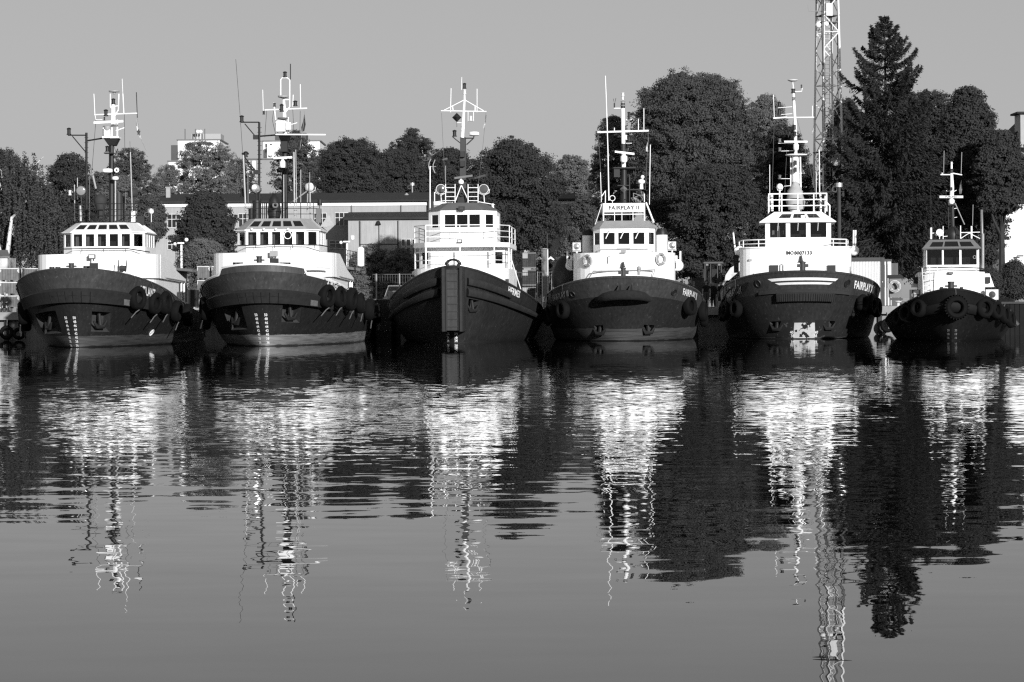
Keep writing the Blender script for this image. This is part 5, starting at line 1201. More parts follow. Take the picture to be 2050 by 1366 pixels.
M = MB(); c = [(X(1188, 6.2), 6.22, z(543, 6.2)), (X(1312, 6.2), 6.22, z(541, 6.2))]; M.tube(c, .04, 5); M.tube([c[0], (c[0][0] - .3, 6.4, c[0][2] - .45)], .03, 4); M.tube([c[1], (c[1][0] - .2, 6.4, c[1][2] - .45)], .03, 4); M.build('breakwater_rail', WGREY, dh)
wx0, wx1 = X(1188, 8.2), X(1312, 8.2); wm = (wx0 + wx1) / 2; hw = (wx1 - wx0) / 2; wf = hw - .42
wb = [(wm - wf, 8.0), (wm + wf, 8.0), (wm + hw, 8.7), (wm + hw, 12.5), (wm - hw, 12.5), (wm - hw, 8.7)]; zb, zt = z(506, 8), z(457, 8); f = lambda py: (z(py, 8) - zb) / (zt - zb); wl, wt_ = f(489.5), f(466)
q = lambda px: (X(px, 8) - (wm - wf)) / (2 * wf)
wh_ = T.house('wheelhouse', WHITE, wb, zb, zt, {0: [(q(1208.5), q(1231), wl, wt_), (q(1238), q(1261), wl, wt_), (q(1268), q(1291), wl, wt_)], 1: [(.12, .88, wl, wt_)], 5: [(.12, .88, wl, wt_)], 2: [(.1, .4, wl, wt_), (.5, .8, wl, wt_)], 4: [(.1, .4, wl, wt_), (.5, .8, wl, wt_)]}, parent=dh, glass=mat_glass('tinted_window_glass', .2))
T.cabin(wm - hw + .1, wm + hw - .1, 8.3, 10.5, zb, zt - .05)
for k in (1208.5, 1238, 1268):
    M = MB(); a, b = X(k, 7.97), X(k + 22.7, 7.97); M.tube([(a, 7.97, z(489.5, 8)), (b, 7.97, z(489.5, 8)), (b, 7.97, z(466, 8)), (a, 7.97, z(466, 8)), (a, 7.97, z(489.5, 8))], .02, 4); M.build('window_frame', OFFW, wh_)
    T.wiper(None, [((k + 10, 462), (k + 4, 478)), ((k + 13, 461), (k + 6, 477))], 7.85, wh_, OFFW) if False else None
    M = MB(); M.tube([T.p(k + 12, 461, 7.85), T.p(k + 4, 478, 7.9)], .03, 4); M.build('wiper', WHITE, wh_)
M = MB(); a = [(wm + (x - wm) * 1.04, y - .1 if y < 9 else y, zt) for x, y in wb]; b = [(wm + (x - wm) * .82, y + .55 if y < 9 else y - .3, z(442, 8.5)) for x, y in wb]
M.add(a + b, [(i, (i + 1) % 6, 6 + (i + 1) % 6, 6 + i) for i in range(6)] + [tuple(6 + i for i in range(6)), tuple(reversed(range(6)))]); M.build('roof', mat('pale_roof_paint', .34, .6, .1, 1.5), wh_)
# name board and its frame
sb = T.p(1249, 416, 9.2); w, h = T.m(82, 9.2), T.m(18, 9.2); M = MB(); M.box(sb, (w, .06, h)); nb = M.build('name_board', WHITE, T.root)
board_text('FAIRPLAY II', sb + Vector((0, -.04, 0)), (1, 0, 0), (0, 0, 1), T.m(60, 9.2), T.m(8.3, 9.2), BLETTER, nb)
M = MB(); xa, xb = sb.x - w / 2, sb.x + w / 2; zr = z(442, 8.5)
for x in (xa, xb): M.tube([(x, 9.25, zr), (x, 9.25, sb.z + h / 2)], .045, 6)
for x in (xa + w * .27, xa + w * .45, xa + w * .72): M.tube([(x, 9.25, zr), (x, 9.25, sb.z - h / 2)], .025, 5)
M.tube([(xa, 9.25, zr + .4), (xb, 9.25, zr + .4)], .03, 5)
M.tube([(xb + .1, 9.3, sb.z + .3), (xb + .55, 9.3, zr - .1)], .05, 5); M.tube([(xa - .1, 9.3, sb.z + .2), (xa - .5, 9.3, zr - .2)], .02, 4); M.build('board_frame', WHITE, nb)
for a, b, sg in ((1167, 1186, -1), (1315, 1336, 1)):
    xa, xb = X(a, 12), X(b, 12); M = MB(); M.lathe([((xb - xa) / 2 * 1.1, z(510, 12)), ((xb - xa) / 2 * 1.1, z(471, 12))], Matrix.Translation(((xa + xb) / 2, 12.3, 0)), 16); M.k = 1
    M.lathe([((xb - xa) / 2 * 1.12, z(471, 12)), ((xb - xa) / 2 * 1.15, z(466, 12)), ((xb - xa) / 2 * .8, z(458, 12)), (.1, z(458, 12))], Matrix.Translation(((xa + xb) / 2, 12.3, 0)), 16); M.build('funnel', [WHITE, BLACK], T.root, 40)
for px, py in ((1154.5, 494), (1345.5, 492)):
    c = T.p(px, py, 8.5); M = MB(); M.box(c, (.46, .4, .46), 0, 1); M.k = 1; M.lathe([(.19, 0), (.15, .03), (1e-4, .05)], Matrix.Translation(c + Vector((0, -.205, 0))) @ Matrix.Rotation(R_(90), 4, 'X'), 16); o = M.build('searchlight', [OFFW, CHROME], T.root)
    M = MB(); M.tube([c - Vector((0, 0, .23)), c - Vector((0, 0, .45))], .05, 5); M.tube([c + Vector((-.25, 0, -.26)), c + Vector((.25, 0, -.26))], .04, 5); M.build('stand', OFFW, o)
for px, sg in ((1148, -1), (1350, 1)):
    M = MB(); M.box(T.p(px, 531, 9.3), (.12, .5, .5)); M.build('side_port', BLACK, dh)
    M = MB(); b = [T.p(px - sg * -12, r, 9.5) for r in (503, 532)]; M.tube([b[0], b[1], b[1] + Vector((-sg * .3, 0, -.25))], .06, 6); M.tube([T.p(px + sg * 1, 521, 9.5), T.p(px + sg * 12, 521, 9.5)], .04, 5); M.tube([T.p(px + sg * 4, 521, 9.5), T.p(px + sg * 4, 512, 9.5)], .07, 6); M.build('side_light_bracket', WHITE, T.root)
c = T.p(1142, 532, 10.5); M = MB(); M.ball(c, .3, 10); M.build('life_raft', OFFW, T.root); c = T.p(1357, 532, 10.5); M = MB(); M.ball(c, .34, 10); M.build('life_raft', WHITE, T.root)
c = T.p(1133, 555, 15); M = MB(); M.ball(c, .9, 10, (1, 1.3, 1.5)); M.build('covered_boat', BLACK, T.root, 60)
c = T.p(1248, 503, 6.15); M = MB(); M.box(c, (.3, .15, .2)); o = M.build('floodlight', WGREY, T.root); M = MB(); M.tube([c + Vector((-.4, .1, .13)), c + Vector((.4, .1, .13))], .04, 5); M.build('bracket', WGREY, o)
T.tubes('lower_sill', WGREY, [([(1200, 500, 7.9), (1298, 498.5, 7.9)], .035)])
T.bitts(1248, 556, 20, 4.8, 2.6); M = MB(); M.box(T.p(1248, 546, 2.6), (.6, .2, .2)); M.build('bitt_arm', DGREY, T.root)
c = T.p(1247.5, 531, 6.1); M = MB(); M.lathe([(.03, .2), (.07, .12), (.1, -.05), (.15, -.12)], Matrix.Translation(c), 10); M.build('ship_bell', DGREY, T.root, 40)
c = T.p(1279, 551, 3.5); M = MB(); M.cyl(c, .09, .35, 8); M.ball(c + Vector((0, 0, .38)), .13, 8); M.build('vent_cowl', WGREY, T.root)
M = MB(); M.tube([T.p(1217, 528, 6.3), T.p(1217, 514, 6.3), T.p(1221, 514, 6.3)], .02, 4); M.build('grab_rail', WGREY, dh)
T.d = 11.5
ms = T.tubes('mast', BLACK, [([(1249, 445), (1249, 340)], [.24, .2]), ([(1260, 440), (1260, 350)], .06)], n=10)
T.tubes('mast_top', WHITE, [([(1248.5, 336), (1247.5, 262), (1247, 218), (1247, 206)], [.13, .12, .12, .1]), ([(1247, 200), (1247, 188)], .05)], ms, n=8)
T.tubes('mast_band', DGREY, [([(1247, 217), (1247, 207)], .135), ([(1248, 304), (1248, 288)], .14)], ms, n=10)
T.lantern(1247, 207, .3, .13, m=WGREY, parent=ms); T.lantern(1247, 189, .24, .1, m=OFFW, parent=ms); T.lantern(1259, 229, .3, .09, parent=ms); T.lantern(1259, 236, .22, .09, parent=ms); T.lantern(1259, 278, .34, .1, parent=ms); T.lantern(1253, 275, .3, .08, m=OFFW, parent=ms)
T.tubes('yard', WHITE, [([(1196, 265), (1298.5, 262)], .06), ([(1229, 217), (1243, 217)], .03), ([(1230, 256), (1230, 264)], .03), ([(1253, 240), (1265, 240)], .02), ([(1253, 287), (1265, 287)], .02)], ms)
T.tubes('wind_vane', DGREY, [([(1228, 198), (1230, 210), (1233, 197)], .02), ([(1230, 216), (1230, 207)], .05)], ms)
T.tubes('whip_antenna', WHITE, [([(1212, 152), (1215, 234), (1217, 300), (1219, 402)], [.022, .03, .035, .04]), ([(1289, 217), (1289, 262)], .025), ([(1278, 238), (1278, 262)], .025), ([(1302, 290), (1300, 410)], .025), ([(1202, 345), (1204, 405)], .02)], ms)
T.tubes('antenna_pole', WHITE, [([(1204, 409), (1207, 432)], .05), ([(1212, 420), (1212, 382), (1205, 393)], .03), ([(1290, 405), (1290, 388)], .03)], ms, y=9.5)
T.radar((1231, 304), (1270, 308.5), .12, 11, WHITE, (1249, 317, 14, 16), ms)
M = MB(); c = T.p(1250, 337); M.box(c, (1.3, 1.0, .07)); M.box(c + Vector((-.45, -.2, -.3)), (.35, .3, .5)); M.tube([T.p(1284, 380), T.p(1256, 380), T.p(1252, 388)], .05, 5); M.box(T.p(1248, 372), (.7, .7, .05)); M.build('mast_platform', BLACK, ms)
T.tubes('platform_rail', DGREY, [([(1227, 346), (1226, 337), (1240, 335)], .02), ([(1260, 335), (1273, 337), (1272, 346)], .02)], ms)
c = T.p(1248.5, 379, 11); k = T.m(7.5); M = MB(); M.add([c + Vector(v) * k for v in ((1, 0, 0), (-1, 0, 0), (0, 1, 0), (0, -1, 0), (0, 0, 1), (0, 0, -1))], [(0, 2, 4), (2, 1, 4), (1, 3, 4), (3, 0, 4), (2, 0, 5), (1, 2, 5), (3, 1, 5), (0, 3, 5)]); M.build('diamond_shape', MGREY, ms)
M = MB(); c = T.p(1284, 364); M.ball(c, T.m(7.5), 12, (1, 1, .7)); M.ball(c + Vector((.07, 0, .28)), T.m(4), 10); M.lathe([(.12, -.45), (.1, -.1)], Matrix.Translation(c), 8); M.build('radome', WHITE, ms, 60)
c = T.p(1226, 397, 10); M = MB(); M.torus(Matrix.Translation(c) @ Matrix.Rotation(R_(90), 4, 'X'), T.m(5.2), .022, 20, 5); M.tube([c - Vector((0, 0, .15)), T.p(1226, 412, 10)], .02, 4); M.build('loop_antenna', WHITE, ms)
T.tubes('yagi_antenna', WGREY, [([(1268, 387, 10), (1281, 391, 10)], .015), ([(1268, 396, 10), (1281, 391, 10)], .015), ([(1268, 387, 10), (1268, 396, 10)], .015), ([(1280, 391, 10), (1290, 391, 10)], .02), ([(1283, 382, 10), (1286, 391, 10), (1282, 402, 10)], .015), ([(1287, 384, 10), (1289, 391, 10), (1285, 402, 10)], .015)], ms)
T.tubes('halyard', MGREY, [([(1197, 272), (1188, 300)], .012), ([(1198, 272), (1206, 400)], .012), ([(1298, 266), (1292, 380)], .012)], ms, n=4)
flag(T, [(1298, 275), (1296, 285), (1293, 296), (1293, 303), (1297, 304), (1297, 296), (1298, 287), (1299, 274)], 11.5, 'pale flag hanging from the right yard end of the tug with the name board', FCLOTH)
for k, (q, r) in enumerate([(1374, 613), (1399, 624), (1413, 634)]): tyre(T, *T.vs(q, r), .58, ('first', 'second', 'third')[k] + ' tyre from the bow on the right flank of the tug with the name board', rope=1)
for k, v in enumerate((-.30, -.40, -.46)): tyre(T, v, .62 - .02 * k, .58, ('first', 'second', 'third')[k] + ' tyre from the bow on the left flank of the tug with the name board', rope=1)
WL = T.plan(xm, (xr - xl) / 2, 6.3, 3.2, 2.5, 18)[:-2]
lifebuoy(T, 1176, 522.5, T.m(13, 7), 6.9, 'left lifebuoy on the white front of the tug with the name board', wall=WL); lifebuoy(T, 1323, 519, T.m(13, 7), 6.6, 'right lifebuoy on the white front of the tug with the name board', wall=WL)
# ======== tug 5
T5 = T = Tug('fifth tug from the left, with two white stripes across its dark bow', 1607, 136.0, 5.5, 11)
T.hull(4.2, 4.7, 8.5, 7.0, 2.0, 2.35, 2.1, 24, 3.86, 1.8, 20, .72, [hullmat('hull_dark_plain', .026, (.10, .10)), hullmat('bulwark_plain', .044)], pockets=([(1541, 644), (1566, 644), (1566, 658), (1545, 658)], [(1650, 643), (1672, 643), (1670, 655), (1650, 655)]), flare=.7, deck=.78, pw=2.0)
for (a, b, c_, d_) in (((1537, 559), (1678, 558), (1672, 563), (1545, 564)), ((1551, 567), (1667, 566), (1660, 570), (1560, 571))):
    e = [T.vs(*c_), T.vs(*d_)]; f = [T.vs(*a), T.vs(*b)]
    M = MB(); R = []; n = 20
    for i in range(n + 1):
        u = i / n
        lo_ = (e[1][0] + (e[0][0] - e[1][0]) * u, e[1][1] + (e[0][1] - e[1][1]) * u); hi = (f[0][0] + (f[1][0] - f[0][0]) * u, f[0][1] + (f[1][1] - f[0][1]) * u)
        R += [T.pt(*lo_) + T.nm(*lo_) * .015, T.pt(*hi) + T.nm(*hi) * .015]
    M.add(R, [(2 * i, 2 * i + 2, 2 * i + 3, 2 * i + 1) for i in range(n)]); M.build('bow_stripe', LETTER, T.hobj)
v0, v1 = T.vs(1557, 590)[0], T.vs(1667, 590)[0]
s0, s1 = T.vs(1610, 598)[1], T.vs(1610, 583)[1]
T.band('bow_fender', mat('ribbed_bow_fender', .03, .75, .3, 2, bump=.3), v0, v1, s0, s1, .32, 40)
M = MB()
for i in range(26): v = v0 + (v1 - v0) * (i + .5) / 26; M.tube([T.pt(v, s0) + T.nm(v, s0) * .335, T.pt(v, s1) + T.nm(v, s1) * .325], .018, 4)
M.build('fender_joint', BLACK, T.hobj)
T.band('rubbing_ledge', DGREY, v0 - .09, v1 + .09, s1 - .01, s1 + .03, .14, 40)
va, vb = T.vs(1588, 672)[0], T.vs(1632, 672)[0]
T.patch('worn_bow_paint', mat('worn_white_bow_paint', .5, .8, .15, 3, spots=(2.6, .57, .015)), [(va, .02), (vb, .02), (vb - .01, .27), (va + .01, .27)], .02, 16)
T.patch('flaked_paint', mat('flaked_dark_paint', .014, .8, .3, 3, spots=(5, .62, .05)), [(va - .09, .03), (va - .002, .03), (va + .006, .31), (va - .05, .31)], .02, 10)
T.patch('flaked_paint', mat('flaked_dark_paint', .014), [(vb + .002, .03), (vb + .11, .03), (vb + .05, .31), (vb - .006, .31)], .02, 10)
T.draft(['40', '38'], (1585, 1634, 2, -2), 665, 7, .17, 0)
T.hull_text('FAIRPLAY XIX', 1456, 597, .36, 2.3, m=mat('shaded_lettering', .35))  # left name greyed: shade of that flank put into the letter colour
T.hull_text('FAIRPLAY XIX', 1709, 577, .40, 2.7)
for q in (1518, 1696): v_, t_ = T.vs(q, 568 if q < 1600 else 567); n = T.nm(v_, t_); c = T.pt(v_, t_) + n * .02; mx = Matrix.Translation(c) @ n.to_track_quat('Z', 'Y').to_matrix().to_4x4() @ Matrix.Diagonal((1, 1.3, 1, 1)); M = MB(); M.torus(mx, .17, .04, 18, 6); M.lathe([(.17, 0), (1e-4, .005)], mx, 14); M.build('hawse_hole', BLACK, T.hobj)
# diagonal wooden fenders on the left name
M = MB()
for q, r, a, b in ((1448, 604, 1464, 575), (1468, 600, 1480, 570), (1492, 588, 1502, 563)):
    p0, p1 = T.vs(q, r), T.vs(a, b); M.tube([T.pt(*p0) + T.nm(*p0) * .1, T.pt(*p1) + T.nm(*p1) * .1], .06, 5)
M.build('fender_pole', BLACK, T.hobj)
z = lambda py, y: T.p(1600, py, y).z
X = lambda px, y: T.p(px, 550, y).x
xl, xr = X(1481, 9.5), X(1703, 9.0); xm = (xl + xr) / 2; hw = (xr - xl) / 2
dh = T.house('deckhouse', WHITE, T.plan(xm, hw, 6.0, 2.2, 3.4, 17), 1.6, z(496, 7), smooth=30)
M = MB(); M.tube([(x, y, z(496, 7)) for x, y in T.plan(xm, hw + .02, 5.98, 2.2, 3.4, 9)[:-2]], .05, 5); M.build('deck_edge', WHITE, dh)
board_text('IMO', T.p(1581.5, 506.5, 5.96), (1, 0, 0), (0, 0, 1), T.m(15, 6), T.m(7.5, 6), mat('grey_lettering', .03), dh)
board_text('8007133', T.p(1608, 506.5, 5.96), (1, 0, 0), (0, 0, 1), T.m(35, 6), T.m(7.5, 6), mat('grey_lettering', .03), dh)
for q0, q1 in ((1541, 1558), (1657, 1673)):
    a, b = T.p(q0, 550, 5.9), T.p(q1, 531, 5.9); M = MB(); M.box(((a.x + b.x) / 2, 5.98, (a.z + b.z) / 2), (b.x - a.x, .12, b.z - a.z)); o = M.build('deck_hatch', BLACK, dh)
M = MB(); M.tube([T.p(1562, 547, 5.9), T.p(1562, 531, 5.9), T.p(1565, 529, 5.9), T.p(1568, 531, 5.9), T.p(1568, 547, 5.9)], .025, 4); M.tube([T.p(1655, 534, 5.9), T.p(1655, 544, 5.9)], .02, 4); M.build('grab_rail', WGREY, dh)
for q in (1502, 1697): M = MB(); M.box(T.p(q, 521, 6.4 if q < 1600 else 6.9), (.18, .15, .12)); M.build('bulkhead_lamp', WGREY, dh)
wx0, wx1 = X(1533, 8.2), X(1664, 8.2); wm, hw = (wx0 + wx1) / 2, (wx1 - wx0) / 2
zb, zt = z(497, 8), z(444, 8); f = lambda py: (z(py, 8) - zb) / (zt - zb); wl, wt_ = f(475.5), f(445.5)
wb = [(wm - hw, 8.0), (wm + hw, 8.0), (wm + hw, 12.2), (wm - hw, 12.2)]
q = lambda px: (X(px, 8) - (wm - hw)) / (2 * hw)
wh_ = T.house('wheelhouse', WHITE, wb, zb, zt, {0: [(q(1542), q(1574), wl, wt_), (q(1582.5), q(1614.5), wl, wt_), (q(1623), q(1655), wl, wt_)], 1: [(.06, .3, wl, wt_), (.36, .6, wl, wt_), (.66, .92, wl, wt_)], 3: [(.08, .34, wl, wt_), (.4, .64, wl, wt_), (.7, .94, wl, wt_)]}, parent=dh)
T.cabin(wm - hw + .1, wm + hw - .1, 8.3, 10.8, zb, zt - .05, [wm - 1.25])
M = MB(); M.box((wm + .35, 10.7, zb + 1.1), (.25, .03, .18)); M.box((wm - 1.2, 9.0, zb + .95), (.7, .3, .3)); M.build('chart_screen', WGREY, wh_)
eave = [(wm - hw - .36, 7.75), (wm + hw + .3, 7.75), (wm + hw + .3, 12.5), (wm - hw - .36, 12.5)]; top = [(wm - hw + .55, 8.55), (wm + hw - .55, 8.55), (wm + hw - .55, 11.9), (wm - hw + .55, 11.9)]
rz0, rz1 = zt, z(424, 8.5); g = lambda py: (z(py, 8.1) - rz0) / (rz1 - rz0)
ro = T.house('roof', WHITE, eave, rz0, rz1, {0: [(.20, .385, .36, .80), (.425, .625, .36, .82), (.665, .84, .36, .80)]}, top=top, parent=wh_, glass=DGLASS, wname='skylight')
M = MB(); M.prism([(*e, rz0 - .05) for e in eave], (0, 0, .05)); M.build('eave', OFFW, wh_)
M = MB(); M.box(T.p(1607.5, 434, 7.95), (.24, .1, .16)); M.build('floodlight', WHITE, ro)
for k in (1558, 1598, 1638): M = MB(); M.tube([T.p(k, 445, 7.88), T.p(k - 1, 462, 7.9)], .02, 4); M.build('wiper', OFFW, wh_)
zd = z(496, 7); R5 = [(xm - 3.35, 9.5), (xm - 3.1, 7.2), (xm - 2.2, 6.25), (xm - 1.1, 6.1), (xm, 6.08), (xm + 1.1, 6.1), (xm + 2.2, 6.25), (xm + 3.0, 7.2), (xm + 3.2, 9.5)]
T.rail('deck_railing', WHITE, [(x, y, zd) for x, y in R5], z(479.5, 6.2) - zd, 2, .035, parent=dh)
Rr = [(top[3][0] + .05, 11.5), (top[0][0] + .05, 8.6), (wm - .75, 8.58), (wm, 8.56), (wm + .75, 8.58), (top[1][0] - .05, 8.6), (top[2][0] - .05, 11.5)]
Rr = [(x * 1.0 + (x - wm) * .28, y) for x, y in Rr]
T.rail('roof_railing', WHITE, [(x, y, rz1) for x, y in Rr], z(388, 8.6) - rz1, 3, .04)
T.tubes('escape_rail', WHITE, [([(1647, 398, 9), (1661, 412, 9), (1661, 434, 9)], .05)])
for q, r, sg in ((1468, 466, -1), (1709, 461, 1), (1713, 461, 1)):
    T.tubes('side_post', WHITE, [([(q, r, 9.5), (q + (5 if sg < 0 else -1), 510, 9.5)], .05)])
for q in (1480, 1710): M = MB(); c = T.p(q, 502, 9.6); M.ball(c, .3, 10, (1, 1, 1.0)); M.build('life_raft', WHITE, T.root, 60)
M = MB(); M.box(T.p(1474, 520, 11), (.3, 2.2, 1.6)); M.build('side_locker', BLACK, T.root)
T.bitts(1607, 546, 22, 5.6, 2.4); M = MB(); M.box(T.p(1607, 532, 2.4), (.66, .22, .18)); M.build('bitt_arm', DGREY, T.root)
c = T.p(1604, 520, 5.85); M = MB(); M.lathe([(.03, .25), (.07, .15), (.1, -.05), (.16, -.12)], Matrix.Translation(c), 10); M.tube([c + Vector((0, 0, .25)), c + Vector((0, 0, .5))], .02, 4); M.build('ship_bell', DGREY, T.root, 40)
M = MB(); M.tube([T.p(1508, 559, 4), T.p(1508, 548, 4)], .03, 4); M.build('jack_staff', DGREY, T.root)
c = T.p(1561, 374, 9.5); M = MB(); M.ball(c, T.m(6.3, 9.5), 12); o = M.build('searchlight', WHITE, T.root, 60); M = MB(); M.tube([c + Vector((-.2, 0, 0)), c + Vector((-.12, 0, -.22)), c + Vector((.12, 0, -.22)), c + Vector((.2, 0, 0))], .02, 5); M.tube([c + Vector((0, 0, -.2)), T.p(1560, 423, 9.5)], .05, 6); M.build('yoke', WHITE, o)
M = MB(); c0 = T.p(1593, 420, 10); pr = [(.62, 0), (.66, .5), (.60, .9), (.56, 1.15), (.42, 1.3), (.34, 1.55), (.22, 1.66), (.02, 1.7)]
M.lathe([(r * .82, h_) for r, h_ in pr], Matrix.Translation(c0) @ Matrix.Diagonal((1, .7, 1, 1)), 11); o = M.build('covered_compass', GTARP, T.root, 60)
rv = random.Random(4)
for vert in o.data.vertices: vert.co += Vector((rv.uniform(-.07, .07), rv.uniform(-.07, .07), rv.uniform(-.04, .04)))
T.tubes('antenna_pole', WHITE, [([(1546, 423), (1545, 390)], .09), ([(1643, 424), (1642, 386)], .07), ([(1541, 390), (1541, 330)], .02), ([(1634, 400), (1634, 345)], .02), ([(1641, 385), (1640, 300)], .03)], y=9.5)
T.d = 12
ms = T.tubes('mast', WHITE, [([(1594, 425), (1594, 382), (1592, 312)], [.34, .3, .2]), ([(1583, 420), (1583, 312)], .04), ([(1604, 420), (1602, 312)], .05), ([(1582, 347), (1606, 347)], .03)], n=10)
T.tubes('mast_top', WHITE, [([(1593, 311), (1592, 250), (1591, 234), (1588, 180), (1588, 176)], [.1, .1, .09, .08, .06]), ([(1588, 176), (1587, 164)], .03)], ms, n=8)
for k in ((1590, 255), (1591, 268)): T.lantern(k[0], k[1], .3, .12, parent=ms, y=11.7)
for k in ((1592, 326), (1592, 340)): M = MB(); M.box(T.p(k[0], k[1], 11.5), (.2, .2, .28)); M.build('mast_lamp', BLACK, ms)
T.lantern(1588, 182, .3, .13, m=DGREY, parent=ms); T.lantern(1589, 198, .2, .1, parent=ms); T.lantern(1560, 209, .3, .11, parent=ms); T.lantern(1560, 224, .36, .11, parent=ms)
c = T.p(1587, 161); M = MB(); M.lathe([(.04, -.12), (.22, -.06), (.32, 0), (.32, .03), (.1, .06)], Matrix.Translation(c), 18); M.build('satellite_antenna', OFFW, ms, 40)
T.tubes('yard', WHITE, [([(1548, 237), (1575, 235)], .05), ([(1574, 235.5), (1630, 235)], .035)], ms)
T.tubes('lamp_arm', WHITE, [([(1558, 216), (1586, 214)], .02), ([(1558, 230), (1586, 228)], .02), ([(1591, 184), (1605, 183), (1606, 176)], .03), ([(1558, 287), (1588, 288)], .02), ([(1558, 303), (1588, 302)], .02), ([(1558, 358), (1583, 358)], .02), ([(1570, 373), (1583, 372)], .02)], ms)
T.lantern(1604.5, 173, .22, .05, m=DGREY, parent=ms)
for r in (281, 299, 354): T.lantern(1561, r, .24, .1, parent=ms, m=MGREY)
T.tubes('whip_antenna', WHITE, [([(1548.5, 190), (1550, 237)], .022), ([(1626.5, 212), (1626.5, 235)], .022)], ms)
T.radar((1570, 284), (1616.5, 284), .11, 11.5, WHITE, (1593.5, 293, 11, 16), ms)
M = MB(); c = T.p(1594, 311); M.lathe([(.6, -.03), (.68, 0), (.66, .05)], Matrix.Translation(c), 20); M.build('mast_platform', WHITE, ms, 40)
T.tubes('halyard', MGREY, [([(1629, 238), (1634, 320), (1640, 385)], .012), ([(1596, 240), (1620, 330), (1632, 385)], .012), ([(1550, 240), (1546, 380)], .01), ([(1589, 240), (1578, 275)], .01), ([(1571, 388), (1575, 300)], .01)], ms, n=4)
flag(T, [(1629, 250), (1628, 256), (1625, 264), (1624, 272), (1626, 270), (1629, 262), (1630, 256), (1630, 250)], 12, 'small white flag at the right yard end of the tug with the bow stripes', FCLOTH)
for k, (q_, r) in enumerate([(1720, 607), (1737, 611), (1747, 616)]): tyre(T, *T.vs(q_, r), .56, ('first', 'second', 'third')[k] + ' tyre from the bow on the right flank of the tug with the bow stripes', rope=1)
for k, v in enumerate((-.335, -.43, -.47)): tyre(T, v, .55, .56, ('first', 'second', 'third')[k] + ' tyre from the bow on the left flank of the tug with the bow stripes', rope=1)
# ======== tug 6
T6 = T = Tug('smallest tug, rightmost of the row, with a big treaded tyre on its bow', 1907, 126.5, 9.0, 7)
T.hull(2.9, 3.5, 8, 7.0, 1.4, 1.85, 1.5, 19, 2.74, .95, 10, .70, [hullmat('hull_near_black', .009), mat('bulwark_near_black', .011, .5, .28, .7, .35, streak=.2)], pockets=(), flare=.8, deck=.7, pw=2.0)
T.draft(['20', '18', '16'], (1899, 1913, 0, 0), 661, 7.5, .12, 0, mat('faded_lettering_paint', .2))
v_, t_ = T.vs(1807, 620)
M = MB()
for i in range(9):
    v = v_ + .006 + i * .0125
    if i in (2, 6): continue
    M.tube([T.pt(v, .78) + T.nm(v, .8) * .02, T.pt(v + .001, .90) + T.nm(v, .8) * .02], .02, 3)
M.build('faded_lettering', mat('faded_lettering_paint', .2), T.hobj)
z = lambda py, y: T.p(1905, py, y).z
X = lambda px, y: T.p(px, 550, y).x
xl, xr = X(1838, 5.5), X(1972, 5.5); xm = (xl + xr) / 2; hw = (xr - xl) / 2
dh = T.house('deckhouse', WHITE, T.plan(xm, hw, 4.4, 1.4, 3.2, 13), .9, z(545, 5), smooth=30)
for sg, a, b in ((-1, 1824, 1840), (1, 1969, 1990)):
    M = MB(); p0, p1 = T.p(a, 575, 6.5), T.p(b, 548, 6.5); M.prism([(p0.x, 6.2, p0.z), (p1.x, 6.2, p0.z), (p1.x, 6.2, p1.z), (p0.x + (.3 if sg < 0 else 0), 6.2, p1.z - (0 if sg < 0 else .0))] if sg < 0 else [(p0.x, 6.2, p0.z), (p1.x, 6.2, p0.z), (p1.x - .25, 6.2, p1.z), (p0.x, 6.2, p1.z)], (0, 3.5, 0)); o = M.build('side_wing', WHITE, dh)
    c = T.p((a + b) / 2 + (2 if sg < 0 else -2), 561, 6.1); M = MB(); M.box(c, (.26, .3, .34)); M.build('side_port', BLACK, o)
M = MB(); c = T.p(1986, 590, 4.5); M.box(c, (.66, .5, .56)); M.k = 1; M.lathe([(.18, 0), (1e-4, .02)], Matrix.Translation(c + Vector((0, -.26, 0))) @ Matrix.Rotation(R_(90), 4, 'X'), 18); M.build('deck_box', [OFFW, DGREY], T.root)
M = MB(); c = T.p(1830, 591, 5.2); M.box(c, (.5, .4, .6)); M.k = 1; M.lathe([(.14, 0), (1e-4, .02)], Matrix.Translation(c + Vector((0, -.21, 0))) @ Matrix.Rotation(R_(90), 4, 'X'), 18); M.build('deck_box', [DGREY, WGREY], T.root)
wx0, wx1 = X(1849.5, 6.6), X(1960.5, 6.6); wm, hw = (wx0 + wx1) / 2, (wx1 - wx0) / 2
zb, zt = z(546, 6.4), z(498, 6.4); f = lambda py: (z(py, 6.4) - zb) / (zt - zb); wl, wt_ = f(530.5), f(499)
wb = [(wm - hw + .15, 6.4), (wm + hw - .15, 6.4), (wm + hw, 6.7), (wm + hw, 10), (wm - hw, 10), (wm - hw, 6.7)]
q = lambda px: (X(px, 6.4) - wb[0][0]) / (wb[1][0] - wb[0][0])
wh_ = T.house('wheelhouse', WHITE, wb, zb, zt, {0: [(q(1856), q(1886), wl, wt_), (q(1889.5), q(1921), wl, wt_), (q(1925), q(1956), wl, wt_)], 2: [(.1, .45, wl, wt_), (.55, .9, wl, wt_)], 4: [(.1, .45, wl, wt_), (.55, .9, wl, wt_)]}, parent=dh, th=.1)
T.cabin(wm - hw + .1, wm + hw - .1, 6.7, 9.4, zb, zt - .05)
c = T.p(1951, 515, 6.36); M = MB(); M.torus(Matrix.Translation(c) @ Matrix.Rotation(R_(90), 4, 'X'), .08, .015, 18, 5); M.build('clear_view_screen', WGREY, wh_)
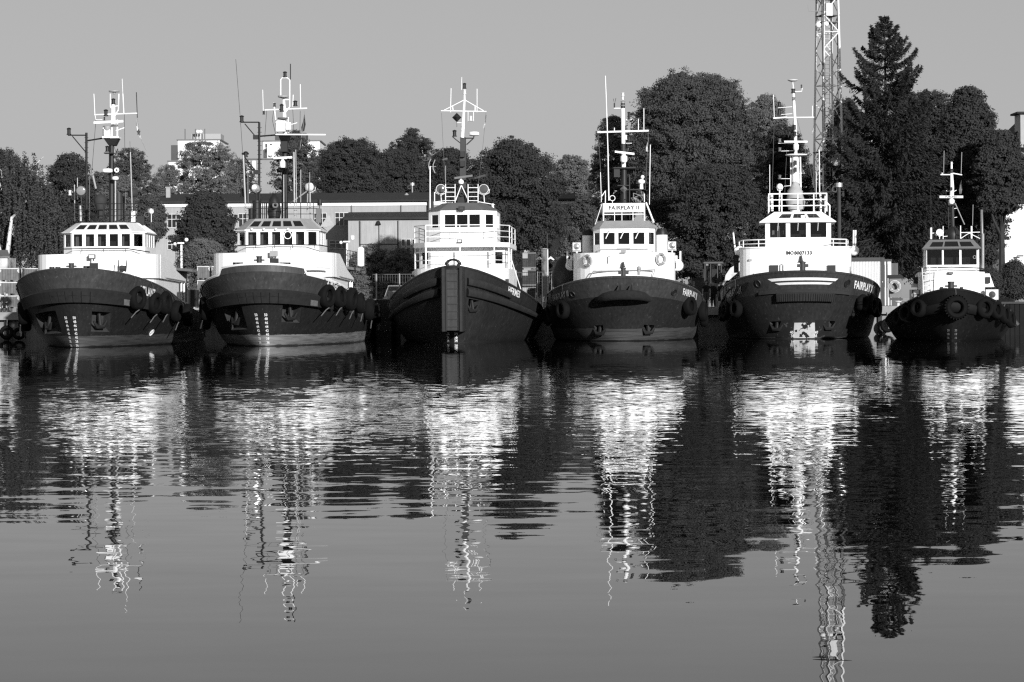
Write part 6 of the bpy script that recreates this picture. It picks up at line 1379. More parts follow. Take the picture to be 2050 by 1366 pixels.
eave = [(wm - hw - .1, 6.15), (wm + hw + .12, 6.15), (wm + hw + .12, 10.3), (wm - hw - .1, 10.3)]; top = [(wm - hw + .32, 6.75), (wm + hw - .32, 6.75), (wm + hw - .32, 9.9), (wm - hw + .32, 9.9)]
ro = T.house('roof', mat('roof_mid_grey', .19, .5, .1, 1.5), eave, zt, z(480, 6.8), {0: [(.10, .335, .22, .78), (.365, .63, .22, .82), (.665, .90, .22, .78)]}, top=top, parent=wh_, glass=DGLASS, wname='skylight')
T.tubes('front_handrail', BLACK, [([(1850, 537, 5.9), (1905, 535, 5.8), (1960, 537, 5.9), (1981, 541, 7)], .035)])
T.tubes('boarding_ladder', OFFW, [([(1846, 537, 4.2), (1848, 570, 4.0), (1849, 592, 4)], .03), ([(1861, 535, 4.2), (1862, 565, 4), (1862, 590, 4)], .03)] + [([(1847, r, 4.1), (1862, r - 2, 4.1)], .022) for r in (552, 563, 573, 583)])
T.tubes('bow_railing', OFFW, [([(1876, 532, 4.2), (1877, 560, 4.1), (1878, 585, 4)], .022), ([(1848, 546, 4.1), (1876, 543, 4.1)], .02), ([(1862, 560, 4.1), (1877, 558, 4.1)], .02)])
M = MB(); c = T.p(1903, 547, 4.3); M.box(c, (.26, .14, .13)); o = M.build('floodlight', DGREY, T.root); M = MB(); M.box(c + Vector((0, -.08, 0)), (.2, .02, .08)); M.build('lens', LENS, o)
T.bitts(1904, 584, 20, 6, 2.2, m=DGREY)
for q_ in (1885, 1925): M = MB(); M.cyl(T.p(q_, 586, 2.6), .09, .3, 8); M.build('small_bollard', DGREY, T.root, 40)
M = MB(); M.box(T.p(1888, 581, 3), (.4, .3, .22)); M.build('anchor_roller', DGREY, T.root)
ex = T.tubes('exhaust_pipe', mat('dull_steel_pipe', .24, .35, .15, 3, metal=.5), [([(1967, 540, 8), (1967, 468, 8)], .115), ([(1966, 468, 8), (1965, 424, 8), (1965, 420, 8)], [.085, .08, .1])], n=12)
T.tubes('roof_rail', WHITE, [([(1864, 479), (1864, 456)], .06), ([(1888, 479), (1888, 453)], .025), ([(1923, 478), (1923, 452)], .03), ([(1945, 478), (1945, 453)], .05), ([(1864, 467), (1875, 467)], .025), ([(1923, 466), (1962, 465)], .025), ([(1923, 478), (1940, 467), (1962, 478)], .025), ([(1888, 474), (1897, 473)], .02)], y=7.2)
T.searchlight(1881, 465.5, T.m(6.8, 7), 7, WHITE, .1, stand=(1881, 479), lens=WHITE)
c = T.p(1907, 470, 8); M = MB(); M.lathe([(.35, -.3), (.42, 0), (.3, .3), (.1, .45)], Matrix.Translation(c), 9); M.build('covered_monitor', BLACK, T.root, 60)
T.d = 8.5
T.tubes('whip_antenna', BLACK, [([(1863, 375), (1864, 455)], .02)])
ms = T.tubes('mast', BLACK, [([(1908, 482), (1906, 408)], [.12, .11]), ([(1899, 470), (1899, 415)], .03), ([(1890, 470), (1904, 455), (1920, 472)], .04)], n=8)
T.tubes('mast_top', WHITE, [([(1905, 402), (1906, 375), (1905, 347)], [.12, .11, .08]), ([(1905, 338), (1905, 327)], [.06, .05])], ms, n=8)
T.lantern(1905, 342, .24, .1, parent=ms, m=DGREY); T.lantern(1905, 326, .12, .07, parent=ms, m=OFFW); M = MB(); M.box(T.p(1904.5, 378, 8.3), (.14, .2, .16)); M.build('mast_lamp', BLACK, ms)
T.tubes('yard', WHITE, [([(1883, 350), (1903, 350)], .035), ([(1907, 347), (1926, 350.5)], .035), ([(1894, 382), (1897, 383), (1911, 383), (1915, 381)], .02), ([(1886, 350), (1886, 346)], .03), ([(1910, 418), (1916, 417)], .02), ([(1910, 436), (1916, 435)], .02)], ms)
T.tubes('whip_antenna', WGREY, [([(1890, 302), (1889, 350)], .02), ([(1925.5, 305), (1924, 350)], .02), ([(1948, 410), (1947, 452)], .018)], ms)
T.tubes('stay', WGREY, [([(1912, 407), (1931, 450)], .03)], ms)
T.radar((1881, 394.5), (1928, 394.5), .13, 8.2, WHITE, (1905, 403, 12, 11), ms, txt='FURUNO')
M = MB(); M.box(T.p(1905, 409, 8.3), (.38, .4, .14)); M.build('mast_platform', DGREY, ms)
flag(T, [(1924, 362), (1922, 370), (1920, 380), (1921, 389), (1925, 388), (1926, 379), (1925, 370), (1925, 361)], 8.5, 'limp grey flag beside the mast of the smallest tug', mat('grey_flag_cloth', .3, .9, .1, 2))
v_, t_ = T.vs(1911, 616); tyre(T, v_, t_, .62, 'big treaded tractor tyre on the bow of the smallest tug', 'tyre_fender', True, off=.30, rope=1)
for k, (q_, r) in enumerate([(1965, 617), (1988, 621), (2004, 630), (2016, 640)]): tyre(T, *T.vs(q_, r), .52, ('first', 'second', 'third', 'fourth')[k] + ' tyre from the bow on the right flank of the smallest tug', rope=1)
for k, (q_, r) in enumerate([(1845, 618), (1822, 628), (1806, 636)]): tyre(T, *T.vs(q_, r), .52, ('first', 'second', 'third')[k] + ' tyre from the bow on the left flank of the smallest tug', rope=1)
v0, v1 = T.vs(1935, 620)[0], T.vs(1960, 620)[0]
T.band('bow_fender', mat('black_rubber_roll', .006, .8, .3, 3), -.30, .30, .62, .80, .2, 40, True)
M = MB(); M.tube([T.p(2010, 618, 8), T.p(2037, 652, 8)], .16, 8); M.build('log_fender', DGREY, T.root, 40)
# ------------------------------------------------------------------ things on the quay
PAL = mat('stacked_brick', .16, .9, .25, 3, streak=.2, bump=.3); WRAP = mat('white_wrap_foil', .5, .4, .2, 3)
def pallet(px0, px1, py0, py1, D, label, m=None, wrap=True):
    a, b = P(px0, py1, D), P(px1, py0, D); w, h = b.x - a.x, b.z - a.z; t = thing('brick_pallet', label, 'pallet', ((a.x + b.x) / 2, D, a.z), random.Random(px0 * 7 + py0).uniform(-.04, .04), 'stacked pallets on the quay')
    M = MB()
    n = 7
    for i in range(n): M.box(((i + .5) / n * w - w / 2, .5, .1 + (h - .1) * .47), (w / n * .93, 1.0, (h - .1) * .92))
    M.build('brick_load', m or PAL, t)
    M = MB()
    for x in (-w * .42, 0, w * .42): M.box((x, .5, .05), (.09, 1.0, .09))
    M.box((0, .5, .105), (w, 1.0, .02)); M.build('pallet_base', mat('pallet_wood', .2, .9, .2, 4), t)
    if wrap:
        M = MB(); rv = random.Random(px0); k = 8
        M.box((0, .5, h - .03), (w * 1.02, 1.03, .06)); 
        for sg in (-1, 1): M.prism([(sg * w * .51, -.02, h), (sg * w * .51, -.02, h * .62), (sg * w * .42, -.03, h * .8)], (0, .3, 0))
        M.build('wrap_foil', WRAP, t)
    return t
DP = 163
for c, (q0, q1, nm) in enumerate([(0, 37, 'left edge column'), (43, 77, 'second column'), (395, 419, 'column right of the leftmost tug'), (424, 443, 'short column beside the second tug')]):
    for r, (r0, r1) in enumerate([(537, 564), (565, 591), (592, 618)]):
        if c > 1 and r == 2: continue
        sh = 0 if c < 2 else -4
        pallet(q0, q1, r0 + sh, r1 + sh, DP, ('topmost', 'middle', 'lowest')[r] + ' brick pallet of the ' + nm)
pallet(370, 394, 578, 618, 162, 'dark covered pallet behind the stern of the leftmost tug', mat('dark_cover', .03, .8, .3, 3), False)
# tall dark crates between third and fourth tug
CR = mat('dark_crate_boards', .045, .9, .3, 3, streak=.2)
for r, (r0, r1) in enumerate([(506, 538), (540, 573), (575, 612)]):
    D = 166; a, b = P(1046, r1, D), P(1073, r0, D); w, h = b.x - a.x, b.z - a.z
    t = thing('board_crate', ('topmost', 'middle', 'lowest')[r] + ' dark boarded crate of the stack beside the gauge post', 'crate', ((a.x + b.x) / 2, D, a.z), 0, 'dark crates on the quay')
    M = MB()
    for i in range(8): M.box(((i + .5) / 8 * w - w / 2, .6, h / 2), (w / 8 * .9, 1.2, h * .95))
    M.build('boards', CR, t)
    M = MB(); M.box((0, -.03, h * .97), (w, .06, .08)); M.box((0, -.03, h * .06), (w, .06, .08)); M.build('batten', MGREY, t)
    M = MB(); M.box((-w * .3, -.05, h * .8), (w * .38, .03, h * .32)); M.build('label_sheet', WGREY, t)
# gauge post
D = 158; a, b = P(1086, 616, D), P(1096.5, 498, D); w, h = b.x - a.x, b.z - QZ
t = thing('gauge_post', 'tall twin-legged post with a grey board and two white lamps', 'post', ((a.x + b.x) / 2, D, QZ))
M = MB()
for sg in (-1, 1): M.box((sg * w / 2, 0, h / 2), (.06, .1, h))
M.box((0, 0, h), (w, .1, .06)); M.build('legs_frame', OFFW, t)
M = MB(); M.box((0, .02, h * .80), (w - .1, .04, h * .38)); M.build('board', MGREY, t)
M = MB(); M.box((0, .0, h * .40), (w - .1, .05, h * .42)); M.build('board', mat('pale_board', .26), t)
M = MB(); M.box((0, -.06, h * .16), (w + .04, .03, .34)); M.build('notice_plate', WHITE, t)
for sg in (-1, 1): M = MB(); M.tube([(sg * w * .5, 0, h * .82), (sg * w * 1.0, -.05, h * .85), (sg * w * 1.6, -.1, h * .81)], [.05, .09, .04], 8); M.build('lamp', WHITE, t)
M = MB(); M.tube([(w * .45, .1, h * .9), (w * .45, .1, h * 1.25), (w * .1, .1, h * 1.26)], .05, 6); M.build('aerial_pole', DGREY, t)
# boards leaning beside it
D = 161
for i, (q0, q1, r0) in enumerate([(1104, 1111, 549), (1111, 1116, 546), (1117, 1122, 546)]):
    a, b = P(q0, 605, D), P(q1, r0, D); M = MB(); M.prism([(a.x, D, QZ), (b.x, D, QZ), (b.x, D + .5, b.z), (a.x, D + .5, b.z)], (0, .06, 0)); tag(M.build('timber_board', mat('pale_timber', .25, .9, .2, 2, streak=.2)), ('left wide', 'middle', 'right narrow')[i] + ' pale upright board leaning left of the fourth tug', 'board', 'pale boards leaning on the quay')
# mesh fences
def fence(px0, px1, pyt, D, label, posts):
    a, b = P(px0, 612, D), P(px1, pyt, D); h = b.z - QZ; t = thing('mesh_fence', label, 'fence', (a.x, D, QZ), 0, 'wire fences on the quay'); w = b.x - a.x
    M = MB(); x = 0
    while x <= w: M.tube([(x, 0, 0), (x, 0, h)], .007, 3, False); x += .17
    z = .1
    while z <= h: M.tube([(0, 0, z), (w, 0, z)], .007, 3, False); z += .35
    M.tube([(0, 0, h), (w, 0, h)], .02, 4); M.build('wire_mesh', MGREY, t)
    for q in posts: c = P(q, 600, D); M = MB(); M.tube([(c.x - a.x, 0, 0), (c.x - a.x, 0, h + .05)], .045, 6); M.build('post', WGREY, t)
fence(746, 862, 549, 161, 'wire mesh fence with a pale post in front of the parked van', (753.5, 800, 846))
fence(1024, 1108, 545, 160, 'wire mesh fence in front of the dark crates', (1030, 1076, 1106))
# bollards
def bollard(px, py0, py1, rpx, D, label):
    a = P(px, py1, D); h = P(px, py0, D).z - QZ; r = rpx * D / F; M = MB(); M.lathe([(r * .55, 0), (r * .5, h * .6), (r, h * .72), (r * 1.05, h * .9), (r * .6, h)], Matrix.Translation((a.x, D, QZ)), 14)
    tag(M.build('mooring_bollard', mat('pale_bollard_paint', .45, .6, .2, 4), None, 40), label, 'bollard', 'bollards on the quay edge')
bollard(1077, 606, 617, 6, 156.6, 'pale mooring bollard between the third and fourth tug')
bollard(1798, 602, 612, 7, 156.8, 'pale mooring bollard left of the smallest tug')
# quay-wall tyres
for i, (q, r, R) in enumerate([(14, 666, .46), (39, 668, .42), (1776, 652, .46)]):
    c = P(q, r, 155.9); me = tyre_mesh('tyre_fender', R); o = bpy.data.objects.new('tyre_fender', me); COL.objects.link(o)
    o.matrix_world = Matrix.Translation(c + Vector((0, -.1, 0))) @ Matrix.Rotation(R_(80 if i != 1 else 62), 4, 'X')
    tag(o, ('left of the two tyres on the quay wall at the far left', 'tilted right one of the two tyres on the quay wall at the far left', 'tyre on the quay wall between the two rightmost tugs')[i], 'tyre', 'tyres on the quay wall')
    M = MB(); M.tube([(0, R * .9, 0), (.02, R * 1.9, .05)], .03, 4); M.build('chain', STEEL, o)
# containers
D = 166; a, b = P(1700, 600, D), P(1766, 516, D); w, h = b.x - a.x, b.z - QZ
t = thing('office_container', 'white corrugated office container with a dark frame right of the tug with bow stripes', 'container', (a.x, D, QZ), R_(-4))
M = MB(); n = 22
pr = []
for i in range(n): x0 = w * i / n; pr += [(x0, 0, 0), (x0 + w / n * .35, 0, 0), (x0 + w / n * .5, .05, 0), (x0 + w / n * .85, .05, 0)]
pr += [(w, 0, 0), (w, 2.4, 0), (0, 2.4, 0)]
M.prism([(x, y, .12) for x, y, _ in pr], (0, 0, h - .35)); M.build('wall', mat('container_white', .60, .5, .06, 1, streak=.08), t)
M = MB(); M.box((w / 2, 1.2, h - .12), (w + .1, 2.5, .26)); M.box((w / 2, 1.2, .06), (w + .1, 2.5, .13)); M.box((w + .02, .0, h / 2), (.24, .16, h)); M.box((w, 2.4, h / 2), (.2, .16, h)); M.box((0, 0, h / 2), (.12, .1, h)); M.build('frame', DGREY, t)
M = MB(); M.box((w - .02, -.12, h * .5), (.05, .05, .05)); M.build('door_handle', STEEL, t)
D = 167.5; a, b = P(1766.5, 600, D), P(1784, 521, D); w, h = b.x - a.x, b.z - QZ
t = thing('store_container', 'narrow end of a white container with vertical pipes beside the lifebuoy cabinet', 'container', (a.x, D, QZ))
M = MB(); M.box((w / 2, 1.5, h / 2), (w, 3, h - .1)); M.build('wall', mat('container_white', .6), t)
M = MB(); M.box((w / 2, 1.5, h - .02), (w + .1, 3.05, .16)); M.box((w * .52, -.03, h / 2), (.08, .06, h)); M.build('frame', DGREY, t)
M = MB(); M.tube([(w * .12, -.08, 1.2), (w * .12, -.08, h - .3), (w * .32, -.08, h - .35), (w * .32, -.08, 1.35), (w * .15, -.08, 1.2)], .035, 5); M.tube([(w * .62, -.08, 1.3), (w * .62, -.08, h - .3), (w * .8, -.08, h - .3)], .03, 5); M.build('wall_pipe', OFFW, t)
D = 174; a, b = P(1784, 600, D), P(1798, 527, D); w, h = b.x - a.x, b.z - QZ
t = thing('grey_container', 'dark ribbed container behind the lifebuoy cabinet', 'container', (a.x, D, QZ))
M = MB()
for i in range(6): M.box((w * (i + .5) / 6, 1, h / 2), (w / 6 * .8, 2, h))
M.build('wall', mat('container_grey', .12), t)
# lifebuoy cabinet
D = 159.5; a, b = P(1781, 596, D), P(1805, 557, D); w, h = b.x - a.x, b.z - a.z
t = thing('lifebuoy_cabinet', 'grey cabinet with a small roof carrying a white lifebuoy', 'cabinet', ((a.x + b.x) / 2, D, QZ)); zc = a.z - QZ
M = MB(); M.box((0, .25, zc + h / 2), (w, .5, h)); M.build('body', MGREY, t)
M = MB(); M.prism([(-w * .62, -.15, zc + h), (w * .62, -.15, zc + h), (w * .55, .25, zc + h + .22), (-w * .55, .25, zc + h + .22)], (0, .4, .0)); M.build('roof', DGREY, t)
M = MB()
for sg in (-1, 1): M.box((sg * w * .42, .25, zc / 2), (.08, .08, zc))
M.box((0, .1, zc - .1), (w, .1, .14)); M.build('stand', DGREY, t)
lifebuoy(None, 1791.5, 573.5, 11.5 * 159 / F, 159.05, 'pale lifebuoy on the grey cabinet left of the smallest tug')
for i in range(4): c = P(1814, 602 - i * 4, 161); M = MB(); M.box((c.x + .08 * (i % 2), 161, QZ + .1 + i * .13), (1.0 - .1 * i, .5, .07)); tag(M.build('timber_plank', mat('pale_timber', .25)), ('lowest', 'second lowest', 'third', 'topmost')[i] + ' plank of the small stack behind the smallest tug', 'plank', 'planks stacked on the quay')
# lamp posts
def lamp_post(px, pyt, D, label, r=.09, m=None):
    c = P(px, 600, D); h = P(px, pyt, D).z - QZ; t = thing('lamp_post', label, 'lamp post', (c.x, D, QZ), 0, 'lamp posts')
    M = MB(); M.tube([(0, 0, 0), (0, 0, h - .3)], r, 8); M.build('pole', m or DGREY, t); M = MB(); M.lathe([(.12, h - .35), (.24, h - .3), (.24, h - .02), (.1, h)], None, 12); M.build('lamp_head', STEEL, t, 40)
    M = MB(); M.torus(Matrix.Translation((-.3, 0, h - .45)) @ Matrix.Rotation(R_(90), 4, 'X'), .17, .025, 12, 4); M.build('bracket_ring', MGREY, t)
lamp_post(1681, 366, 163, 'tall dark lamp post with a steel head right of the fifth tug', .13)
lamp_post(827, 366, 246, 'thin pale lamp post rising above the warehouse roof', .07, WGREY)
lamp_post(303, 418, 176, 'thin lamp post behind the leftmost tug', .05)
# hut at the left edge
D = 176; a, b = P(-20, 560, D), P(15, 516, D); t = thing('hut', 'small pale hut with a grey roof at the left edge', 'building', (a.x, D, QZ)); w, h = b.x - a.x, b.z - QZ
M = MB(); M.box((w / 2, 1.5, h / 2), (w, 3, h)); M.build('wall', mat('hut_wall', .5), t); M = MB(); M.prism([(-.2, -.2, h), (w + .2, -.2, h), (w - .3, 1.5, h + .5), (-.2, 1.5, h + .5)], (0, 0, .1)); M.build('roof', MGREY, t)
# van behind the fence
D = 172; a, b = P(766, 606, D), P(818, 571, D); w, h = b.x - a.x, b.z - QZ
t = thing('parked_van', 'dark van parked behind the wire fence', 'van', (a.x, D, QZ)); PB = mat('dark_car_paint', .03, .25, .1, 1, spec=.5)
M = MB(); prof = [(0, .3), (0, .75), (.12, .95), (.38, h * .96), (.55, h), (w - .25, h), (w - .08, h * .93), (w, .9), (w, .3)]
M.prism([(x, 0, z) for x, z in prof], (0, 3.8, 0)); M.build('body', PB, t)
M = MB(); M.prism([(.30, -.02, .95), (.48, -.02, h - .12), (w - .3, -.02, h - .12), (w - .2, -.02, .95)], (0, .03, 0)); M.build('windscreen', DGLASS, t)
M = MB(); M.tube([(.16, -.03, .95), (.42, -.03, h - .05), (w - .25, -.03, h - .05), (w - .12, -.03, .95)], .03, 5); M.build('window_trim', WGREY, t)
for x in (.2, w - .25):
    M = MB(); M.lathe([(.3, -.1), (.3, .1)], Matrix.Translation((x, .7, .3)) @ Matrix.Rotation(R_(90), 4, 'Y'), 14); M.build('wheel', RUBBER, t); M = MB(); M.box((x, -.03, .72), (.22, .05, .12)); M.build('headlight', LENS, t)
for i, (q0, q1) in enumerate([(777, 790), (790, 802)]):
    a, b = P(q0, 600, 163), P(q1, 580, 163); M = MB()
    for r in range(4): M.box(((a.x + b.x) / 2, 163, QZ + .1 + r * (b.z - QZ) / 4), (b.x - a.x - .03, .5, (b.z - QZ) / 4 - .03))
    tag(M.build('carton_stack', mat('pale_carton', .4, .8, .15, 3)), ('left', 'right')[i] + ' stack of pale cartons before the van', 'cartons', 'cartons on the quay')
M = MB(); c = P(806, 590, 162.5); M.ball((c.x, 162.5, QZ + .45), .32, 10, (.8, .7, 1.3)); tag(M.build('white_sack', OFFW, None, 60), 'white sack beside the pale cartons', 'sack')
# workboat between the second and third tug
D = 147; a, b = P(736, 676, D), P(788, 600, D); w, h = b.x - a.x, b.z
t = thing('open_barge', 'small dark open barge moored between the second and third tug', 'boat', ((a.x + b.x) / 2, D, 0))
M = MB(); pts0 = [(-w * .5, .5), (-w * .2, 0), (w * .45, 0), (w * .62, .8), (w * .62, 7.5), (-w * .6, 7.5)]
lo = [(x * .85, y + .3, -.3) for x, y in pts0]; up = [(x, y, h) for x, y in pts0]; n = 6
M.add(lo + up, [(i, (i + 1) % n, n + (i + 1) % n, n + i) for i in range(n)]); M.add([(x * .93, y + .12 if y < 4 else y - .12, h - .02) for x, y in pts0] + [(x * .9, y + .15 if y < 4 else y - .15, .55) for x, y in pts0], [((i + 1) % n, i, n + i, n + (i + 1) % n) for i in range(n)] + [tuple(n + i for i in range(n))]); M.build('hull', BLACK, t)
M = MB(); M.tube([(x, y, h) for x, y in pts0] + [(*pts0[0], h)], .05, 5); M.build('gunwale', MGREY, t)
# tractor and loader arm
D = 164; a, b = P(1409, 612, D), P(1449, 524, D); w, h = b.x - a.x, b.z - QZ
t = thing('tractor', 'dark tractor with a glazed cab parked behind the group of people', 'tractor', ((a.x + b.x) / 2, D, QZ)); TP = mat('dark_tractor_paint', .045, .4, .2, 2)
M = MB(); M.box((0, 1.2, h - .06), (w * .95, 1.7, .12)); M.build('cab_roof', TP, t)
M = MB()
for x in (-w * .42, w * .42):
    for y in (.5, 1.9): M.tube([(x, y, 1.2), (x * .95, y, h - .1)], .05, 5)
M.tube([(-w * .12, .5, 1.5), (-w * .12, .5, h - .1)], .04, 5); M.tube([(w * .22, .5, 1.5), (w * .22, .5, h - .1)], .04, 5); M.build('cab_frame', DGREY, t)
M = MB(); M.quad((-w * .42, .52, 1.35), (w * .42, .52, 1.35), (w * .4, .52, h - .12), (-w * .4, .52, h - .12)); M.build('windscreen', mat_glass('cab_glass', .5), t)
M = MB(); M.box((0, 2.1, 1.9), (w * .8, .06, 1.5)); M.box((0, 1.4, 1.4), (.5, .5, .9)); M.build('seat', BLACK, t)
M = MB(); M.prism([(-.36, -.9, .7), (.36, -.9, .7), (.36, -.9, 1.45), (.3, -.9, 1.6), (-.3, -.9, 1.6), (-.36, -.9, 1.45)], (0, 1.5, .05)); M.build('bonnet', MGREY, t)
for sg in (-1, 1):
    M = MB(); M.lathe([(.3, -.16), (.62, -.18), (.7, -.1), (.7, .1), (.62, .18), (.3, .16)], Matrix.Translation((sg * w * .44, 1.3, .7)) @ Matrix.Rotation(R_(90), 4, 'Y'), 22); q = M.build('wheel', RUBBER, t, 40); M = MB(); M.lathe([(.3, -.1), (.3, .1)], Matrix.Translation((sg * w * .44, 1.3, .7)) @ Matrix.Rotation(R_(90), 4, 'Y'), 14); M.build('rim', WGREY, q)
    M = MB(); M.lathe([(.2, -.12), (.38, -.13), (.42, 0), (.38, .13), (.2, .12)], Matrix.Translation((sg * .55, -.4, .42)) @ Matrix.Rotation(R_(90), 4, 'Y'), 18); M.build('wheel', RUBBER, t, 40)
    M = MB(); M.box((sg * w * .3, .42, h - .2), (.16, .08, .12)); M.build('headlight', LENS, t)
D = 163; a = P(1451, 562, D); b = P(1474, 532, D)
t = thing('loader_shovel', 'pale loader arm with a shovel raised beside the tractor', 'loader', (a.x, D, QZ))
M = MB(); z0, z1 = a.z - QZ, b.z - QZ; x1 = b.x - a.x
M.prism([(0, 0, z0), (.2, 0, z0 - .05), (x1 + .3, 0, z1 - .3), (x1 + .3, 0, z1 + .25), (x1 * .5, 0, z1 - .15), (.05, 0, z0 + .35)], (0, .35, 0)); M.build('arm', mat('pale_machine_paint', .5), t)
M = MB(); M.tube([(.1, .1, z0 + .1), (-.25, .1, z0 - .45)], .09, 6); M.tube([(.35, .1, z0 + .55), (x1 + .3, .1, z1 + .55)], .05, 6); M.build('ram', WGREY, t)
M = MB(); M.box((x1 * .75, .8, .65), (1.5, 2.2, 1.1)); M.build('chassis', DGREY, t)
M = MB(); M.lathe([(.25, -.2), (.55, -.2), (.62, 0), (.55, .2), (.25, .2)], Matrix.Translation((x1 * .5, -.2, .6)) @ Matrix.Rotation(R_(90), 4, 'X'), 20); M.build('wheel', RUBBER, t, 40)
# skip, gas bottle
D = 161; a, b = P(1386, 612, D), P(1409, 559, D); M = MB(); w, h = b.x - a.x, b.z - QZ
t = thing('waste_skip', 'dark waste skip left of the tractor', 'skip', ((a.x + b.x) / 2, D, QZ)); M.box((0, .5, h / 2), (w * .9, 1.0, h), 0, 1.1); M.build('tub', DGREY, t); M = MB(); M.box((0, .5, h + .03), (w * 1.05, 1.15, .08)); M.build('lid', BLACK, t)
c = P(1407, 606, 157.5); t = thing('gas_bottle', 'grey gas bottle standing at the feet of the man in shorts', 'bottle', (c.x, 157.5, QZ)); M = MB(); M.lathe([(.13, 0), (.15, .03), (.15, .42), (.1, .5), (.05, .52)], None, 14); M.build('body', MGREY, t, 40); M = MB(); M.lathe([(.05, .5), (.09, .53), (.09, .58), (.03, .6)], None, 10); M.build('valve', WHITE, t)
M = MB(); c = P(1455, 600, 158.5); M.box((c.x, 158.3, QZ + .22), (1.3, .9, .44)); tag(M.build('concrete_block', mat('pale_block', .35, .9, .2, 2)), 'pale low block behind the people on the quay', 'block')

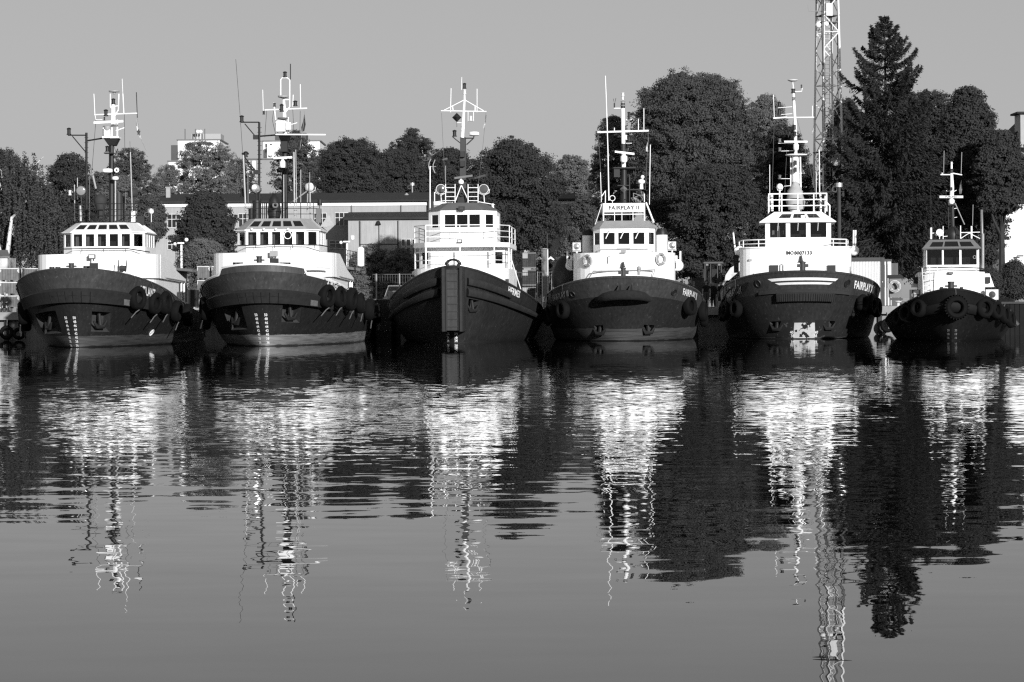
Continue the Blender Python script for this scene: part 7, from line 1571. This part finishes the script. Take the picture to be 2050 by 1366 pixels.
# ------------------------------------------------------------------ people
SKIN = mat('skin', .36, .6, .05, 6); HAIRM = mat('dark_hair', .02, .7, .2, 8); HAIRG = mat('grey_hair', .2, .8, .2, 8)
CL = {k: mat('cloth_%s' % n, v, .9, .15, 6) for k, n, v in (('k', 'black', .012), ('d', 'dark', .022), ('g', 'grey', .07), ('m', 'mid', .13))}
def rm(o, vox):
    md = o.modifiers.new('surface', 'REMESH'); md.mode = 'VOXEL'; md.voxel_size = vox; md.use_smooth_shade = True
    sm = o.modifiers.new('smooth', 'SMOOTH'); sm.iterations = 3; sm.factor = .5
    return o
def person(loc, face, h, label, arms, legs, shirt='k', trousers='k', shorts=False, sleeves=True, hair=HAIRM, hat=None, head_turn=0.0, sit=None, glasses=False, lean=0.0):
    """arms: two (elbow, wrist) offsets from the shoulder; legs: two (knee, ankle) points; in units of metres for h = 1.75, facing -y"""
    t = thing('person', label, 'person', loc, face, 'people on the quay'); k = h / 1.75; V = lambda *a: Vector(a) * k
    hip = sit or .93; B = MB(); ln = lambda z: -lean * max(0, z - hip)
    D_ = lambda x, y, z: V(x, y + ln(z), z)
    B.lathe([(.10 * k, (hip - .08) * k), (.165 * k, hip * k), (.15 * k, (hip + .15) * k), (.175 * k, (hip + .38) * k), (.16 * k, (hip + .48) * k), (.07 * k, (hip + .55) * k)], Matrix.Translation(V(0, -lean * .25, 0)) @ Matrix.Diagonal((1, .66, 1, 1)), 16)
    sz = hip + .49; B.tube([D_(0, .01, sz), D_(0, -.015, sz + .15)], .055 * k, 10)
    hz = sz + .235; hm = Matrix.Translation(D_(0, -.02, hz)) @ Matrix.Rotation(head_turn, 4, 'Z')
    B.lathe([(1e-4, -.125 * k), (.045 * k, -.12 * k), (.062 * k, -.08 * k), (.075 * k, -.02 * k), (.079 * k, .04 * k), (.066 * k, .085 * k), (.03 * k, .112 * k), (1e-4, .118 * k)], hm @ Matrix.Diagonal((1, 1.2, 1, 1)), 14)
    B.add([hm @ (Vector(q) * k) for q in ((-.014, -.085, -.03), (.014, -.085, -.03), (0, -.118, -.028), (0, -.086, .02))], [(0, 2, 1), (0, 3, 2), (1, 2, 3), (0, 1, 3)])
    for sg in (-1, 1): B.ball(hm @ (Vector((sg * .079, .005, -.005)) * k), .022 * k, 8, (.5, .8, 1.3))
    S = MB()
    S.lathe([(.172 * k, (hip - .06) * k), (.172 * k, hip * k), (.16 * k, (hip + .15) * k), (.187 * k, (hip + .38) * k), (.172 * k, (hip + .49) * k), (.075 * k, (hip + .55) * k)], Matrix.Translation(V(0, -lean * .25, 0)) @ Matrix.Diagonal((1, .70, 1, 1)), 16)
    for sg, (e, w_) in zip((-1, 1), arms):
        s0 = D_(sg * .185, 0, sz - .02); e_ = s0 + V(*e); w2 = e_ + V(*w_); d = (w2 - e_).normalized()
        B.tube([s0, e_], [.055 * k, .042 * k], 10); B.tube([e_, w2], [.042 * k, .028 * k], 10)
        S.tube([s0, s0.lerp(e_, .55), e_] if not sleeves else [s0, e_, w2 - d * .03], [.066 * k, .06 * k, .05 * k] if sleeves else [.066 * k, .058 * k, .05 * k] if False else [.066 * k, .06 * k, .052 * k], 10) if sleeves else S.tube([s0, s0.lerp(e_, .6)], [.066 * k, .06 * k], 10)
        sd = d.cross(Vector((0, 1, 0))); sd = sd.normalized() if sd.length > .1 else Vector((1, 0, 0)); nn = sd.cross(d).normalized()
        pm = w2 + d * .045 * k; B.tube([w2, pm, w2 + d * .09 * k], [.026 * k, .034 * k, .032 * k], 8)
        for i, L in enumerate((.068, .08, .075, .058)):
            r0 = w2 + d * .085 * k + nn * (i - 1.5) * .019 * k; r1 = r0 + d * L * .5 * k + sd * sg * -.006 * k; B.tube([r0, r1, r1 + d * L * .45 * k - sd * sg * .018 * k], [.0105 * k, .010 * k, .009 * k], 6)
        th = w2 + d * .03 * k - nn * .03 * k; B.tube([th, th + d * .035 * k - nn * .025 * k, th + d * .07 * k - nn * .03 * k], [.014 * k, .012 * k, .010 * k], 6)
    T_ = MB(); T_.lathe([(.11 * k, (hip - .1) * k), (.175 * k, (hip - .02) * k), (.165 * k, (hip + .10) * k)], Matrix.Diagonal((1, .72, 1, 1)), 14); F_ = MB()
    for sg, (kn, an) in zip((-1, 1), legs):
        h0 = V(sg * .09, 0, hip - .02); kn, an = V(*kn), V(*an)
        B.tube([h0, kn], [.085 * k, .058 * k], 10); B.tube([kn, kn.lerp(an, .35), an], [.056 * k, .058 * k, .036 * k], 10)
        if shorts: T_.tube([h0, kn + (h0 - kn) * .08], [.10 * k, .088 * k], 10)
        else: T_.tube([h0, kn, an + (kn - an) * .08], [.10 * k, .075 * k, .062 * k], 10)
        B.tube([an, an + V(0, -.06, -.04)], [.036 * k, .034 * k], 8)
        F_.tube([an + V(0, .05, -.045), an + V(0, -.06, -.045), an + V(0, -.17, -.055)], [.045 * k, .046 * k, .034 * k], 8)
    rm(B.build('body', SKIN, t), .0135); rm(S.build('shirt', CL[shirt], t), .018); rm(T_.build('shorts' if shorts else 'trousers', CL[trousers], t), .018); F_.build('shoes', BLACK, t, 60)
    Hh = MB(); Hh.lathe([(.083 * k, .01 * k), (.086 * k, .05 * k), (.073 * k, .095 * k), (.035 * k, .122 * k), (1e-4, .128 * k)], hm @ Matrix.Translation((0, .012 * k, 0)) @ Matrix.Diagonal((1, 1.2, 1, 1)), 14)
    if hair: Hh.build('hair', hair, t, 60)
    E = MB()
    for sg in (-1, 1): E.ball(hm @ (Vector((sg * .03, -.088, .004)) * k), .010 * k, 6)
    E.build('sunglasses' if glasses else 'eyes', BLACK, t)
    if glasses: pass
    if hat:
        G = MB(); G.lathe([(.125 * k if hat == 'brim' else .09 * k, .055 * k), (.09 * k, .06 * k), (.092 * k, .11 * k), (.07 * k, .14 * k), (1e-4, .145 * k)], hm @ Matrix.Diagonal((1, 1.2, 1, 1)), 14)
        if hat == 'cap': G.prism([hm @ (Vector(q) * k) for q in ((-.07, -.09, .058), (.07, -.09, .058), (.05, -.18, .045), (-.05, -.18, .045))], (0, 0, .012))
        G.build('cap', CL['k'], t, 40)
    return t
dn = ((-.05, .01, -.29), (-.01, -.04, -.25)); dnr = ((.05, .01, -.29), (.01, -.04, -.25))
stand = (((-.10, -.01, .5), (-.11, 0, .08)), ((.10, -.01, .5), (.11, 0, .08)))
def at_q(px, D): return (P(px, 600, D).x, D, QZ)
person(at_q(1414, 157.6), .15, 1.78, 'man in a dark vest and shorts with bare legs, leftmost of the standing group', (dn, ((.06, -.02, -.28), (-.02, -.12, -.22))), stand, 'k', 'g', True, False, HAIRM)
person(at_q(1428, 158.2), -.6, 1.74, 'man in all dark clothes looking to the left beside the man in shorts', (((-.05, -.03, -.28), (.05, -.12, -.2)), dnr), stand, 'k', 'k', False, True, HAIRM, head_turn=-.5)
person(at_q(1445, 158.0), .1, 1.76, 'man in black with a brimmed hat and hands together', (((-.07, -.04, -.27), (.16, -.16, -.10)), ((.07, -.04, -.27), (-.16, -.16, -.10))), stand, 'k', 'k', False, True, HAIRM, 'brim')
person(at_q(1457, 159.3), .9, 1.76, 'man in a dark cap half hidden by the bow of the fifth tug', (dn, dnr), stand, 'k', 'k', False, True, HAIRM, 'cap', head_turn=.3)
person(at_q(1380, 160.2), .2, 1.9, 'man in sunglasses looking over the bow of the fourth tug', (dn, dnr), stand, 'g', 'k', False, True, HAIRM, None, glasses=True)
person(at_q(1389, 158.6), 2.9, 1.72, 'person in a loose grey jacket seen from behind', (((-.07, -.02, -.28), (.03, -.1, -.22)), ((.07, -.02, -.28), (-.03, -.1, -.22))), stand, 'g', 'd', False, True, HAIRG)
person(at_q(1360, 160.6), 1.2, 1.80, 'bareheaded person in pale clothes behind the deckhouse of the fourth tug', (dn, dnr), stand, 'm', 'g', False, True, HAIRG, lean=.2)
person(at_q(10, 157.2), .1, 1.72, 'man sitting on the quay edge at the far left before the pallets', (((-.10, -.10, -.24), (.12, -.22, -.05)), ((.10, -.10, -.24), (-.12, -.22, -.05))), (((-.13, -.42, .48), (-.13, -.40, .09)), ((.13, -.42, .48), (.13, -.40, .09))), 'k', 'd', False, True, None, None, sit=.52, lean=.15)
c = at_q(10, 157.3); t = thing('wooden_stool', 'low box the man at the far left sits on', 'stool', c); M = MB(); M.box((0, .1, .40), (.5, .4, .06)); M.build('seat', MGREY, t)
M = MB(); M.box((-.2, .1, .18), (.05, .36, .37)); M.build('side', DGREY, t); M = MB(); M.box((.2, .1, .18), (.05, .36, .37)); M.build('side', DGREY, t)
# added dark front standing in for the sun-shadowed quay at the right end
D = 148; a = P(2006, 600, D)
t = thing('shaded_quay_front', 'added dark front for the shaded quay beside the smallest tug at the right edge', 'shaded quay front', (a.x, D, 0))
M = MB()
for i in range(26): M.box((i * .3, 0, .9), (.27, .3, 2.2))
M.build('shade_slats', mat('quay_shade_black', .007, .9, .3, 2), t); M = MB(); M.box((3.9, 3.6, 2.0), (8, 7.8, .12)); M.build('deck', mat('shaded_front_top', .06, .9, .3, 2), t)
